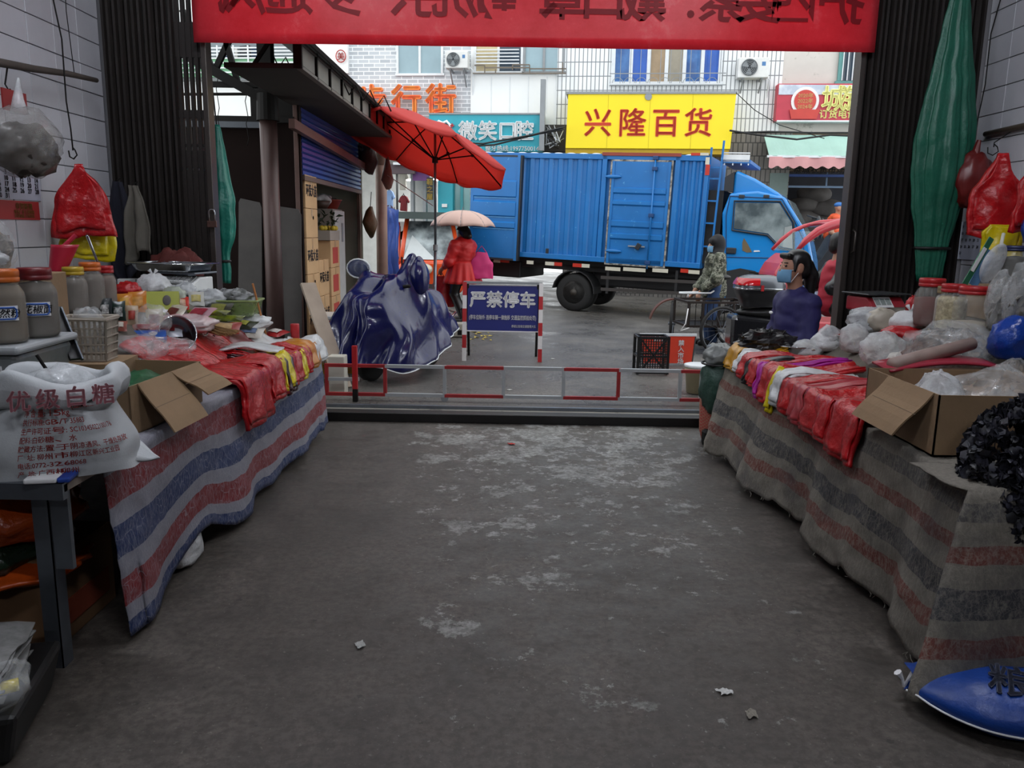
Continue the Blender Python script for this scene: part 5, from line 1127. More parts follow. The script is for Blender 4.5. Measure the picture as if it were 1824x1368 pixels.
for i, (x, y, c) in enumerate(((910, 792, 'C02A24'), (1100, 660, 'C04A34'), (985, 640, 'C8C8C4'), (908, 695, 'C8C8C4'), (640, 1150, 'A8A8A4'), (1290, 1235, 'D0D0CC'), (1340, 1275, '8A8478'))):
    q = pg(x, y) if y > 750 else street(x, y); b = MB(); b.grid(lambda u, v: (.045 * u - .02 + .006 * math.sin(v * 5), .035 * v - .015, .004 + .006 * math.sin(u * 6 + v * 4) ** 2), 6, 5); o = b.build('litter_scrap', mat('litter_' + c, c, .7)); o.location = q; o.rotation_euler = (0, 0, i * 1.3)
    tag(o, ['small red scrap on the floor near the threshold', 'orange scrap on the road behind the barrier', 'white scrap on the road below the blue sign', 'flat white scrap on the road seen through the barrier', 'grey scrap on the open floor to the left', 'crumpled white scrap on the floor at lower right', 'dull brown scrap on the floor at bottom right'][i], 'litter')
# ============================================================ goods: shared builders
def blob(b, c, r, seed=0, amp=.12, flat=True, nu=30, nv=18, freq=3.0):
    st = len(b.v); b.ell((0, 0, 0), (1, 1, 1), nu, nv)
    for i in range(st, len(b.v)):
        p = b.v[i]; d = noise.noise(p * freq + Vector((seed * 5.1, seed, 2))) * amp + abs(noise.noise(p * freq * 2.3 + Vector((seed, 9, seed)))) * amp * .8
        q = p * (1 + d - amp * .3); z = q.z
        if flat and z < -.7: z = -.7 + (z + .7) * .15
        b.v[i] = Vector((c[0] + q.x * r[0], c[1] + q.y * r[1], c[2] + (z + (.75 if flat else 0)) * r[2]))
    return b
def ears(b, c, s, seed=0):                    # the two ends of a knotted carrier bag
    for q in (-1, 1):
        b.tube([(c[0], c[1], c[2] - s * .3), (c[0] + q * s * .15, c[1], c[2] + s * .2), (c[0] + q * s * .5, c[1] + s * .1 * q, c[2] + s * .7)], [s * .12, s * .1, s * .28], 7)
    return b
def bag(label, p, w_, h_, m, d_=None, seed=1, knot=True, inner=None, amp=.14, group=None, cat='bag', name='plastic_bag', rz=0):
    t = thing(name, label, cat, p, rz, group); d_ = d_ or w_ * .8
    b = MB(); blob(b, (0, 0, 0), (w_ / 2, d_ / 2, h_ / 1.75), seed, amp); b.rough(.012 * w_ / .2, 9, seed); b.build('pouch', m, t, True)
    if knot: b = MB(); ears(b, (0, 0, h_ * .95), min(.07, w_ * .22)); b.build('knot', m, t, True)
    if inner: b = MB(); blob(b, (0, 0, .006), (w_ * .43, d_ * .43, h_ / 2.1), seed + 3, .25, freq=6); b.rough(.012, 40, seed); b.build('contents', inner, t)
    return t
def chips(name, m, parent, n, fn, s, seed=0):    # heap of small dried pieces too many to count
    rnd = random.Random(seed); b = MB()
    for _ in range(n):
        c = Vector(fn(rnd.random(), rnd.random(), rnd.random())); e = Euler((rnd.uniform(0, 6), rnd.uniform(0, 6), rnd.uniform(0, 6))).to_matrix(); k = s * rnd.uniform(.5, 1.3)
        b.add([c + e @ Vector(q) * k for q in ((-1, -.6, 0), (.2, -.8, .25), (1, -.1, 0), (.5, .7, -.2), (-.5, .6, .2), (0, 0, .35))], [(0, 1, 5), (1, 2, 5), (2, 3, 5), (3, 4, 5), (4, 0, 5)])
    o = b.build(name, m, parent, True); o['kind'] = 'stuff'; return o
def cyl_patch(az, r, z0): return lambda v: Vector(((r + v.z) * math.cos(az + v.x / r), (r + v.z) * math.sin(az + v.x / r), z0 + v.y))
m_jarf = film('jar_plastic', 'C8C8C0', .12, .28, .12)
def jar(label, p, r, h, lid, cont, fill=.86, txt=None, group='screw-top jars on the stalls', lh=.16, nubs=False):
    t = thing('storage_jar', label, 'jar', p, 0, group); az = math.atan2(-p.y, -p.x)
    hb = h * (1 - lh)
    prof = [(.001, 0), (r * .9, 0), (r, h * .05), (r * .985, h * .12), (r, h * .16), (r * .99, hb * .72), (r * .96, hb * .8), (r * .72, hb * .96), (r * .7, hb)]
    b = MB(); b.lathe(prof, 28); b.build('body', m_jarf, t, True)
    hf = hb * fill; pc = [(.001, .004)] + [(q * .955, z + .004) for q, z in prof[1:] if z < hf] + [(r * (.94 if fill < .8 else .72), hf), (.001, hf + .01)]
    b = MB(); b.lathe(pc, 24); b.build('contents', cont, t, True)
    b = MB(); b.lathe([(r * .76, hb - .004), (r * .8, hb), (r * .8, hb + h * lh * .3), (r * .77, hb + h * lh * .35), (r * .8, hb + h * lh * .4), (r * .8, h - .008), (r * .76, h), (.001, h)], 28); b.build('lid', lid, t, True)
    if txt:
        W, H, z0 = r * 1.2, h * .2, h * .42
        b = MB(); f = cyl_patch(az, r, z0); b.grid(lambda u, v: f(Vector((W * (u - .5), H * (v - .5), .002))), 10, 1); lb = b.build('label', m_inkw, t)
        b = MB(); b.tube([f(Vector((W * .43 * x, H * .38 * y, .004))) for x, y in ((-1, -.6), (-.8, -1), (-.4, -1), (0, -1), (.4, -1), (.8, -1), (1, -.6), (1, .6), (.8, 1), (.4, 1), (0, 1), (-.4, 1), (-.8, 1), (-1, .6))], .0035, 4, True); b.build('label_border', mat('label_blue', '2A5CB0', .6), lb)
        text(txt, H * .62, m_ink, lb, rot=(0, 0, 0), ext=.0005, bold=.02, fn=lambda v: f(Vector((v.x, v.y, .004))), shear=.15)
    return t
def pouch(label, p, w_, h_, m, tilt=20, rz=0, th=.03, panel=None, name='food_packet', cat='packet', group='packets on the stalls', seed=0, flat=False):
    t = thing(name, label, cat, p, rz, group)
    def fn(s):
        def f(u, v):
            e = math.sin(math.pi * u) ** .6 * math.sin(math.pi * v) ** .6
            return ((u - .5) * w_ * (1 - .04 * math.sin(math.pi * v)), s * th * e, v * h_)
        return f
    b = MB(); b.grid(fn(-1), 10, 8); b.grid(fn(1), 10, 8, flip=True); b.rough(.006, 18, seed); M_ = Matrix.Rotation(R(-tilt), 4, 'X')
    b.v = [M_ @ q + Vector((0, 0, th if flat else 0)) for q in b.v]; b.build('pouch', m, t, True)
    if panel:
        b = MB(); b.grid(lambda u, v: Vector(fn(-1)(.2 + .6 * u, .25 + .45 * v)) + Vector((0, -.007, 0)), 6, 5); b.rough(.003, 18, seed); b.v = [M_ @ q + Vector((0, 0, th if flat else 0)) for q in b.v]; b.build('printed_panel', panel, t, True)
    return t
def open_box(label, loc, rz, w_, d_, h_, flaps, m=m_card, name='cardboard_box'):
    t = thing(name, label, 'box', loc, rz); e = .006
    for nm, a, c in (('base', (-w_ / 2, -d_ / 2, 0), (w_ / 2, d_ / 2, e)), ('side_wall', (-w_ / 2, -d_ / 2, 0), (w_ / 2, -d_ / 2 + e, h_)), ('side_wall', (-w_ / 2, d_ / 2 - e, 0), (w_ / 2, d_ / 2, h_)), ('side_wall', (-w_ / 2, -d_ / 2, 0), (-w_ / 2 + e, d_ / 2, h_)), ('side_wall', (w_ / 2 - e, -d_ / 2, 0), (w_ / 2, d_ / 2, h_))):
        b = MB(); b.span(a, c); b.build(nm, m, t)
    for side, ang, ln, sk, *wf in flaps:          # side: 0 +x, 1 +y, 2 -x, 3 -y; ang below the horizontal
        W0 = (d_ if side % 2 == 0 else w_) * .98; wc, wk = wf or (0, 1); W = W0 * wk; wc *= W0; R_ = Matrix.Rotation(side * math.pi / 2, 4, 'Z'); off = (w_ if side % 2 == 0 else d_) / 2
        b = MB(); b.grid(lambda u, v: (ln * v * math.cos(R(ang)), (u - .5) * W + sk * v, -ln * v * math.sin(R(ang)) - .006 * math.sin(v * 6.3)), 4, 6)
        b.v = [R_ @ (q + Vector((off, wc, h_))) for q in b.v]; f = b.build('flap', m, t, solid=.006)
        b = MB(); b.grid(lambda u, v: (ln * (.5 + .012 * v) * math.cos(R(ang)), (u - .5) * W, -ln * (.5 + .012 * v) * math.sin(R(ang)) + .0055), 2, 1); b.v = [R_ @ (q + Vector((off, wc, h_))) for q in b.v]; b.build('crease', mat('card_crease', '6A5540', .8), f)
    return t
def bag_stack(label, side, y0, y1, inner, over, m, th=.02, seed=0, lift=.0, group=None, edge=None, spread=0.0):
    """a sheaf of carrier bags lying on the stall and folded down over its edge"""
    e = edge if edge is not None else (-1.43 if side < 0 else 1.585); sg = -side
    t = thing('bag_sheaf', label, 'bags', (e, (y0 + y1) / 2, 0), 0, group); hw = (y1 - y0) / 2; zt = .745 + lift
    def fn(u, v):
        y = (u - .5) * 2 * hw * (1 + spread * v); wob = .012 * math.sin(u * 7 + seed) + .01 * math.sin(u * 13 + v * 4 + seed)
        if v < .45: q = v / .45; return (-sg * inner * (1 - q), y, zt + wob * .6 + .02 * math.sin(q * 5 + seed))
        q = (v - .45) / .55; a = min(1, q / .2) * math.pi / 2
        return (sg * (.028 * math.sin(a) + .035 * q + wob * q), y + .01 * math.sin(q * 9 + seed), zt - .028 * (1 - math.cos(a)) - max(0, q - .12) * over + wob * .3)
    b = MB(); b.grid(fn, 12, 22); b.rough(.007, 22, seed); b.build('sheaf', m, t, True, solid=th)
    b = MB(); b.grid(lambda u, v: Vector(fn(u * .96 + .02, v * .97)) + Vector((sg * .014 * (v > .45), 0, .016)), 12, 22); b.rough(.008, 20, seed + 3); b.build('top_bag', m, t, True, solid=.006)
    return t
def hang_pack(label, p, w_, h_, m, th=.03, rz=0, seed=0, name='bag_pack', top=.25, shoulder=.3, parent=None):
    """a pack of carrier bags hung by its handles"""
    t = thing(name, label, 'bags', p, rz)
    def wd(v): return top + (1 - top) * sst(0, shoulder, v)
    def fn(u, v): return ((u - .5) * w_ * wd(v) * (1 + .06 * math.sin(v * 7 + seed)), .02 * math.sin(u * 9 + v * 3 + seed) * v, -h_ * v - .03 * h_ * math.sin(u * 6 + seed) * v)
    b = MB(); b.grid(fn, 16, 20); b.rough(.018, 9, seed); b.build('pack', m, t, True, solid=th)
    b = MB(); b.grid(lambda u, v: Vector(fn(.06 + .8 * u, .05 + .85 * v)) + Vector((0, -th * .8, 0)), 14, 16); b.rough(.02, 10, seed + 5); b.build('front_bag', m, t, True, solid=.006)
    return t
def wire(label, pts, r=.005, name='hanging_wire', hook=True, m=None):
    t = thing(name, label, 'wire', pts[-1]); o = Vector(pts[-1]); b = MB(); b.tube([Vector(q) - o for q in pts], r, 6); b.build('strand', m or m_dark, t, True)
    if hook:
        b = MB(); b.tube([(0, 0, .02), (.02, -.01, 0), (.03, -.01, -.03), (.0, 0, -.055), (-.03, .01, -.04), (-.035, .01, .0)], r, 6); b.build('hook', m_dark, t, True)
    return t
m_powder = mat('brown_powder', '6A5A48', .9, 0, .15, 9); m_powder2 = mat('grey_powder', '5A5048', .9, 0, .2, 9); m_chunk = mat('dried_mushroom', '453A32', .8, 0, .6, 30, c2='7A6C5C')
m_oran = mat('orange_lid', 'C86420', .4); m_lidr = mat('red_lid', 'A81C20', .4); m_lidd = mat('dark_red_lid', '6E1A1E', .4); m_lidy = mat('yellow_lid', 'B89A28', .4)

# ============================================================ the left stall
t = thing('stall_table', 'steel-legged stall table under the red white and blue cloth', 'table', (0, 0, 0))
b = MB(); b.span((-3.1, 2.5, .685), (-1.46, 5.95, .71)); b.build('table_top', m_wood, t)
b = MB(); b.prism([(1.72, .711), (2.32, 1.08), (3.1, 1.08), (3.1, .711)], 3.74, 5.9, lambda a, c, d: (-a, d, c)); outward(b.build('display_board', mat('display_cloth', '6A645A', .9, 0, .3, 8), t))
b = MB(); b.span((-3.1, 2.49, .66), (-1.46, 2.52, .715)); b.build('front_rail', m_steel, t)
for x, y in ((-1.6, 2.62), (-3.0, 2.62), (-1.6, 5.8), (-3.0, 5.8)):
    b = MB(); b.span((x - .03, y - .03, 0), (x + .03, y - .024, .685)); b.span((x + .024, y - .03, 0), (x + .03, y + .03, .685)); b.build('leg', m_steel, t)
b = MB(); b.span((-1.56, 2.58, .38), (-1.5, 2.6, .685)); b.build('leg_brace', m_steel, t)
m_tarp = stripes('tricolour_tarp', [(0, '8E8E98'), (.3, '8E8E98'), (.345, '842428'), (.47, '8E8E98'), (.55, '1E3464'), (.675, '8E8E98'), (.755, '842428'), (.875, '8E8E98'), (.93, '1E3464')], 'A4A4AC', .45, .35, 70, 1.0, None, (26, .6, .035))
random.seed(3)
def tarp(u, v):
    Y = 2.72 + 3.28 * u; w_ = .02 * math.sin(Y * 5.1) + .012 * math.sin(Y * 11 + 1)
    if v < .3: q = v / .3; return (-1.75 + .3 * q, Y, .722 + .008 * math.sin(Y * 9))
    q = (v - .3) / .7; fl = .09 * math.exp(-((u - 0) / .06) ** 2) * q
    X = -1.445 + .03 * q + w_ * q * 1.3 - .02 * q * (1 - u)
    if u > .93: X += .03 * q; 
    return (X - .02 * sst(.9, 1, u) * (1 - q), Y + .05 * q * (u < .04), .72 - .008 * (q > 0) - (.71 - .03 * math.sin(Y * 4) ** 2 - .045 * u - .11 * math.exp(-((Y - 3.55) / .3) ** 2)) * q)
b = MB(); b.grid(tarp, 110, 40); b.rough(.007, 16, 2)
def tarp_end(u, v):                           # short return round the far corner
    X = -1.415 - .35 * u; q = v; return (X - .06 * u * q, 6.0 + .03 * q, .71 - .64 * q)
t = thing('striped_tarp', 'red white and blue woven tarp hung down the left stall front', 'cloth'); b.build('drape', m_tarp, t, True, solid=.004)
# steel-shelf end: two translucent bins with jars on top
m_bin = film('bin_plastic', '9AA0A0', .45, .62, .3, 4); m_binlid = mat('bin_lid', 'A8ACAE', .45)
for n_, (z, lab) in enumerate(((.712, 'translucent storage bin on the stall end, lower of two'), (.912, 'translucent storage bin with grey lid under the jars'))):
    t = thing('storage_bin', lab, 'bin', (-2.06 + .03 * n_, 3.05, z), .06 * n_)
    b = MB(); b.prism([(-.2, 0), (.2, 0), (.225, .168), (-.225, .168)], -.2, .2, lambda a, c, d: (a, d * (1 + c * .3), c)); outward(b.build('tub', m_bin, t, bevel=.02))
    b = MB(); b.span((-.24, -.23, .168), (.24, .23, .198)); b.build('lid', m_binlid, t, bevel=.012)
    b = MB(); blob(b, (0, 0, .01), (.18, .17, .09), n_ + 4, .3, freq=5); b.build('contents', mat('bin_goods', '5C5850', .8, 0, .5, 16, c2='8A867C'), t, True)
    b = MB(); b.box((.12, -.208, .09), (.09, .004, .07)); q = b.build('label', m_inkw, t); b = MB(); b.box((.12, -.211, .09), (.07, .003, .05)); b.build('label_border', mat('label_blue', '2A5CB0'), q)
zb = 1.112
jar('cumin jar with bright orange lid and handwritten label, foremost', Vector((-1.885, 2.95, zb)), .075, .27, m_oran, m_powder, .93, '孜然粉')
jar('pepper jar with dark red lid and handwritten label', Vector((-1.865, 3.125, zb)), .076, .268, m_lidd, m_powder2, .93, '花椒面')
jar('jar with dark red lid half hidden behind the cumin jar', Vector((-2.24, 3.2, zb)), .076, .268, m_lidd, m_powder2, .93)
# jars behind, on the display board
for x, y, w_, h_, ld, ct, lab in ((108, 553, 48, 66, m_lidr, mat('yellow_pickle', 'A8842C', .6, 0, .5, 18, c2='5A4020'), 'squat jar of yellow slices with red lid'), (136, 556, 44, 80, m_lidy, m_powder2, 'grey powder jar with yellow lid'), (166, 552, 44, 84, m_oran, m_powder2, 'grey powder jar with orange lid behind the black packets'), (194, 546, 30, 72, m_lidr, mat('pinkish_powder', '6E5A50', .9), 'slim powder jar with red lid beside the hanging clothes')):
    p = hp(x, y); s_ = sz(p); jar(lab, p, w_ * s_ / 2, h_ * s_, ld, ct, .9)
t = thing('carton', 'tall brown carton behind the jars on the left stall', 'box', (-2.32, 3.54, .713)); b = MB(); b.span((-.23, -.15, 0), (.26, .16, .62)); b.build('body', m_card, t, bevel=.005)
p = Vector((-2.3, 3.5, 1.335)); s_ = sz(p)
bag('clear bag full of grey dried mushrooms above the jars', p, 108 * s_, 100 * s_, m_clear, 90 * s_, 4, True, m_chunk)
bag('flat milky bag lying on the jar lids', Vector((-2.13, 3.22, zb + .27)), .22, .06, m_milk, .16, 9, False)
p = hp(122, 512); s_ = sz(p); t = thing('scoop', 'pinkish red plastic scoop standing behind the jars', 'scoop', hp(108, 553) + Vector((0, 0, 66 * sz(hp(108, 553)))), R(20))
b = MB(); b.grid(lambda u, v: (.055 * math.cos(math.pi * (u * 1.2 - .1)) * (.7 + .5 * v) + .05 * v, -.045 * math.sin(math.pi * u), .15 * v), 14, 8); b.lathe([(.001, 0), (.04, 0)], 14); b.build('cup', mat('scoop_red', 'B02038', .35), t, True, solid=.004)
b = MB(); b.cyl((.03, 0, .13), (.1, .02, .2), .012, 8); b.build('handle', mat('scoop_red', 'B02038'), t)
p0, p1 = hp(195, 520), px(155, 420, 4.9); b = MB(); b.tube([p0, p1], .008, 8); tag(b.build('metal_rod', m_chrome, None, True), 'thin steel rod leaning against the yellow bags', 'rod')
# perforated basket with a clear bag
p = px(152, 638, 3.5); t = thing('perforated_basket', 'off-white perforated plastic basket beside the bins', 'basket', (p.x - .03, 3.6, .722), .12)
b = MB(); b.span((-.16, -.14, 0), (.16, .14, .22)); b.build('crate_under', m_card, t)
W, D_, H = .18, .13, .18
for s, ax_ in ((-1, 0), (1, 0), (-1, 1), (1, 1)):
    b = MB(); n_ = 9; L_ = (W if ax_ == 0 else D_)
    for i in range(n_ + 1):
        a = -L_ / 2 + L_ * i / n_; k0, k1 = 1, 1.15; o_ = s * (D_ if ax_ == 0 else W) / 2
        P0, P1 = ((a, o_, .225), (a * k1, o_ * k1, .225 + H)) if ax_ == 0 else ((o_, a, .225), (o_ * k1, a * k1, .225 + H)); b.bar(P0, P1, .01, .006)
    for j in range(6):
        z = .225 + H * j / 5; k = 1 + .15 * j / 5; a = L_ / 2 * k; o2 = o_ * k
        b.bar(*(((-a, o2, z), (a, o2, z)) if ax_ == 0 else ((o2, -a, z), (o2, a, z))), .012, .006)
    b.build('perforated_side', mat('basket_cream', 'A89E90', .6), t)
b = MB(); b.span((-W / 2, -D_ / 2, .222), (W / 2, D_ / 2, .23)); b.build('base', mat('basket_cream', 'A89E90'), t)
b = MB(); r_ = .5 * 1.17; b.tube([(-W * r_, -D_ * r_, .41), (W * r_, -D_ * r_, .41), (W * r_, D_ * r_, .41), (-W * r_, D_ * r_, .41)], .01, 6, True); b.build('rim', mat('basket_cream', 'A89E90'), t)
b = MB(); blob(b, (0, 0, .25), (.085, .06, .12), 3, .25); b.build('lining', m_clear, t, True)
p0, p1 = px(136, 640, 3.25), px(98, 548, 3.35); b = MB(); b.bar(p0, p1, .05, .014); b.bar(p0 + Vector((.028, -.005, 0)), p1 + Vector((.028, -.005, 0)), .006, .016, 1); o = b.build('dark_board', [m_black, m_steel]); tag(o, 'narrow dark board with bright edge leaning by the basket', 'board')
# white printed sugar sack
t = thing('sugar_sack', 'white woven sack with red print at the stall corner', 'sack', (-1.56, 2.68, .712), R(28))
m_sack = mat('woven_white', 'C4C8CA', .6, 0, .12, 5, bump=.4, bs=120, bd=.002)
def sackf(U, V):
    th = 2 * math.pi * U; c, s = math.cos(th), math.sin(th); w_ = .235 - .05 * V + .02 * math.sin(V * 5); d_ = .13 + .03 * math.sin(V * 3)
    cx = abs(c) ** .7 * (1 if c > 0 else -1); q = 1 + .03 * math.sin(th * 5 + V * 3)
    if V < .12: w_ += .02 * (1 - V / .12)
    return (w_ * cx * q, d_ * s * q, .29 * V + .01 * (1 - V) * math.sin(th * 3) * 0)
b = MB(); b.grid(sackf, 60, 24); b.add([(-.2, 0, 0), (.2, 0, 0), (0, .1, 0), (0, -.1, 0)], [(0, 3, 1, 2)]); b.rough(.008, 9, 3); b.build('sack_body', m_sack, t, True)
def rollf(U, V):
    th = 2 * math.pi * U; c, s = math.cos(th), math.sin(th); a = V * 2 * math.pi; cx = abs(c) ** .7 * (1 if c > 0 else -1)
    r = .03 + .012 * math.sin(th * 4 + 1); w_ = .19 + r * math.cos(a); d_ = .135 + r * math.cos(a)
    return (w_ * cx * (1 + .03 * math.sin(th * 7)), d_ * s, .285 + .055 * math.sin(a) + .022 * math.sin(th * 3 + 2))
b = MB(); b.grid(rollf, 60, 14, flip=True); b.rough(.02, 10, 5); b.build('rolled_rim', m_sack, t, True)
for s, (dx, dy) in ((-1, (-.07, -.05)), (1, (.05, -.015))):
    b = MB(); b.grid(lambda u, v: (s * (.2 + .05 * u) + dx * u * 1.2, (v - .5) * .1 * (1 - u) + dy * u, .01 + .1 * (1 - u) * v + dy * u * .3), 6, 4); b.rough(.01, 12, 4); b.build('corner_ear', m_sack, t, True, solid=.01)
b = MB(); blob(b, (0, 0, .2), (.14, .09, .09), 6, .2); b.rough(.03, 12, 8); b.build('inner_bag', m_milk, t, True)
b = MB(); b.tube([(.0, 0, .3), (-.05, .01, .4)], .006, 6); b.build('scoop_stick', m_dark, t)
def onsack(v):                                # wrap print on the front of the sack
    q = max(-.98, min(.98, v.x / .225)); U = .75 + math.copysign(abs(math.asin(q)) / (2 * math.pi), q) * .78; V = (v.y + .0) / .29
    p = Vector(sackf(U, max(.02, min(.97, V)))); return Vector((p.x, p.y - .02, v.y))
for i, s_ in enumerate(('净 含 量: 15kg', '执行标准:GB/T 35883', '生产许可证号: SC10345022100176', '配料:白砂糖、水', '贮藏方法:置于阴凉通风、干燥处存放', '厂  址: 柳州市柳江区新兴工业园', '电话:0772-3268068', '产  地: 广西柳州')):
    text(s_, .0235 if i else .027, m_inkred, t, rot=(0, 0, 0), ext=.0006, bold=.02, sx=.86, align='LEFT', fn=lambda v, i=i: onsack(Vector((v.x - .11, v.y + .235 - i * .029, 0))))
text('(出口食品专用)', .026, m_inkred, t, rot=(0, 0, 0), ext=.0006, bold=.02, align='LEFT', fn=lambda v: onsack(Vector((v.x + .035, v.y + .255, 0))))
for s_, x in (('优', -.1), ('级', -.02), ('白', .06), ('糖', .14)):
    text(s_, .07, mat('faded_red', 'B07078', .7), t, (x, -.19 + .3 * x * x, .285 + .02 * x), (R(82), 0, x * .8), ext=.002, bold=.03)
b = MB(); b.tube([(.05, -.158, .262), (.08, -.163, .25), (.06, -.16, .245), (.1, -.155, .262), (.12, -.15, .27), (.09, -.157, .257)], .003, 5); b.build('pen_mark', m_ink, t)
# flat packet under the sack and open carton
t = thing('flat_packet', 'flat white and blue packet under the sugar sack', 'packet', (-1.53, 2.6, .718), .2); b = MB(); b.span((-.07, -.12, 0), (.03, .07, .018)); b.build('wrap', m_inkw, t, bevel=.006); b = MB(); b.span((.03, -.12, 0), (.07, .07, .018)); b.build('blue_end', mat('packet_blue', '1C3C90', .4), t, bevel=.006)
open_box('open cardboard box at the left stall edge with hanging flaps', (-1.685, 3.4, .724), R(-3), .4, .64, .2, [(0, 58, .24, .03, -.16, .5), (0, 42, .17, .08, .25, .42), (2, 10, .2, 0)])
b = MB(); blob(b, (0, 0, 0), (.16, .25, .1), 5, .2); o = b.build('goods_bag', mat('green_net', '1C5A34', .4, 0, .4, 12), None, True); o.location = (-1.68, 3.45, .735); tag(o, 'dark green bag of goods inside the left cardboard box', 'bag')
# crumpled clear film over the goods
for i, (x, y, w_, h_, lab) in enumerate(((240, 650, 110, 40, 'crumpled clear film lying over the carton and basket'), (268, 605, 58, 50, 'clear empty bag bunched up against the steel bowl'), (300, 640, 90, 26, 'flat clear film spread towards the carton flap'))):
    p = hp(x, y) + Vector((0, .05, .03)); s_ = sz(p); b = MB(); blob(b, (0, 0, 0), (w_ * s_ / 2, .12, h_ * s_ / 1.7), i + 20, .22, freq=2.5); b.rough(.012, 8, i); o = b.build('clear_film_bag', m_clear, None, True); o.location = p; tag(o, lab, 'film')
# packets, boxes and bags over the display
P_ = [  # x, y, w, h, colour, panel, tilt, label
 (188, 568, 24, 36, '22282A', 'C8C8C4', 8, 'black and white sachet nearest the basket'), (212, 574, 24, 38, '1C2E28', 'C4C8C4', 8, 'dark green and white sachet beside the black one'), (236, 578, 20, 34, 'B09A80', 'A83A2C', 14, 'small tan sachet with a red picture'),
 (222, 552, 26, 30, 'C07820', 'D8A030', 20, 'amber packet behind the sachets, left'), (246, 556, 30, 38, 'C87A1C', 'D89A40', 18, 'amber packet behind the sachets, right'), (276, 586, 28, 36, 'A89878', '7A2A2A', 20, 'tan packet with dark red band below the lime box'),
 (322, 552, 30, 26, 'B82A1C', 'D8B090', 30, 'red snack packet with pale stripes in the middle'), (212, 590, 26, 22, '8A4A3C', 'C8C0B0', 40, 'brown and cream sachet by the basket rim'), (350, 545, 28, 28, 'C0C0B8', 'C8B860', 30, 'white packet with pale yellow print'), (256, 594, 40, 24, 'A07870', '9A3038', 50, 'dusty pink crumpled sachet beside the blue packs')]
for i, (x, y, w_, h_, c, pc, tl, lab) in enumerate(P_):
    p = hp(x, y); s_ = sz(p); pouch(lab, p, w_ * s_, h_ * s_, mat('pk_' + c, c, .3, 0, .15, 12), tl, R(20), .016, mat('pp_' + pc, pc, .4, 0, .5, 40, c2='2A2622' if i < 2 else None), seed=i)
def gift_box(label, x, y, w_, h_, d_, c, pc, tilt, rz=.3):
    p = hp(x, y); s_ = sz(p); t = thing('goods_box', label, 'box', p, rz, 'packets on the stalls'); M_ = Matrix.Rotation(R(-tilt), 4, 'X')
    b = MB(); b.span((-w_ * s_ / 2, 0, 0), (w_ * s_ / 2, d_ * s_, h_ * s_)); b.v = [M_ @ q for q in b.v]; b.build('carton', mat('gb_' + c, c, .4, 0, .1), t, bevel=.004)
    b = MB(); b.ell((w_ * s_ * .15, -.003, h_ * s_ * .6), (w_ * s_ * .12, .002, h_ * s_ * .22), 14, 8); b.v = [M_ @ q for q in b.v]; b.build('picture', mat('gp_' + pc, pc, .5), t)
    b = MB(); b.span((-w_ * s_ * .45, -.003, h_ * s_ * .08), (w_ * s_ * .45, 0, h_ * s_ * .2)); b.v = [M_ @ q for q in b.v]; b.build('print_band', m_inkw, t)
for i, (x, y, w_, h_, c, pc, tl, lab) in enumerate(((292, 606, 48, 30, 'B0B4BC', '8A2A2C', 62, 'silver packet with red print under the steel bowl'), (392, 600, 50, 28, '8E2A22', 'C0A070', 66, 'red and gold flat packet right of the dried sticks'), (436, 606, 44, 26, 'B4AEA4', '5A6A8A', 70, 'off-white flat packet near the white crumpled bag'), (384, 566, 36, 24, '3A3A30', '8A8A40', 55, 'dark olive packet below the green tray'), (420, 590, 46, 22, '2E3222', '9A9A30', 70, 'dark green packet with yellow print by the tray'), (345, 574, 40, 26, 'B89098', 'A83040', 60, 'pale pink packet with red heart print'), (300, 578, 34, 26, 'C4BCA8', '6A2A20', 45, 'cream packet with brown print in the heap'), (480, 600, 36, 20, 'A81C20', 'D0C8C0', 75, 'small red packet at the far heap end'))):
    p = hp(x, y); s_ = sz(p); pouch(lab, p + Vector((0, 0, .015)), w_ * s_ * 1.3, h_ * s_ * 1.5, mat('pk_' + c, c, .28, 0, .15, 12), tl, R(18 - 8 * i), .022, mat('pp_' + pc, pc, .4, 0, .4, 40), seed=i + 70)
gift_box('lime yellow box with a dark oval picture', 288, 560, 58, 44, 14, '9AA02C', '3A3230', 25)
gift_box('small white box behind the red bag', 226, 512, 30, 18, 20, 'C8CACA', '2A2A2A', 0)
gift_box('dark red and gold gift box lying under the film', 236, 622, 66, 26, 30, '6A1A18', 'B08A30', 60)
gift_box('blue and white packet stack beside the bowl', 262, 605, 60, 26, 34, '2A5CB0', 'D0D4DA', 55)
for i, (x, y, w_, h_, m_, kn, lab) in enumerate(((229, 527, 46, 26, m_redbag, False, 'shiny red bag beside the slim jar'), (275, 522, 58, 34, m_whitebag, True, 'white knotted bag in front of the scale tray'), (310, 540, 44, 30, mat('pale_green_bag', 'B0B8A8', .3, 0, .3, 9), False, 'pale green printed bag under the scale'), (330, 525, 40, 22, m_milk, False, 'milky crumpled bag before the scale display'), (375, 545, 60, 30, m_milk, False, 'milky bag beside the gate padlock side'), (325, 590, 120, 30, mat('pinkish_bag', 'B08488', .3, 0, .3, 8, c2='C8B8B8'), False, 'long pink and white bag across the goods'), (452, 585, 64, 26, m_whitebag, False, 'white crumpled bag behind the red sheaves'), (400, 528, 30, 40, m_clear, False, 'clear bag standing against the gate'), (300, 560, 22, 20, mat('green_bit', '5A8A30', .4), False, 'small green packet under the red snack'))):
    p = hp(x, y); s_ = sz(p); bag(lab, p, w_ * s_, h_ * s_, m_, None, i + 30, kn, amp=.22)
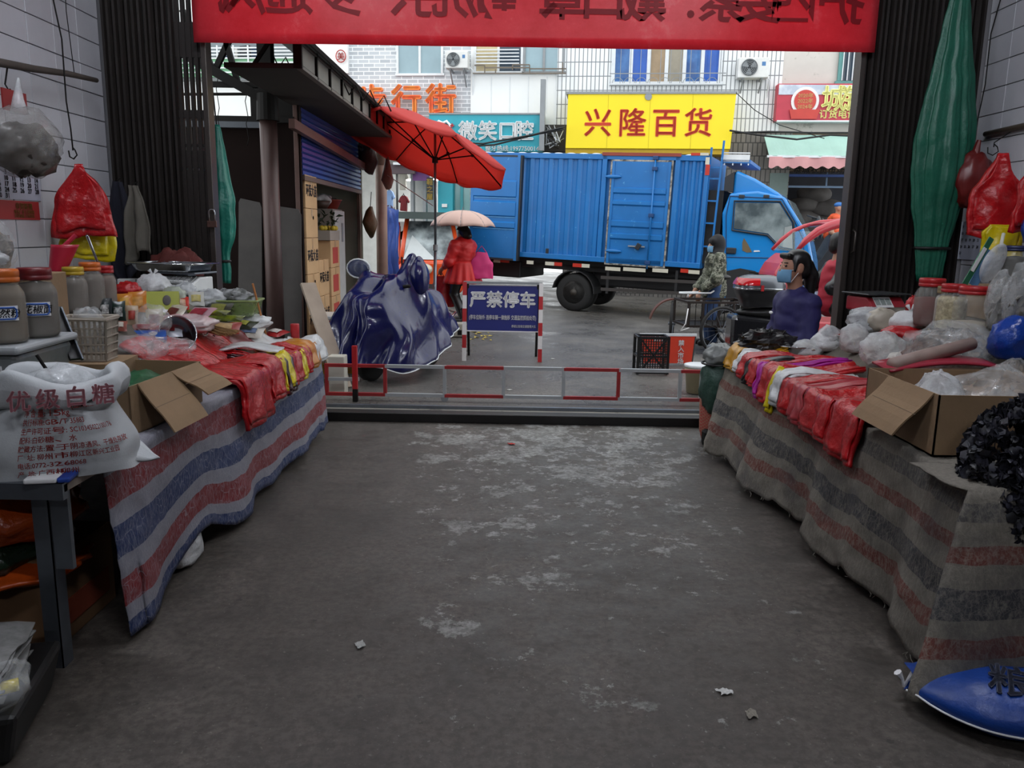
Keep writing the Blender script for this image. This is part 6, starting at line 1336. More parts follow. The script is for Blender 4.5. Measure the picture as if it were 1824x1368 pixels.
for i, (x, y, w_, c, lab) in enumerate(((360, 572, 90, '8A8C20', 'long olive yellow packet, upper'), (392, 582, 80, '6E7A1C', 'long olive green packet, lower'))):
    p = hp(x, y); s_ = sz(p); pouch(lab, p + Vector((0, 0, .02)), w_ * s_, 22 * s_, mat('pk_' + c, c, .25, 0, .4, 9, c2='2A3016'), 70, R(-8), .02, None, seed=i + 50, flat=True)
# steel bowl tipped towards the aisle
p = hp(322, 622); s_ = sz(p); t = thing('steel_bowl', 'dark steel bowl tipped on its side facing the aisle', 'bowl', p + Vector((-.02, 0, .085)), 0)
b = MB(); Mx = Euler((R(72), 0, R(38))).to_matrix().to_4x4(); r_ = .1
b.lathe([(.001, -.06), (r_ * .5, -.058), (r_ * .85, -.03), (r_, .03), (r_ * 1.04, .032), (r_ * 1.03, .036), (r_ * .97, .03), (r_ * .82, -.025), (r_ * .48, -.05), (.001, -.052)], 32, rot=Mx); b.build('shell', mat('dark_steel', '5A5C60', .18, .9, .2, 4), t, True)
b = MB(); b.tube([Mx @ Vector((r_ * 1.03 * math.cos(i * .2618), r_ * 1.03 * math.sin(i * .2618), .033)) for i in range(24)], .004, 6, True); b.build('rim', m_chrome, t, True)
# bundle of dry noodles
p = hp(358, 600); t = thing('noodle_bundle', 'bundle of thin brown dried sticks beside the bowl', 'bundle', p + Vector((0, 0, .012)), R(-12))
b = MB(); rnd = random.Random(5)
for _ in range(90): a = rnd.gauss(0, .022), rnd.gauss(0, .01) + .012; b.tube([(-.18 + rnd.uniform(-.03, .03), a[0] * 1.5, abs(a[1]) + .02), (.02, a[0] * .8, abs(a[1]) + .035), (.2 + rnd.uniform(-.04, .03), a[0] * 2.4, abs(a[1]) * .6 + .01)], .0025, 4)
o = b.build('sticks', mat('dry_stick', '8A6A40', .7), t); o['kind'] = 'stuff'
b = MB(); b.tube([(.03, .03 * math.cos(i * .628), .016 + .02 * math.sin(i * .628)) for i in range(10)], .005, 5, True); b.build('paper_band', m_white, t)
# pale green tray of wrapped goods
p = hp(412, 572); t = thing('plastic_tray', 'pale green plastic tray heaped with grey packets', 'tray', p + Vector((0, .12, .03)), R(5))
b = MB(); b.prism([(-.13, 0), (.13, 0), (.17, .11), (-.17, .11)], -.1, .1, lambda a, c, d: (a, d * (1 + c * 2), c)); outward(b.build('tub', film('green_tub', '8AA060', .5, .7, .25), t, bevel=.012))
b = MB(); blob(b, (0, 0, .06), (.14, .1, .07), 8, .4, freq=4); b.rough(.02, 18, 4); b.build('packets', mat('silver_packets', '9A9C9C', .3, 0, .5, 14, c2='5A5C58'), t, True)
b = MB(); b.tube([(-.17, -.12, .11), (.17, -.12, .11), (.17, .12, .11), (-.17, .12, .11)], .008, 6, True); b.build('rim', mat('tub_rim', '8C9A60', .4), t)
b = MB(); p = hp(473, 560); b.tube([p, px(450, 505, 5.7)], .008, 6); tag(b.build('incense_stick', mat('stick_orange', 'B87A48', .6)), 'thin orange stick standing behind the green tray', 'stick')
p = hp(522, 590); b = MB(); b.lathe([(.001, 0), (.032, 0), (.032, .13), (.03, .135), (.001, .135)], 18); o = b.build('red_canister', m_red, None, True); o.location = p + Vector((0, .05, 0)); tag(o, 'small red canister at the far end of the left stall', 'canister')
# counting scale with steel tray
p = hp(288, 523); s_ = sz(p); t = thing('counting_scale', 'white electronic scale carrying a steel tray', 'scale', p + Vector((.0, .2, 0)), R(-12))
b = MB(); b.prism([(-.02, 0), (.24, 0), (.24, .1), (.08, .1), (-.02, .05)], -.16, .16, lambda a, c, d: (d, a, c)); outward(b.build('body', m_white, t, bevel=.01))
b = MB(); b.prism([(-.022, .055), (.075, .103), (.07, .108), (-.025, .06)], -.14, .14, lambda a, c, d: (d, a, c)); q = outward(b.build('keypad', mat('keypad_grey', '9A9C9C', .5), t))
for i in range(6):
    for j in range(3): b = MB(); b.box((-.1 + .04 * i, -.005 + .026 * j, .073 + .013 * j), (.03, .018, .006), (R(27), 0, 0)); b.build('key', m_white, q)
b = MB(); b.span((-.17, .0, .12), (.17, .28, .135)); b.span((-.05, .1, .1), (.05, .2, .12)); b.build('platform', m_steel, t, bevel=.005)
t = thing('steel_tray', 'shallow steel tray on top of the electronic scale', 'tray', p + Vector((-.04, .33, .137)), R(-12))
b = MB(); b.prism([(-.2, 0), (.2, 0), (.25, .055), (-.25, .055)], -.13, .13, lambda a, c, d: (a, d * (1 + c * 3), c)); b.f = [q for i, q in enumerate(b.f)]
b = MB()
def trayf(u, v):
    X = 2 * u - 1; Yv = 2 * v - 1; e = max(abs(X), abs(Yv)); h_ = sst(.78, .95, e) * .055; return (X * .25, Yv * .17, h_)
b.grid(trayf, 24, 24); b.build('pan', m_chrome, t, True, solid=.003)
b = MB(); b.tube([(-.25, -.17, .056), (.25, -.17, .056), (.25, .17, .056), (-.25, .17, .056)], .007, 6, True); b.build('rolled_rim', m_chrome, t, True)
# red cloth, carton behind the scale
p = hp(283, 502); b = MB(); blob(b, (0, 0, 0), (.2, .12, .16), 12, .3); o = b.build('red_cloth', mat('dull_red_cloth', '5A1E18', .8, 0, .3, 6), None, True); o.location = p + Vector((0, .3, 0)); tag(o, 'dull red bundled cloth behind the steel tray', 'cloth')
# sheaves of carrier bags on the left edge, far to near
for i, (x, xw, ov, inn, m_, lab, lift) in enumerate(((556, 18, .12, .2, m_whitebag, 'white bag sheaf at the far end of the left stall', 0), (543, 20, .13, .3, mat('orange_bag', 'C07818', .3, 0, .2), 'orange bag sheaf second from the far end of the left stall', 0), (532, 12, .15, .3, m_redbag, 'narrow red bag sheaf beside the orange ones', .004), (522, 12, .16, .3, m_yelbag, 'narrow yellow bag sheaf between two red ones', 0), (510, 22, .17, .35, m_redbag, 'broad red bag sheaf under the pale strip', .004),
        (499, 16, .2, .3, mat('dark_bag', '3A1A1E', .3), 'dark maroon bag sheaf beside the yellow one', 0), (497, 20, .17, .1, m_yelbag, 'yellow bag sheaf hanging near the middle of the left stall', .01), (478, 30, .2, .4, m_redbag, 'large red bag drooping next to the yellow sheaf', .016), (440, 48, .27, .42, m_redbag, 'largest red bag drooping beside the cardboard box', .02))):
    ya, yb = [(C0 + ray(q, 625 + (570 - q) * .42) * ((-1.44) / ray(q, 600).x)).y for q in (x - xw / 2, x + xw / 2)]
    bag_stack(lab, -1, min(ya, yb), max(ya, yb), inn, ov, m_, .022, i + 3, lift, 'sheaves of carrier bags on the left stall')
t = thing('bag_sheaf', 'pale grey flat bag strip lying over the red sheaves', 'bags', (-1.62, 5.0, .8), .1); b = MB(); b.grid(lambda u, v: (-.2 + .36 * u, -.12 + .2 * v, .02 * math.sin(u * 4) + .0), 12, 6); b.rough(.008, 14, 2); b.build('sheaf', m_whitebag, t, True, solid=.012)
t = thing('red_bag_layer', 'flat layer of red bags with white specks by the noodles', 'bags', (0, 0, 0)); b = MB(); b.grid(lambda u, v: (-2.02 + .56 * u, 4.05 + .62 * v, max(.75, zdisp(-2.02 + .56 * u) + .03) + .012 * math.sin(u * 9 + v * 5)), 24, 20); b.rough(.015, 8, 6); b.build('layer', m_redbag, t, True, solid=.02)
for n_, (y0, y1, x0, m_, lab) in enumerate(((4.7, 5.1, -1.98, m_redbag, 'flat red bags spread behind the drooping red sheaves'), (5.02, 5.42, -1.9, mat('maroon_sheet', '6A1820', .3, 0, .3, 8), 'flat maroon bags spread behind the pale strip'), (5.38, 5.74, -1.95, m_whitebag, 'flat white bags spread at the far end of the left stall'))):
    t = thing('bag_layer', lab, 'bags', (0, 0, 0)); b = MB(); b.grid(lambda u, v: (x0 + (-1.5 - x0) * u, y0 + (y1 - y0) * v, max(.748, zdisp(x0 + (-1.5 - x0) * u) + .025) + .01 * math.sin(u * 8 + v * 6 + n_)), 20, 14); b.rough(.014, 9, n_ + 9); b.build('layer', m_, t, True, solid=.014)
# under the table
m_ob = mat('orange_bag_film', 'B84A14', .25, 0, .3, 5, bump=.4, bs=16, bd=.03); m_gb2 = mat('dark_green_film', '1C2E1E', .25, 0, .3, 5, bump=.4, bs=16, bd=.03)
t = thing('carton', 'brown carton with red print under the left stall', 'box', (-1.78, 2.95, 0), .0)
b = MB(); b.span((-.12, -.22, 0), (.12, .2, .34)); b.build('body', mat('under_carton', '7A5A3C', .8, 0, .2, 6), t, bevel=.005); b = MB(); b.span((.12, -.19, .06), (.123, .15, .16)); b.build('red_print', mat('print_orange', '8A3A20', .8), t)
t = thing('carton', 'dark carton deep under the left stall', 'box', (-2.15, 2.95, 0), .1); b = MB(); b.span((-.22, -.25, 0), (.22, .25, .25)); b.build('body', mat('dark_carton', '33281E', .9), t, bevel=.005)
for (x, z, w_, h_, m_, lab, sd) in ((-1.98, .335, .6, .1, m_ob, 'flat orange bag squeezed under the green bag', 1), (-2.02, .4, .5, .14, m_gb2, 'dark green bag between two orange bags', 2), (-1.98, .5, .6, .24, m_ob, 'bulging orange bag right under the table top', 3)):
    bag(lab, Vector((x + .08, 2.84, z - .09)), w_, h_, m_, .5, sd, False, amp=.12)
bag('white printed bag on the floor behind the striped tarp', Vector((-1.56, 3.5, 0)), .24, .2, m_whitebag, .34, 8, False, amp=.1)
bag('small white bag peeping out under the far tarp end', pg(522, 818) + Vector((-.05, 0, 0)), .12, .05, m_whitebag, .1, 4, False)
t = thing('floor_basket', 'black basket of papers and film on the floor at bottom left', 'basket', (-1.72, 2.2, 0), .25)
b = MB(); b.prism([(-.24, 0), (.24, 0), (.28, .17), (-.28, .17)], -.2, .2, lambda a, c, d: (a, d * (1 + c), c)); outward(b.build('tub', m_black, t, bevel=.02))
for i in range(5):
    b = MB(); b.grid(lambda u, v: ((u - .5) * .44, (v - .5) * .3, .19 + .016 * i + .02 * math.sin(u * 5 + i)), 8, 6); b.rough(.02, 9, i); b.build('newspaper', mat('newsprint', '8A8A88', .9, 0, .4, 30), t, True, solid=.006)
b = MB(); b.tube([(-.1, -.2, .19), (.25, -.1, .2)], .02, 10); b.build('yellow_tube', m_yelbag, t, True)
b = MB(); blob(b, (.12, -.12, .12), (.17, .13, .1), 9, .3); b.build('film', m_clear, t, True)
# ------------------------------------------------------------ hung on the left wall
P0 = [pX(-80, 95, -3.02), pX(0, 112, -3.02), pX(60, 122, -3.02), pX(120, 132, -3.02), pX(172, 142, -3.02)]
b = MB(); b.tube([q + Vector((0, 0, .008 * math.sin(i * 3))) for i, q in enumerate(P0)], [.026, .025, .022, .02, .016], 10); tag(b.build('hanging_pole', mat('bamboo_grey', '4A423C', .8, 0, .3, 6), None, True), 'grey bamboo pole slung along the left wall', 'pole')
wire('thin wire holding the bamboo pole end', [Vector((-3.02, P0[3].y + .12, 4.3)), pX(118, 20, -3.02), pX(133, 136, -3.02)], .003, hook=False)
wire('long bent wire with a hook holding the red bags', [Vector((-2.95, 5.5, 4.3)), pX(95, 0, -2.95), pX(110, 70, -2.95), pX(118, 180, -2.95), pX(126, 230, -2.95), pX(130, 268, -2.95)], .005)
wire('short twig-like hook under the bamboo pole', [pX(14, 114, -3.02), pX(9, 150, -3.0), pX(18, 165, -2.98)], .005)
p = pX(140, 292, -2.93)
hang_pack('pack of yellow carrier bags hung behind the red ones', Vector((p.x - .03, p.y + .1, p.z - .26)), .32, .38, m_yelbag, .03, R(25), 3, top=.7)
hang_pack('pack of red carrier bags hung on the left wall hook', p, .36, .48, m_redbag, .04, R(25), 7, top=.14, shoulder=.55)
p = pX(38, 235, -2.85); t = thing('hanging_bag', 'large clear bag of dark goods hung high on the left wall', 'bag', p)
b = MB(); blob(b, (0, 0, -.06), (.17, .28, .2), 11, .14, False); b.rough(.02, 6, 3); b.build('film', film('smoky_film', 'A8A6A2', .2, .5, .2), t, True); b = MB(); blob(b, (0, .02, -.1), (.15, .25, .15), 12, .2, False); b.build('contents', mat('dark_dry_goods', '2E2822', .9, 0, .4, 14), t, True)
b = MB(); b.tube([(0, 0, .1), (0, .0, .18), (.0, .02, .3)], [.05, .03, .006], 8); b.build('neck', m_milk, t, True)
p = pX(28, 175, -2.95); b = MB(); b.span((-.005, -.13, -.08), (.005, .1, .04)); o = b.build('red_card', mat('red_card_paper', '8A1A1A', .6)); o.location = p; tag(o, 'small red card hanging above the clear bag', 'card')
# wall calendar
p0, p1 = pX(-30, 300, XL + .012), pX(74, 358, XL + .012)
t = thing('wall_calendar', 'white month calendar sheet on the tiled left wall', 'calendar', (XL + .004, p1.y, p1.z)); W = p1.y - p0.y; H = pX(74, 306, XL).z - p1.z
b = MB(); b.grid(lambda u, v: (.004 + .004 * math.sin(v * 3), -W * (1 - u), H * v), 6, 6); b.build('sheet', mat('calendar_paper', 'B0B4C4', .7, var=.05), t, solid=.002)
for r_ in range(5):
    for c_ in range(7):
        d_ = r_ * 7 + c_ + 1 - 0
        if d_ <= 31: text(str(d_), .042, m_ink, t, (.012, -W + W * (c_ + .6) / 7.2, H * (.86 - r_ * .185)), (R(90), 0, R(90)), ext=.0005, bold=.02)
p0, p1 = pX(-30, 362, XL + .012), pX(72, 392, XL + .012); t = thing('red_poster', 'red paper strip with gold print below the calendar', 'poster', (XL + .004, p1.y, p1.z)); W = p1.y - p0.y; H = pX(68, 360, XL).z - p1.z
b = MB(); b.grid(lambda u, v: (.006, -W * (1 - u), H * v), 4, 4); b.build('paper', mat('poster_red', 'A01C1C', .6), t, solid=.002)
text('恭贺新禧', .045, mat('gold_letter', 'B89A40'), t, (.011, -W * .3, H * .72), (R(90), 0, R(90)), .0005, .01); text('财源广进 万事如意', .026, mat('gold_letter', 'B89A40'), t, (.011, -W * .3, H * .42), (R(90), 0, R(90)), .0005, .01); text('吉祥如意 合家欢乐', .026, mat('gold_letter', 'B89A40'), t, (.011, -W * .3, H * .2), (R(90), 0, R(90)), .0005, .01)
# clothes hung against the gate
def cloth_hang(label, x, y, w_, h_, Y, m, seed, name='hanging_cloth'):
    p = px(x, y, Y); s_ = sz(p); t = thing(name, label, 'cloth', p); W, H = w_ * s_, h_ * s_
    b = MB(); b.grid(lambda u, v: ((u - .5) * W * (.35 + .65 * sst(0, .5, v)), .03 * math.sin(u * 11 + seed) * (.3 + v), -H * v * (1 - .1 * math.sin(u * 5 + seed))), 22, 18); b.rough(.02, 6, seed); b.build('cloth', m, t, True, solid=.012)
    b = MB(); b.cyl((0, 0, 0), (0, .08, .03), .006, 6); b.build('peg', m_dark, t); return t
cloth_hang('dark navy garment hanging by the left gate', 208, 322, 46, 170, 6.15, mat('navy_cloth', '0E1020', .9), 2)
cloth_hang('beige grey cloth hanging on the left gate', 236, 330, 40, 128, 6.12, mat('beige_cloth', '5E5A52', .9, 0, .3, 5), 4)
# ============================================================ the right stall
t = thing('stall_table', 'stall table under the grey striped cloth on the right', 'table', (0, 0, 0))
b = MB(); b.span((1.6, 2.6, .685), (3.48, 5.75, .71)); b.build('table_top', m_wood, t)
b = MB(); b.prism([(2.1, .711), (2.6, 1.08), (3.46, 1.08), (3.46, .711)], 3.75, 5.6, lambda a, c, d: (a, d, c)); outward(b.build('display_board', mat('display_cloth', '6A645A'), t))
for x, y in ((1.75, 2.75), (3.4, 2.75), (1.75, 5.6), (3.4, 5.6)):
    b = MB(); b.span((x - .025, y - .025, 0), (x + .025, y + .025, .685)); b.build('leg', m_steel, t)
stops = [(0, '6E6960'), (.3, '6E6960'), (.34, '504E4C'), (.41, '726C62'), (.49, '683830'), (.55, '6E6960'), (.63, '3A3A3D'), (.73, '6E6960'), (.79, '683830'), (.86, '6E6960')]
m_hess = stripes('hessian_cloth', stops, '8C867A', .9, .5, 60, 1.0, ('34343A', .6), (60, .5, .05))
def drape(u, v):
    Y = 2.62 + 3.15 * u
    if v < .3: q = v / .3; return (1.85 - .27 * q, Y, .722)
    q = (v - .3) / .7; f = .045 * math.sin(Y * 6.3 + .6) + .025 * math.sin(Y * 14 + 2)
    X = 1.583 - (.07 + .12 * sst(.3, 1, u)) * q + f * q
    L_ = .67 - .04 * math.sin(Y * 7) ** 2 + .02 * noise.noise(Vector((Y * 9, 0, 0)))
    Yo = -.35 * q * q * sst(.85, 1, u)
    return (X, Y + Yo, .716 - L_ * q)
t = thing('striped_cloth', 'worn grey cloth with dull red and black stripes on the right stall', 'cloth')
b = MB(); b.grid(drape, 150, 44); b.rough(.01, 14, 5); b.build('drape', m_hess, t, True, solid=.006)
b = MB(); rnd = random.Random(2)
for _ in range(26): q = Vector(drape(rnd.random(), 1)); b.tube([q, q + Vector((rnd.uniform(-.01, .01), rnd.uniform(-.02, .02), -.012)), q + Vector((rnd.uniform(-.01, .01), rnd.uniform(-.03, .03), -.025))], .0015, 4)
o = b.build('frayed_threads', mat('thread', '8A847A', .9), t); o['kind'] = 'stuff'
def endc(u, v):
    if v < .3: q = v / .3; return (1.5 + 1.9 * u, 2.9 - .32 * q, .724)
    q = (v - .3) / .7; return (1.54 + 1.86 * u - .22 * q * math.exp(-(u / .16) ** 2), 2.58 - (.1 + .05 * math.sin(u * 16)) * q - .08 * q * math.exp(-(u / .12) ** 2), .722 - .67 * q + .06 * q * u)
t = thing('striped_cloth', 'second striped cloth flap hanging at the near end of the right stall', 'cloth')
b = MB(); b.grid(endc, 70, 30); b.rough(.008, 12, 9); b.build('drape', m_hess, t, True, solid=.006)
# sheaves of bags over the edge, far to near
m_mag = mat('magenta_bag', 'A81C90', .3, 0, .2, 8); m_blk = mat('black_bag', '141214', .3); m_gold = mat('gold_bag', 'C08A18', .28, 0, .25, 9)
m_rosy = mat('rosy_bag', 'A83A40', .3, 0, .2, 8); SH = [(1320, 18, .12, .3, m_gold, 'golden bag sheaf at the far end of the right stall', .012), (1332, 8, .09, .3, m_whitebag, 'thin white bag sheaf beside the golden one', 0), (1341, 14, .12, .5, m_redbag, 'red bag sheaf between the white and black ones', .006), (1352, 10, .14, .4, m_blk, 'black bag sheaf among the red ones', 0),
      (1362, 14, .14, .55, m_redbag, 'red bag sheaf just right of the black one', .012), (1374, 8, .2, .5, m_mag, 'magenta bag sheaf in the middle of the right stall', .016), (1387, 20, .2, .5, m_redbag, 'long red bag sheaf next to the magenta one', .012), (1399, 10, .22, .12, m_yelbag, 'yellow bag sheaf peeping under the white one', 0), (1408, 16, .17, .4, m_whitebag, 'white bag sheaf in front of the yellow one', .014),
      (1428, 22, .17, .5, m_redbag, 'red bag sheaf right of the white one', .008), (1450, 22, .19, .5, m_rosy, 'rosy red bag sheaf in the near half of the right stall', .012), (1487, 50, .2, .5, m_redbag, 'wide red bag sheaf before the white paper bag', .016), (1540, 52, .23, .4, m_redbag, 'nearest red bag sheaf touching the cardboard box', .02)]
for i, (x, xw, ov, inn, m_, lab, lift) in enumerate(SH):
    ya, yb = [pX(q, 640, 1.6).y for q in (x - xw / 2, x + xw / 2)]
    bag_stack(lab, 1, min(ya, yb), max(ya, yb), inn, ov, m_, .02, i + 40, lift, 'sheaves of carrier bags on the right stall')
# cardboard box and its goods
open_box('big open cardboard box at the near end of the right stall', (1.93, 3.28, .728), 0, .62, .62, .24, [(2, 55, .22, -.04, .14, .62), (0, 5, .2, 0)])
bag('clear bag of brown noodle cakes in the right cardboard box', Vector((1.98, 3.2, .74)), .42, .3, m_clear, .3, 5, False, mat('noodle_cake', '6A5440', .8, 0, .5, 18, c2='8A7258'))
bag('small clear bag of pale goods beside the noodle cakes', Vector((1.76, 3.24, .74)), .2, .27, m_milk, .3, 6, False)
p = hp(1690, 690); b = MB(); b.tube([Vector((1.74, 3.62, .98)), Vector((1.9, 3.7, 1.0)), Vector((2.2, 3.8, 1.06))], [.03, .035, .03], 12); o = b.build('rolled_plastic', mat('dusty_pink_roll', 'A08A80', .5, 0, .3, 6), None, True); tag(o, 'dusty rolled plastic sheet lying behind the cardboard box', 'roll')
t = thing('red_tray', 'flat red plastic sheet behind the right cardboard box', 'sheet', (2.0, 3.68, .955), .2); b = MB(); b.grid(lambda u, v: (-.3 + .6 * u, -.05 + .14 * v, .03 * math.sin(u * 3) + .02 * v), 12, 4); b.build('sheet', mat('rose_plastic', '9A2A3A', .35), t, True, solid=.01)
b = MB(); b.span((-.28, -.05, -.23), (.28, .08, -.012)); b.build('carton_under', m_card, t)
# black fungus spilling from a printed bag
t = thing('fungus_bag', 'open printed red bag of black dried fungus on the near corner', 'bag', (1.78, 2.72, .724))
m_fung = mat('black_fungus', '0E0E12', .55, 0, .5, 30, c2='2A2A36')
b = MB(); blob(b, (.03, -.02, -.2), (.19, .17, .3), 4, .3, False, 40, 26, 4); b.rough(.03, 22, 2); b.build('heap', m_fung, t)
def fun(a, c, d):
    th = a * 6.283; ph = math.acos(2 * c - 1); r = .95 + .18 * d; return (.03 + .2 * r * math.sin(ph) * math.cos(th), -.02 + .18 * r * math.sin(ph) * math.sin(th), -.0 + .26 * r * math.cos(ph) - .1 * (math.sin(ph) * math.sin(th) < -.3))
chips('fungus_pieces', m_fung, t, 5000, fun, .018, 3)
m_pr = mat('printed_red_film', 'A02A1C', .3, 0, .4, 7, c2='C0702A')
for a, c, sd in (((-.2, .02, -.02), (.1, .2, .02), 1), ((-.06, -.24, -.38), (.38, -.16, -.3), 2)):
    b = MB(); a, c = Vector(a), Vector(c); b.grid(lambda u, v: a.lerp(c, u) + Vector((-.02 * math.sin(u * 6), -.05 * v, -.06 * v + .02 * math.sin(u * 9))), 14, 5); b.rough(.02, 12, sd); b.build('printed_rim', m_pr, t, True, solid=.004)
# bags and heaps on the right display
for i, (x, y, w_, h_, m_, kn, inn, lab) in enumerate(((1685, 668, 165, 96, m_clear, False, m_chunk, 'large clear bag of dark dried mushrooms in the middle of the right stall'), (1622, 668, 88, 44, mat('white_paper_bag', 'C8C4BC', .5, 0, .2, 8, bump=.6, bs=16, bd=.03), False, None, 'crumpled white paper bag before the mushrooms'), (1570, 652, 78, 64, m_milk, False, None, 'cloudy bag of pale goods before the paper bag'), (1520, 628, 52, 52, m_milk, False, None, 'cloudy bag beside the largest cloudy one'), (1470, 612, 56, 34, m_whitebag, False, None, 'white bag resting above the red sheaves'),
        (1440, 598, 60, 32, m_milk, False, None, 'cloudy bag near the metal basin'), (1618, 590, 64, 38, m_whitebag, True, None, 'white knotted bag below the red scale'), (1568, 588, 56, 40, mat('beige_bag', 'B8B0A0', .4, 0, .2, 8), False, None, 'beige bag left of the white knotted bag'), (1606, 606, 74, 26, m_redbag, False, None, 'flat red bag under the white knotted bag'), (1548, 592, 84, 46, m_milk, False, m_blk, 'cloudy sack of black fungus behind the bowls'), (1480, 570, 46, 42, m_milk, False, mat('news_grey', '6A6A68', .8, 0, .5, 20), 'crumpled grey bag next to the seated woman'),
        (1806, 640, 90, 80, mat('blue_bag', '123C96', .25, 0, .2, 6, bump=.5, bs=12, bd=.03), False, None, 'bright blue bag at the right edge of the stall'), (1798, 695, 60, 60, m_clear, False, m_chunk, 'clear bag of grey goods below the blue bag'), (1775, 590, 50, 110, m_clear, False, mat('ribbed_goods', '7A746A', .6, 0, .4, 12), 'tall ribbed clear bag beside the blue-lidded jar'), (1815, 590, 70, 125, m_clear, False, mat('black_goods', '2A2622', .7, 0, .5, 16, c2='6A645A'), 'tall clear bag of black dried goods at the right edge'), (1740, 640, 90, 40, m_clear, False, None, 'clear film lying over the back of the mushrooms'))):
    p = hp(x, y); s_ = sz(p); bag(lab, p, w_ * s_, h_ * s_, m_, None, i + 60, kn, inn or (mat('pale_filling', 'C0BAAC', .8, 0, .4, 20) if m_ is m_milk else None), amp=.13)
p = hp(1685, 668); s_ = sz(p); q = thing('dried_mushrooms', 'loose dark mushroom pieces showing at the open clear bag', 'mushrooms', p)
chips('mushroom_pieces', m_chunk, q, 700, lambda a, c, d: (60 * s_ * (2 * a - 1), 45 * s_ * (2 * c - 1), max(.01, (1 - (2 * a - 1) ** 2 - (2 * c - 1) ** 2)) ** .5 * 78 * s_ * (.85 + .2 * d)), .02, 8)
b = MB(); pts = [hp(1650, 625) + Vector((0, 0, .12)), hp(1660, 640) + Vector((.0, 0, .09)), hp(1690, 665) + Vector((0, 0, .03))]; b.tube(pts, .008, 6); tag(b.build('straw_tie', mat('straw', 'A89468', .8), None, True), 'twisted straw tie beside the dried mushrooms', 'string')
b = MB(); b.tube([hp(1680, 600) + Vector((0, 0, .02)), px(1705, 553, hp(1680, 600).y)], .006, 6); tag(b.build('red_tie', m_redbag, None, True), 'red plastic tie sticking up from the mushroom bag', 'string')
# bowls, seaweed, basin at the far end
for x, y, r_, lab, c in ((1492, 590, .085, 'white bowl of red chilli flakes on the right stall', '8A3020'),):
    p = hp(x, y); t = thing('bowl', lab, 'bowl', p); b = MB(); b.lathe([(.001, 0), (r_ * .6, 0), (r_, .06), (r_ * 1.05, .065), (r_ * .95, .06), (r_ * .55, .01), (.001, .01)], 24); b.build('shell', m_white, t, True); b = MB(); b.ell((0, 0, .05), (r_ * .9, r_ * .9, .035)); b.rough(.008, 40); b.build('chilli', mat('chilli', c, .8, 0, .4, 60), t, True)
t = thing('metal_basin', 'shallow metal basin at the far end of the right stall', 'basin', (1.98, 5.55, .724)); r_ = .13
b = MB(); b.lathe([(.001, 0), (r_ * .8, 0), (r_, .07), (r_ * 1.06, .075), (r_ * 1.05, .08), (r_ * .96, .072), (r_ * .76, .008), (.001, .008)], 32); b.build('shell', m_chrome, t, True)
t = thing('black_seaweed', 'heap of black stringy seaweed at the far end of the right stall', 'seaweed', (1.8, 5.62, .724))
b = MB(); blob(b, (0, 0, 0), (.22, .12, .1), 3, .3); b.build('heap', m_blk, t); b = MB(); rnd = random.Random(4)
for _ in range(260):
    a = rnd.uniform(0, 6.28); r_ = rnd.uniform(0, 1); q = Vector((.2 * r_ * math.cos(a), .11 * r_ * math.sin(a), .13 * (1 - r_ * r_) + .01)); pts = [q]
    for _i in range(3): pts.append(pts[-1] + Vector((rnd.uniform(-.03, .03), rnd.uniform(-.03, .03), rnd.uniform(-.01, .025))))
    b.tube(pts, .004, 4)
o = b.build('strands', mat('seaweed', '0C0C0C', .5), t); o['kind'] = 'stuff'
t = thing('green_sack', 'green sack with grey liner hanging at the far corner of the right stall', 'sack', (1.53, 5.82, .3)); 
b = MB(); blob(b, (0, 0, 0), (.14, .14, .24), 6, .14, False); b.v = [q + Vector((0, 0, .16)) for q in b.v]; b.build('sack_body', mat('sack_green', '2A4A3E', .5, 0, .3, 5, bump=.4, bs=14, bd=.03), t, True)
b = MB(); blob(b, (0, 0, .38), (.13, .13, .09), 7, .2, False); b.rough(.02, 14, 2); b.build('grey_liner', mat('liner_grey', '7A7E7C', .35, 0, .3, 8), t, True)
b = MB(); b.tube([(.13 * math.cos(i * .3927), .13 * math.sin(i * .3927), .32) for i in range(16)], .008, 6, True); b.build('tie', m_black, t, True)
b = MB(); b.lathe([(.09, 0), (.1, .02), (.1, .1), (.08, .12)], 14); b.v = [q + Vector((0, 0, -.3)) for q in b.v]; b.build('stool_under', m_dark, t)
p = pg(1262, 790); t = thing('mesh_sack', 'red mesh sack of peanuts standing on the floor by the threshold', 'sack', (p.x + .06, p.y + .06, 0))
b = MB(); b.lathe([(.001, 0), (.1, .01), (.12, .1), (.125, .3), (.12, .42), (.08, .47), (.001, .48)], 22); b.rough(.012, 12, 3); b.build('sack_body', brick_mat('mesh_red', 'A08468', '8A6A54', 'A83A38', .02, .012, .5, .003), t, True)
b = MB(); ears(b, (0, 0, .48), .09); b.build('knot', m_redbag, t, True)
# red kitchen scale
p = hp(1572, 552); t = thing('kitchen_scale', 'red electronic scale with black platform on the right stall', 'scale', p + Vector((.02, .1, 0)), R(18))
b = MB(); b.prism([(-.1, 0), (.16, 0), (.16, .1), (-.04, .1), (-.1, .03)], -.15, .15, lambda a, c, d: (d, a, c)); outward(b.build('body', mat('scale_red', '9A2430', .35), t, bevel=.012))
b = MB(); b.prism([(-.103, .03), (-.045, .098), (-.05, .102), (-.108, .034)], -.11, .03, lambda a, c, d: (d, a, c)); q = outward(b.build('display_panel', m_white, t))
for i in range(3): b = MB(); b.box((-.09 + .045 * i, -.079, .07), (.036, .004, .05), (R(-40), 0, 0)); b.build('display_window', mat('lcd_grey', '8A9490', .3), q)
b = MB(); b.span((-.18, -.09, .115), (.18, .18, .125)); b.span((-.03, .02, .1), (.03, .08, .115)); b.build('platform', mat('platform_grey', '4A4C4E', .3, .5), t, bevel=.004)
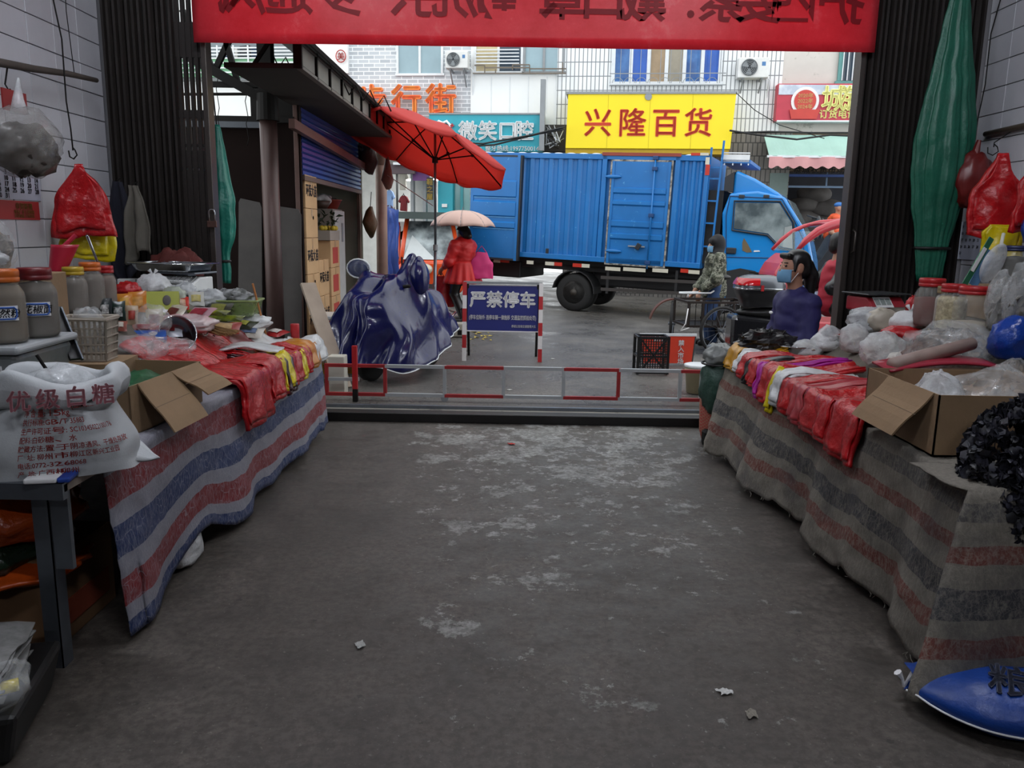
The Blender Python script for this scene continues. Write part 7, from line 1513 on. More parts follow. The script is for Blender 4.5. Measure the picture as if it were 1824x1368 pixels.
# jars
m_garl = mat('garlic_pieces', 'B8AC84', .7, 0, .4, 50, c2='8A7E58')
for x, y, w_, h_, ld, ct, fl, lab in ((1652, 580, 54, 84, m_lidr, mat('chilli_powder', '5A2420', .9), .7, 'jar of dark red chilli with red lid next to the scale'), (1672, 582, 22, 72, mat('tan_lid', '8A7A58', .5), mat('pale_goods', 'A8A498', .8), .9, 'slim jar with tan lid between two red-lidded jars'), (1690, 590, 50, 84, m_lidr, m_garl, .88, 'jar of pale garlic pieces with red lid'), (1727, 594, 64, 84, m_lidr, mat('pale_salt', 'A8A090', .8), .3, 'wide jar with red lid and a little white salt')):
    p = hp(x, y); s_ = sz(p); jar(lab, p, w_ * s_ / 2, h_ * s_, ld, ct, fl)
p = hp(1690, 590); t = thing('goods_carton', 'plain carton standing behind the red-lidded jars', 'box', (2.98, p.y + .1, 1.085)); b = MB(); b.span((-.2, -.1, 0), (.3, .25, .2)); b.build('body', m_card, t, bevel=.005)
pj = Vector((2.93, p.y + .15, 1.287)); s_ = sz(pj); jar('big jar of dark goods with navy lid above the others', pj, 36 * s_, 70 * s_, mat('navy_lid', '18204E', .4), mat('dark_jar_goods', '1E1A18', .8), .8, lh=.12)
t = thing('clear_scoop', 'clear plastic scoop leaning on the navy-lidded jar', 'scoop', pj + Vector((-.17, -.08, 0)), 0); b = MB(); b.ell((0, 0, .13), (.07, .03, .12), 20, 12, rot=(.2, .3, .3)); b.build('cup', m_milk, t, True); b = MB(); b.cyl((.03, 0, .22), (.05, .02, .3), .01, 8); b.build('handle', m_milk, t)
p = hp(1680, 560); t = thing('label_strip', 'green and white price strip leaning by the jars', 'strip', pj + Vector((-.27, -.1, 0)), .2); b = MB(); b.box((0, 0, .14), (.035, .006, .3), (0, R(28), 0)); b.build('strip', mat('strip_green', '2A6A4A', .5), t); b = MB(); b.box((0, -.004, .15), (.022, .004, .15), (0, R(28), 0)); b.build('paper', m_inkw, t)
t = thing('blue_card', 'light blue card leaning beside the clear scoop', 'card', pj + Vector((-.22, -.06, 0)), .2); b = MB(); b.box((0, 0, .1), (.06, .005, .22), (0, R(25), 0)); b.build('card', mat('card_blue', '6A9AC8', .5), t)
bag('small red knotted bag between scale and chilli jar', hp(1624, 556), .09, .1, m_redbag, .08, 3, True)
# ------------------------------------------------------------ hung on the right wall
b = MB(); b.tube([Vector((XR - .03, 6.2, pX(1724, 247, XR).z)), Vector((XR - .03, 3.5, pX(1724, 247, XR).z + .02))], .02, 10); tag(b.build('wall_pipe', mat('pipe_brown', '5A4E40', .6), None, True), 'brown conduit pipe along the right tiled wall', 'pipe')
p = pX(1770, 262, 3.3); wire('bent wire hook on the right wall pipe', [Vector((3.4, p.y, p.z + .1)), p + Vector((0, 0, .03)), p], .004)
hang_pack('pack of red carrier bags hung on the right wall', Vector((3.26, 5.55, px(1758, 272, 5.55).z)), .34, .56, m_redbag, .04, R(-15), 5, top=.16, shoulder=.6)
hang_pack('pack of yellow carrier bags below the red ones on the right', Vector((3.3, 5.5, px(1770, 400, 5.5).z)), .24, .22, m_yelbag, .03, R(-12), 6, top=.8)
hang_pack('second red bag pack at the right picture edge', Vector((3.34, 5.2, px(1812, 285, 5.2).z)), .3, .45, m_redbag, .04, R(-25), 9, top=.5)
hang_pack('blue bag hanging under the second red pack', Vector((3.3, 5.1, px(1815, 375, 5.1).z)), .2, .2, mat('blue_bag', '123C96'), .05, R(-25), 4, top=.5)
t = thing('hanging_bag', 'dark red translucent bag hung beside the green tarpaulin', 'bag', pX(1733, 300, 3.36)); b = MB(); blob(b, (0, 0, -.08), (.14, .1, .21), 5, .15, False); b.build('pouch', mat('maroon_bag', '6A1A18', .35, 0, .3, 7), t, True); b = MB(); b.tube([(0, 0, .08), (.02, 0, .2)], [.035, .015], 8); b.build('neck', mat('maroon_bag', '6A1A18'), t)
p = pX(1722, 425, XR - .004); t = thing('wall_calendar', 'small grey calendar sheet half hidden on the right wall', 'calendar', (XR - .004, p.y, p.z)); b = MB(); b.span((-.004, -.2, -.16), (0, .2, .13)); b.build('sheet', mat('calendar_paper', 'B0B4C4'), t)
for r_ in range(5):
    for c_ in range(7):
        if r_ * 7 + c_ < 31: text(str(r_ * 7 + c_ + 1), .03, m_ink, t, (-.006, .17 - .056 * c_, .09 - .05 * r_), (R(90), 0, R(-90)), .0005, .02)
b = MB(); b.tube([Vector((XR - .02, 5.9, 4.3)), pX(1765, 60, XR - .02), pX(1755, 150, XR - .02), pX(1742, 210, XR - .02), pX(1736, 245, XR - .02)], .004, 6); tag(b.build('hanging_wire', m_dark, None, True), 'thin dark wire running down the right tiled wall', 'wire')
# blue sack on the floor
t = thing('blue_sack', 'bright blue printed sack lying on the floor at bottom right', 'sack', pg(1800, 1300) + Vector((.05, .02, 0)), R(-25))
def bsk(U, V):
    th = 2 * math.pi * U; return (.34 * (2 * V - 1) * (1 + .04 * math.sin(th * 2)), (.17 + .03 * math.sin(V * 6)) * math.cos(th) * (math.sin(math.pi * min(.97, max(.03, V))) ** .35), .085 + .09 * math.sin(th) * (math.sin(math.pi * min(.97, max(.03, V))) ** .45))
b = MB(); b.grid(bsk, 40, 28); b.rough(.01, 9, 4); b.build('sack_body', mat('sack_blue', '0E3C8C', .4, 0, .2, 4, bump=.3, bs=30, bd=.01), t, True)
b = MB(); b.tube([Vector(bsk(.55, v / 20)) + Vector((0, -.006, .0)) for v in range(21)], .004, 5); b.build('seam_stitch', m_inkw, t, True)
text('粮', .13, mat('ink_dark_blue', '0A1430', .6), t, (-.06, -.06, .178), (R(20), 0, 0), .002, .03); text('食', .12, mat('ink_dark_blue', '0A1430'), t, (.1, -.07, .175), (R(22), 0, 0), .002, .03)
b = MB(); ears(b, (-.35, 0, .06), .05); b.build('ear', m_inkw, t)
# ============================================================ cycles and vehicles at the right of the street
def spoked_wheel(parent, c, r, axis_rz, m=m_rub, tyre=.022, fork=True):
    Mx = Matrix.Translation(c) @ Matrix.Rotation(axis_rz, 4, 'Z')
    b = MB(); b.tube([Mx @ Vector((r * math.cos(i * .1963), 0, r * math.sin(i * .1963))) for i in range(32)], tyre, 8, True); w_ = b.build('wheel', m, parent, True)
    b = MB(); b.tube([Mx @ Vector(((r - tyre) * math.cos(i * .1963), 0, (r - tyre) * math.sin(i * .1963))) for i in range(32)], .009, 6, True); b.build('rim', m_steel, w_, True)
    b = MB(); b.cyl(Mx @ Vector((0, -.05, 0)), Mx @ Vector((0, .05, 0)), .022, 10)
    for i in range(16): a = i * .3927; b.tube([Mx @ Vector((0, .03 * (-1) ** i, 0)), Mx @ Vector(((r - tyre) * math.cos(a), 0, (r - tyre) * math.sin(a)))], .003, 4)
    b.build('spokes', m_steel, w_); return w_
p = street(1262, 628); gz = p.z
t = thing('cargo_tricycle', 'old black cargo tricycle with a steel frame basket', 'tricycle', (p.x, p.y, gz), R(6))
spoked_wheel(t, Vector((.12, -.1, .31)), .31, R(12)); spoked_wheel(t, Vector((-.3, .75, .31)), .31, R(70)); spoked_wheel(t, Vector((.62, .7, .31)), .31, R(12))
b = MB()
for z in (.36, .68):
    for a, c in (((-.32, -.02), (.55, -.02)), ((-.32, .6), (.55, .6)), ((-.32, -.02), (-.32, .6)), ((.55, -.02), (.55, .6))): b.bar((*a, z), (*c, z), .03)
for x in (-.32, .1, .55):
    for y in (-.02, .6): b.bar((x, y, .36), (x, y, .68), .028)
b.build('basket_frame', mat('frame_rust', '2E2622', .55, .4, .3, 8), t)
for i in range(11):
    b = MB(); x = -.3 + .08 * i; b.bar((x, -.02, .36), (x, -.02, .67), .008); b.build('basket_bar', m_dark, t)
b = MB(); b.span((-.32, -.02, .35), (.55, .6, .365)); b.build('basket_floor', m_dark, t)
b = MB(); b.tube([(-.2, .62, .75), (.2, .62, .76), (.34, .66, .84), (.34, .78, .84), (.2, .8, .76), (-.2, .8, .75), (-.22, .71, .75)], .014, 6, True); b.bar((-.1, .7, .68), (-.1, .7, .75), .02); b.bar((.2, .7, .68), (.2, .7, .75), .02); b.build('carrier_rack', m_wframe, t, True)
b = MB(); b.ell((.38, .75, .98), (.15, .09, .045)); b.bar((.4, .75, .6), (.4, .75, .95), .03); b.build('saddle', m_black, t, True)
b = MB(); b.tube([(.1, .7, .4), (.55, .72, .5), (.95, .74, .85), (1.0, .74, 1.02)], .018, 8); b.tube([(.9, .5, 1.05), (1.02, .74, 1.03), (.9, .98, 1.05)], .012, 8); b.build('bicycle_frame', m_dark, t, True)
b = MB(); b.prism([(-.3 + .34 * math.cos(R(90 + i * 10)), .31 + .36 * math.sin(R(90 + i * 10))) for i in range(9)] + [(-.3 + .33 * math.cos(R(90 + i * 10)), .31 + .34 * math.sin(R(90 + i * 10))) for i in range(8, -1, -1)], .7, .79, lambda a, c, d: (a, d, c)); b.build('mudguard', mat('rust_mudguard', '5A3428', .6), t)
b = MB(); b.tube([(-.33, -.03, .6), (-.36, -.05, .4), (-.42, -.03, .3), (-.3, -.03, .34)], .008, 6); b.build('white_cord', m_inkw, t, True)
# motor scooter with top box
q = px(1350, 545, 8.5); gz = zg(q.x, 8.5)
t = thing('motor_scooter', 'motor scooter with a black and red top box behind the seated woman', 'scooter', (q.x, 8.5, gz))
zb = q.z - gz
b = MB()
def tbox(U, V):
    th = 2 * math.pi * U; c, s = math.cos(th), math.sin(th); e = .62; k = .74 + .26 * sst(0, .9, V)
    return (.25 * k * math.copysign(abs(c) ** e, c), .2 * k * math.copysign(abs(s) ** e, s), zb + .19 * V)
b.grid(tbox, 36, 8); b.add([tbox(i / 36, 0) for i in range(36)], [tuple(range(36))[::-1]]); tb = b.build('top_box', mat('box_black', '16161A', .35), t, True)
def tlid(U, V):
    th = 2 * math.pi * U; c, s = math.cos(th), math.sin(th); e = .62; k = math.cos(V * 1.5) ** .5
    return (.26 * k * math.copysign(abs(c) ** e, c), .21 * k * math.copysign(abs(s) ** e, s), zb + .19 + .14 * math.sin(V * 1.5))
b = MB(); b.grid(tlid, 36, 10); b.build('box_lid', mat('lid_silver', '6A6E74', .25, .4), tb, True)
b = MB(); b.tube([tbox(i / 36, 1) for i in range(36)], .014, 6, True); b.build('box_rim', m_chrome, tb, True)
b = MB(); b.grid(lambda u, v: Vector(tlid(.42 + .32 * u, .15 + .4 * v)) * 1.0 + Vector((-.012, -.014, .006)), 10, 6); b.build('red_reflector', mat('reflector_red', 'C01820', .15, coat=.5), tb, True)
b = MB(); b.box((-.03, -.208, zb + .2), (.03, .02, .06)); b.build('latch', m_red, tb)
b = MB(); b.prism([(-.3, .42), (.2, .3), (.75, .28), (1.05, .35), (1.15, .85), (1.02, .9), (.85, .42), (.6, .45), (.5, .7), (-.3, .76)], -.15, .15, lambda a, c, d: (a, d, c)); outward(b.build('body', mat('scooter_black', '17171B', .25, coat=.4), t, bevel=.05, seg=3))
b = MB(); b.ell((.18, 0, .78), (.42, .15, .07)); b.build('seat', m_black, t, True)
b = MB(); b.tube([(1.02, -.32, 1.02), (1.06, 0, .98), (1.02, .32, 1.02)], .018, 8); b.tube([(1.06, 0, .98), (1.22, 0, .3)], .03, 8); b.build('handlebar', m_dark, t, True)
for x in (-.1, 1.22):
    b = MB(); b.lathe([(.13, -.05), (.2, -.06), (.24, -.03), (.24, .03), (.2, .06), (.13, .05)], 28, (x, 0, .24), (R(90), 0, 0)); w_ = b.build('wheel', m_rub, t, True); b = MB(); b.lathe([(.001, -.04), (.13, -.04), (.13, .04), (.001, .04)], 20, (x, 0, .24), (R(90), 0, 0)); b.build('rim', m_steel, w_)
b = MB(); b.bar((-.2, -.05, zb - .01), (.2, -.05, zb - .01), .03); b.bar((-.1, 0, .74), (-.1, 0, zb), .03); b.build('rack', m_chrome, t)
# red canopy tricycle
Yc = 9.7; f_ = lambda pp: [px(x, y, Yc) for x, y in pp]; o_ = px(1440, 560, Yc); gz = zg(o_.x, Yc)
t = thing('canopy_tricycle', 'red electric tricycle with a curved roof at the gate edge', 'vehicle', (o_.x, Yc, gz)); O = Vector(t.location)
roof = [q - O for q in f_([(1418, 448), (1436, 428), (1457, 412), (1480, 402), (1510, 394), (1560, 390), (1640, 392)])]
for dy, nm in ((0, 'roof_rail'), (.9, 'roof_rail')):
    b = MB(); b.tube([q + Vector((0, dy, 0)) for q in roof], [.02, .04, .05, .055, .055, .06, .05] if dy == 0 else .025, 8); b.build(nm, mat('trike_red', 'B8303C', .3, coat=.3), t, True)
b = MB(); b.grid(lambda u, v: roof[3].lerp(roof[6], u) + Vector((0, .8 * v, .03 * math.sin(math.pi * v))), 8, 6); b.build('roof', mat('trike_red', 'B8303C'), t, True, solid=.03)
b = MB(); b.grid(lambda u, v: roof[0].lerp(roof[2], v) + Vector((-.02, .8 * u, 0)), 4, 4); b.build('windscreen', film('clear_screen', 'B8CCCC', .18, .24, .05, 2), t)
cw = [(q.x - O.x, q.z - O.z) for q in f_([(1384, 520), (1382, 490), (1394, 470), (1418, 450), (1432, 520)])]
b = MB(); b.prism(cw, .05, .75, lambda a, c, d: (a, d, c)); outward(b.build('front_cowl', mat('trike_red', 'B8303C'), t, bevel=.05, seg=3))
b = MB(); b.span((roof[0].x, .05, .3), (roof[6].x, .75, .55)); b.build('bed', mat('trike_red', 'B8303C'), t, bevel=.02)
for x, y in ((roof[0].x - .1, .4), (roof[6].x - .3, .05), (roof[6].x - .3, .75)):
    b = MB(); b.lathe([(.13, -.05), (.2, -.06), (.24, -.03), (.24, .03), (.2, .06), (.13, .05)], 24, (x, y, .24), (R(90), 0, 0)); b.build('wheel', m_rub, t, True)
b = MB(); b.bar((roof[6].x - .1, .05, .5), (roof[6].x - .1, .05, roof[6].z), .04); b.bar((roof[6].x - .1, .75, .5), (roof[6].x - .1, .75, roof[6].z), .04); b.build('rear_post', m_steel, t)
b = MB(); b.tube([q - O for q in f_([(1375, 505), (1395, 492), (1420, 478)])], .012, 6); b.build('mirror_arm', m_chrome, t, True)
# silver car
q = px(1470, 468, 13.2); t = thing('silver_car', 'silver car nose behind the red tricycle', 'car', (q.x + 1.6, 13.6, zg(q.x + 1.6, 13.6)), R(4))
b = MB(); b.prism([(-2.0, .25), (-2.05, .6), (-1.9, .78), (-1.1, .95), (-.4, 1.42), (1.0, 1.45), (1.7, 1.0), (2.0, .9), (2.0, .25)], -.85, .85, lambda a, c, d: (a, d * (1 - .12 * (c > 1.2)), c)); outward(b.build('body', mat('car_silver', '8E8C8C', .25, .6), t, bevel=.08, seg=3))
b = MB(); b.prism([(-1.0, .98), (-.36, 1.36), (.9, 1.38), (1.3, 1.02)], -.87, -.82, lambda a, c, d: (a, d, c)); b.build('side_glass', m_dpane, t)
b = MB(); b.ell((-1.93, -.62, .7), (.14, .22, .09)); b.build('headlamp', mat('car_lamp', 'D8DCDC', .1, .3), t, True)
for x in (-1.35, 1.3):
    for y in (-.8, .8):
        b = MB(); b.lathe([(.2, -.09), (.3, -.1), (.31, -.05), (.31, .05), (.3, .1), (.2, .09), (.001, .08)], 26, (x, y, .31), (R(90), 0, 0)); b.build('wheel', m_rub, t, True)

# ============================================================ people
m_skin = mat('skin', 'A87C64', .55, 0, .08, 5); m_hair = mat('black_hair', '0C0A0A', .4, 0, .3, 30); m_mask = mat('mask_blue', '6A9CC0', .7); m_eye = mat('eye_dark', '0E0A08', .3)
def hand(w_, d, side, curl=.6):
    """palm, four unequal bent fingers and a thumb from the palm's side; w_ wrist, d pointing direction, side = thumb direction"""
    w_, d, s = Vector(w_), Vector(d).normalized(), Vector(side).normalized(); n = d.cross(s); P = [('c', w_, w_ + d * .08, .024, .03)]
    for i, l in enumerate((.068, .075, .07, .055)):
        a = w_ + d * .085 + s * (.027 - .018 * i); m_ = a + d * l * .55 + n * l * .25 * curl; P += [('c', a, m_, .0095, .009), ('c', m_, m_ + d * l * .3 + n * l * .55 * curl, .009, .0075)]
    a = w_ + d * .03 + s * .025; m_ = a + d * .03 + s * .025; return P + [('c', a, m_, .012, .01), ('c', m_, m_ + d * .028 + n * .01, .01, .0085)]
def headp(c, s=1.0):
    c = Vector(c); e = lambda x, y, z: c + Vector((x, y, z)) * s
    return [('e', e(0, .012, .03), (.075 * s, .09 * s, .085 * s)), ('e', e(0, -.015, -.03), (.062 * s, .072 * s, .085 * s)), ('c', e(0, -.085, .0), e(0, -.1, -.025), .009 * s, .014 * s), ('e', e(0, -.075, -.055), (.028 * s, .018 * s, .012 * s)),
            ('e', e(.077, .015, -.012), (.012 * s, .022 * s, .032 * s)), ('e', e(-.077, .015, -.012), (.012 * s, .022 * s, .032 * s)), ('c', e(0, .02, -.06), e(0, .035, -.17), .05 * s, .055 * s)]
def face(t, c, s=1.0, mask=True):
    c = Vector(c); b = MB()
    for q in (-1, 1): b.ell(c + Vector((q * .03, -.078, .012)) * s, (.014 * s, .008 * s, .007 * s), 10, 6); b.tube([c + Vector((q * .014, -.083, .034)) * s, c + Vector((q * .046, -.072, .034)) * s], .0035 * s, 5)
    b.build('eyes', m_eye, t, True)
    if mask:
        b = MB()
        def f(u, v):
            a = (u - .5) * 2.3; r = .078 + .012 * math.cos(a) * math.sin(math.pi * v) ; return c + Vector((r * .92 * math.sin(a), -.012 - (r + .008) * math.cos(a) * 1.06, -.015 - .095 * v)) * s
        b.grid(f, 16, 8); o = b.build('face_mask', m_mask, t, True, solid=.004)
        b = MB()
        for q in (0, 1):
            e = c + Vector(((-1, 1)[q] * .085, .02, -.005)) * s; b.tube([f(q, .05), e, f(q, .95)], .003, 5)
        b.build('ear_loop', m_inkw, o, True)
def limb(P, a, c, d, r): P += [('c', a, c, r[0], r[1]), ('c', c, d, r[1], r[2])]

# seated stallholder in a dark blue jacket
q = px(1415, 484, 5.93)
t = thing('person', 'seated woman in a dark blue jacket and pale blue face mask', 'person', (q.x + .03, 5.98, 0), R(-76))
hc = (0, -.03, q.z + .03); B = headp(hc)
B += [('c', (0, .03, .6), (0, .02, 1.0), .13, .12), ('c', (-.13, .02, 1.04), (.13, .02, 1.04), .07, .07), ('c', (0, .04, .52), (0, .04, .56), .16, .15)]
for s in (-1, 1):
    limb(B, (s * .18, .03, 1.04), (s * .23, .0, .8), (s * .12, -.25, .72), (.055, .045, .033)); B += hand((s * .12, -.26, .72), (-s * .6, -.6, -.1), (0, -.3, .9))
    limb(B, (s * .09, 0, .52), (s * .11, -.42, .5), (s * .11, -.42, .1), (.085, .06, .04)); B.append(('c', (s * .11, -.4, .05), (s * .11, -.56, .04), .04, .035))
soft_obj('body', B, m_skin, t, .0105, .03)
J = [('c', (0, .03, .5), (0, .03, .98), .17, .15), ('c', (-.14, .03, 1.06), (.14, .03, 1.06), .085, .085), ('c', (0, .0, 1.08), (0, .015, 1.13), .085, .075)]
for s in (-1, 1): limb(J, (s * .165, .03, 1.05), (s * .21, .0, .8), (s * .12, -.22, .73), (.08, .07, .052))
def wrinkle(p):
    d = nvec(Vector((p.x * 9, p.y * 9, p.z * 16))) * .014 + nvec(p * 20) * .003; return p + d
soft_obj('jacket', J, mat('jacket_blue', '1E1A52', .7, 0, .1, 4), t, .014, .05, wrinkle)
b = MB(); b.ell((-.1, -.12, .98), (.025, .008, .012)); b.build('breast_logo', m_inkw, t)
TR = []
for s in (-1, 1): limb(TR, (s * .09, .02, .52), (s * .11, -.42, .51), (s * .11, -.42, .1), (.12, .08, .07))
soft_obj('trousers', TR, mat('dark_trousers', '16161C', .8), t, .016, .04)
hx, hy, hz = hc
H = [('e', (0, hy + .035, hz + .05), (.088, .1, .085)), ('e', (0, hy + .075, hz - .01), (.08, .06, .08)), ('c', (-.045, hy - .065, hz + .085), (.045, hy - .065, hz + .085), .022, .022), ('c', (.07, hy - .02, hz + .04), (.078, hy - .03, hz - .02), .016, .012), ('c', (-.07, hy - .02, hz + .04), (-.078, hy - .03, hz - .02), .016, .012),
     ('c', (0, hy + .13, hz + .02), (0, hy + .16, hz - .06), .04, .048), ('c', (0, hy + .16, hz - .06), (.01, hy + .15, hz - .3), .05, .025)]
soft_obj('hair', H, m_hair, t, .01, .02); face(t, hc)
st = thing('stool', 'low wooden stool under the seated woman', 'stool', (q.x + .03, 5.98, 0)); b = MB(); b.span((-.17, -.15, .36), (.17, .17, .4)); b.build('seat', m_wood, st)
for x in (-1, 1):
    for y in (-1, 1): b = MB(); b.bar((x * .15, y * .13, 0), (x * .13, y * .11, .36), .03); b.build('leg', m_wood, st)

# woman in red with a beige umbrella
q = street(824, 574); t = thing('person', 'woman in a red ruffled jacket walking under a beige umbrella', 'person', q, R(-132))
hc = (0, -.02, 1.42); B = headp(hc, .95) + [('c', (0, 0, .88), (0, 0, 1.2), .11, .11), ('c', (-.12, 0, 1.23), (.12, 0, 1.23), .06, .06), ('c', (-.05, 0, .85), (.05, 0, .85), .1, .1)]
limb(B, (.17, 0, 1.22), (.21, -.06, .98), (.14, -.3, .9), (.05, .04, .03)); B += hand((.14, -.31, .9), (0, -.7, -.6), (-1, 0, .2), 1)
limb(B, (-.17, 0, 1.22), (-.2, -.1, 1.02), (-.08, -.2, 1.22), (.05, .04, .03)); B += hand((-.08, -.2, 1.23), (0, .1, 1), (1, 0, 0), 1)
for s in (-1, 1): limb(B, (s * .08, 0, .86), (s * .09, -.08 * s - .03, .47), (s * .09, .1 * s, .07), (.085, .055, .035)); B.append(('c', (s * .09, .1 * s + .03, .05), (s * .09, .1 * s - .13, .035), .04, .035))
soft_obj('body', B, m_skin, t, .0105, .03)
J = [('c', (0, 0, .92), (0, 0, 1.2), .18, .2), ('c', (-.15, 0, 1.25), (.15, 0, 1.25), .085, .085)]
limb(J, (.19, 0, 1.24), (.26, -.06, .98), (.15, -.27, .91), (.095, .08, .055)); limb(J, (-.19, 0, 1.24), (-.25, -.1, 1.02), (-.1, -.19, 1.19), (.095, .08, .055))
m_rj = mat('jacket_red', 'C81E1E', .55, 0, .2, 6); soft_obj('jacket', J, m_rj, t, .014, .04, wrinkle)
b = MB(); b.grid(lambda u, v: ((.2 + .12 * v + .025 * v * math.sin(u * 88)) * math.cos(u * 6.283), (.2 + .1 * v + .025 * v * math.sin(u * 88)) * math.sin(u * 6.283), 1.0 - .36 * v), 84, 8); b.build('peplum', m_rj, t, True, solid=.008)
b = MB(); b.grid(lambda u, v: ((.08 + .13 * v) * math.cos(u * 6.283), (.07 + .1 * v) * math.sin(u * 6.283), 1.36 - .1 * v + .01 * math.sin(u * 25)), 40, 4); b.build('collar_cape', m_rj, t, True, solid=.01)
TR = []
for s in (-1, 1): limb(TR, (s * .08, 0, .86), (s * .09, -.08 * s - .03, .47), (s * .09, .1 * s, .1), (.11, .08, .065))
soft_obj('trousers', TR, m_blk, t, .014, .03)
for s in (-1, 1): soft_obj('boot', [('c', (s * .09, .1 * s + .02, .2), (s * .09, .1 * s + .03, .05), .065, .055), ('c', (s * .09, .1 * s + .03, .045), (s * .09, .1 * s - .15, .04), .05, .042)], m_black, t, .012, .03)
soft_obj('hair', [('e', (0, .02, 1.47), (.095, .11, .09)), ('e', (0, .08, 1.42), (.085, .06, .09)), ('c', (.0, .1, 1.44), (0, .14, 1.4), .06, .05)], m_hair, t, .012, .02); face(t, hc, .95, False)
b = MB(); b.lathe([(.001, .07), (.07, .065), (.1, .02), (.11, .0), (.14, -.005)], 20, (0, .0, 1.5)); b.build('black_hat', m_black, t, True)
uq = px(824, 404, q.y); um = thing('hand_umbrella', 'beige umbrella held open over the woman in red', 'umbrella', (uq.x, q.y, uq.z), 0)
m_beige = NT('beige_canopy'); m_beige.set(Roughness=.6); m_beige.b.inputs['Base Color'].default_value = lin('C0A094'); m_beige = m_beige.m
for i in range(8):
    a0, a1 = R(45 * i), R(45 * (i + 1)); b = MB()
    def f(u, v, a0=a0, a1=a1):
        a = a0 + (a1 - a0) * u; k = math.cos(R(22.5)) / math.cos(R(22.5) * (2 * u - 1)); r = .53 * math.sin(v * 1.35) / math.sin(1.35) * (1 - (1 - k) * v); return (r * math.cos(a), r * math.sin(a), .26 * (math.cos(v * 1.35) - math.cos(1.35)) / (1 - math.cos(1.35)) + .02 * math.sin(math.pi * u) * v)
    b.grid(f, 8, 8); b.build('canopy_panel', m_beige, um, True, solid=.003); b = MB(); b.tube([f(0, v / 6) for v in range(7)], .004, 5); b.build('rib', m_steel, um, True)
b = MB(); b.cyl((0, 0, -.42), (0, 0, .31), .007, 8); b.build('shaft', m_steel, um); b = MB(); b.tube([(0, 0, -.4), (0, 0, -.5), (.03, 0, -.53)], .014, 8); b.build('handle', m_black, um, True)
hw = t.matrix_basis @ Vector((.14, -.38, .84))
def carry(label, p, w_, h_, m, rz=0, name='carrier_bag'):
    c = thing(name, label, 'bag', p, rz); b = MB(); b.grid(lambda u, v: ((w_ / 2) * math.cos(u * 6.283) * (.45 + .55 * sst(0, .5, v)), .06 * math.sin(u * 6.283) * (.3 + .7 * v), -h_ * v - .1), 28, 10); b.add([((w_ / 2) * math.cos(i * .6283), .06 * math.sin(i * .6283), -h_ - .1) for i in range(10)], [tuple(range(10))]); b.rough(.02, 9, w_); b.build('pouch', m, c, True)
    b = MB(); b.tube([(-w_ * .2, 0, -.1), (0, 0, .0), (w_ * .2, 0, -.1)], .007, 6); b.build('handles', m, c, True)
carry('red plastic carrier bag in the hand of the woman in red', hw, .3, .34, m_redbag, R(-20))
carry('bright pink tote bag on the shoulder of the woman in red', px(858, 438, q.y - .12), .38, .42, mat('pink_tote', 'C8286E', .6), R(10), 'tote_bag')
carry('second red carrier bag hanging low beside the first one', hw + Vector((.12, -.05, -.1)), .26, .4, m_redbag, R(30))

# person in a camouflage jacket beside the truck
q = px(1274, 440, 11.6); t = thing('person', 'person in camouflage jacket and black hood beside the truck', 'person', (q.x, 11.6, zg(q.x, 11.6)), R(-88))
dz = px(1281, 411, 11.6).z - zg(q.x, 11.6) - 1.6; hc = (0, .0, 1.44)
B = headp(hc, .95) + [('c', (0, .02, .86), (0, .02, 1.2), .12, .12), ('c', (-.13, .02, 1.24), (.13, .02, 1.24), .06, .06), ('c', (-.06, 0, .85), (.06, 0, .85), .1, .1)]
for s in (-1, 1):
    limb(B, (s * .18, .02, 1.22), (s * .24, -.02, .97), (s * .16, -.2, .8), (.05, .042, .03)); B += hand((s * .16, -.21, .79), (0, -.4, -.8), (-s, -.3, 0), .8)
    limb(B, (s * .09, 0, .86), (s * .1, -.02, .46), (s * .1, .02, .07), (.09, .058, .037)); B.append(('c', (s * .1, .03, .045), (s * .1, -.14, .035), .04, .035))
soft_obj('body', B, m_skin, t, .0105, .03)
cm = NT('camouflage'); co = cm.coord(); n_ = cm.noise(co, 9, 3, .6); cm.link(cm.ramp(n_, [(0, '23261E'), (.42, '4A4E40'), (.5, '7C7E70'), (.57, '33362C'), (.64, '8E8E80')], 'CONSTANT'), cm.b.inputs['Base Color']); cm.set(Roughness=.85)
J = [('c', (0, .02, .78), (0, .02, 1.2), .18, .15), ('c', (-.14, .02, 1.26), (.14, .02, 1.26), .085, .085)]
for s in (-1, 1): limb(J, (s * .19, .02, 1.24), (s * .26, -.02, .97), (s * .18, -.18, .83), (.09, .08, .062))
soft_obj('jacket', J, cm.m, t, .014, .05, wrinkle)
TR = []
for s in (-1, 1): limb(TR, (s * .09, 0, .86), (s * .1, -.02, .46), (s * .1, .02, .1), (.11, .085, .07))
soft_obj('jeans', TR, mat('denim', '2C466E', .8, 0, .2, 9), t, .014, .03)
soft_obj('hood', [('e', (0, .03, 1.48), (.105, .11, .115)), ('e', (0, .05, 1.4), (.1, .09, .1)), ('c', (-.05, .03, 1.3), (.05, .03, 1.3), .09, .09), ('c', (-.07, -.05, 1.5), (.07, -.05, 1.5), .035, .035)], mat('hood_black', '131418', .8), t, .012, .04); face(t, hc, .95)
for s in (-1, 1): soft_obj('shoe', [('c', (s * .1, .05, .045), (s * .1, -.16, .04), .048, .042)], m_black, t, .012, .02)

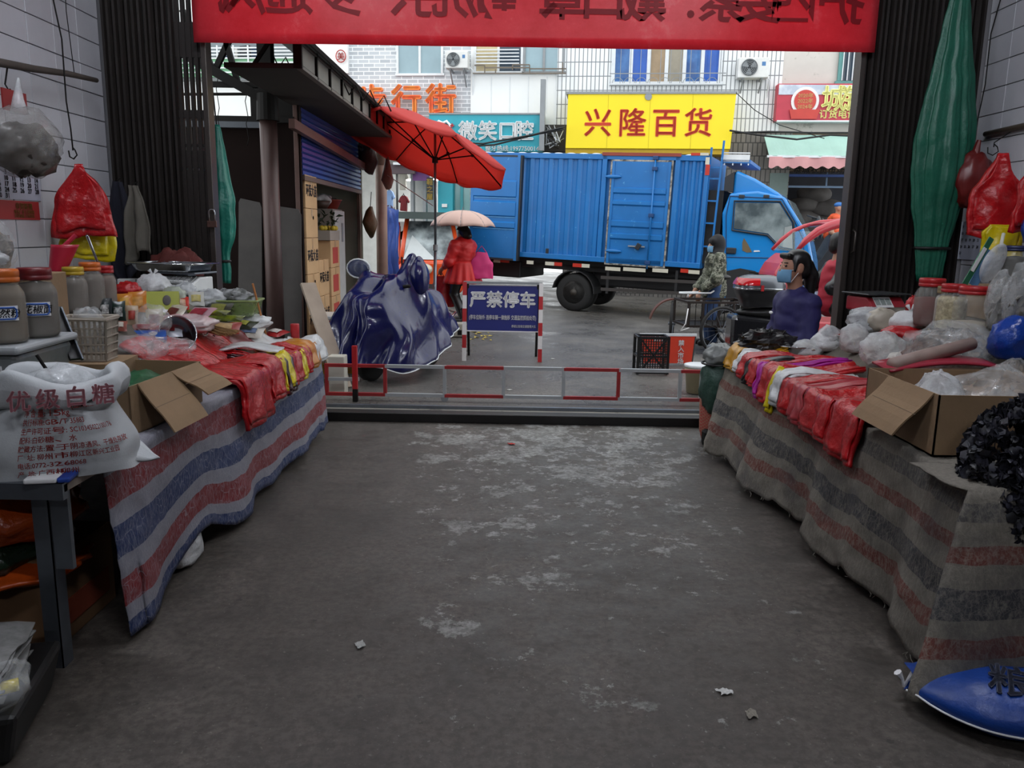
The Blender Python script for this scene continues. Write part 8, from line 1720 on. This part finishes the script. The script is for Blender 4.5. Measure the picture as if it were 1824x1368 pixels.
# rider in red on the motor scooter, and a porter in an orange vest
q = px(1483, 470, 8.55); gz = zg(q.x, 8.5); t = thing('person', 'rider in red vest with black sleeves half hidden by the gate', 'person', (q.x + .06, 8.5, gz), R(90))
hc = (0, .0, 1.5); B = headp(hc) + [('c', (0, .05, .88), (0, .02, 1.2), .13, .12), ('c', (-.13, .02, 1.25), (.13, .02, 1.25), .065, .065)]
for s in (-1, 1):
    limb(B, (s * .18, .02, 1.24), (s * .24, .16, 1.06), (s * .2, .3, 1.1) if s > 0 else (s * .2, -.4, 1.0), (.055, .045, .033)); B += hand((s * .2, .31, 1.1), (0, 1, 0), (0, 0, 1)) if s > 0 else hand((s * .2, -.41, 1.0), (0, -1, 0), (0, 0, 1))
    limb(B, (s * .1, .02, .86), (s * .16, -.4, .8), (s * .16, -.36, .36), (.085, .06, .04)); B.append(('c', (s * .16, -.34, .33), (s * .16, -.5, .31), .04, .035))
soft_obj('body', B, m_skin, t, .011, .03)
soft_obj('vest', [('c', (0, .05, .9), (0, .03, 1.2), .16, .15), ('c', (-.12, .02, 1.27), (.12, .02, 1.27), .08, .08)], mat('vest_red', 'A81830', .7, 0, .2, 6), t, .016, .05, wrinkle)
for s in (-1, 1):
    P = []; limb(P, (s * .2, .02, 1.25), (s * .25, .16, 1.06), (s * .2, .28, 1.1) if s > 0 else (s * .2, -.38, 1.0), (.075, .065, .05)); soft_obj('sleeve', P, m_blk, t, .014, .03, wrinkle)
    P = []; limb(P, (s * .1, .02, .86), (s * .16, -.4, .8), (s * .16, -.36, .38), (.11, .085, .07)); soft_obj('trouser_leg', P, m_blk, t, .016, .03)
soft_obj('hair', [('e', (0, .03, 1.55), (.09, .1, .085)), ('e', (0, .075, 1.49), (.08, .06, .085))], m_hair, t, .012, .02); face(t, hc, 1, False)
q = px(1480, 425, 17.6); t = thing('person', 'porter in an orange vest striding in front of the dark shop', 'person', (q.x, 17.6, q.z - .86), R(70))
hc = (0, -.12, 1.5); B = headp(hc) + [('c', (0, .0, .9), (0, -.05, 1.25), .13, .12), ('c', (-.14, -.06, 1.28), (.14, -.06, 1.28), .065, .065)]
for s in (-1, 1):
    limb(B, (s * .19, -.06, 1.27), (s * .25, -.02 * s, 1.0), (s * .22, -.2, .85), (.055, .045, .033)); B += hand((s * .22, -.21, .84), (0, -.5, -.8), (-s, 0, 0))
    limb(B, (s * .09, 0, .88), (s * .1, -.22 * s, .48), (s * .1, -.38 * s + .05, .08), (.09, .06, .038)); B.append(('c', (s * .1, -.38 * s + .08, .05), (s * .1, -.38 * s - .1, .04), .042, .036))
soft_obj('body', B, m_skin, t, .012, .03)
soft_obj('vest', [('c', (0, 0, .95), (0, -.04, 1.25), .165, .15), ('c', (-.16, -.06, 1.29), (.16, -.06, 1.29), .085, .085)], mat('vest_orange', 'D85020', .6, 0, .15, 5), t, .018, .05, wrinkle)
TR = []
for s in (-1, 1): limb(TR, (s * .09, 0, .88), (s * .1, -.22 * s, .48), (s * .1, -.38 * s + .05, .1), (.11, .085, .07))
soft_obj('trousers', TR, mat('slate_trousers', '2E3844', .8), t, .018, .03)
soft_obj('cap', [('e', (0, -.1, 1.57), (.09, .1, .06)), ('c', (-.04, -.2, 1.55), (.04, -.2, 1.55), .015, .015)], mat('cap_blue', '2A6AB0', .6), t, .014, .03); face(t, hc, 1, False)
pl = thing('loading_platform', 'low concrete loading platform in front of the dark shop', 'platform', (q.x + .6, 17.7, zg(q.x + .6, 17.7))); b = MB(); b.span((-1.0, -.5, 0), (1.4, .6, q.z - .86 - zg(q.x + .6, 17.7))); b.build('slab', m_conc, pl, bevel=.02)
bpy.data.objects.remove(TXO); bpy.data.curves.remove(TXT)
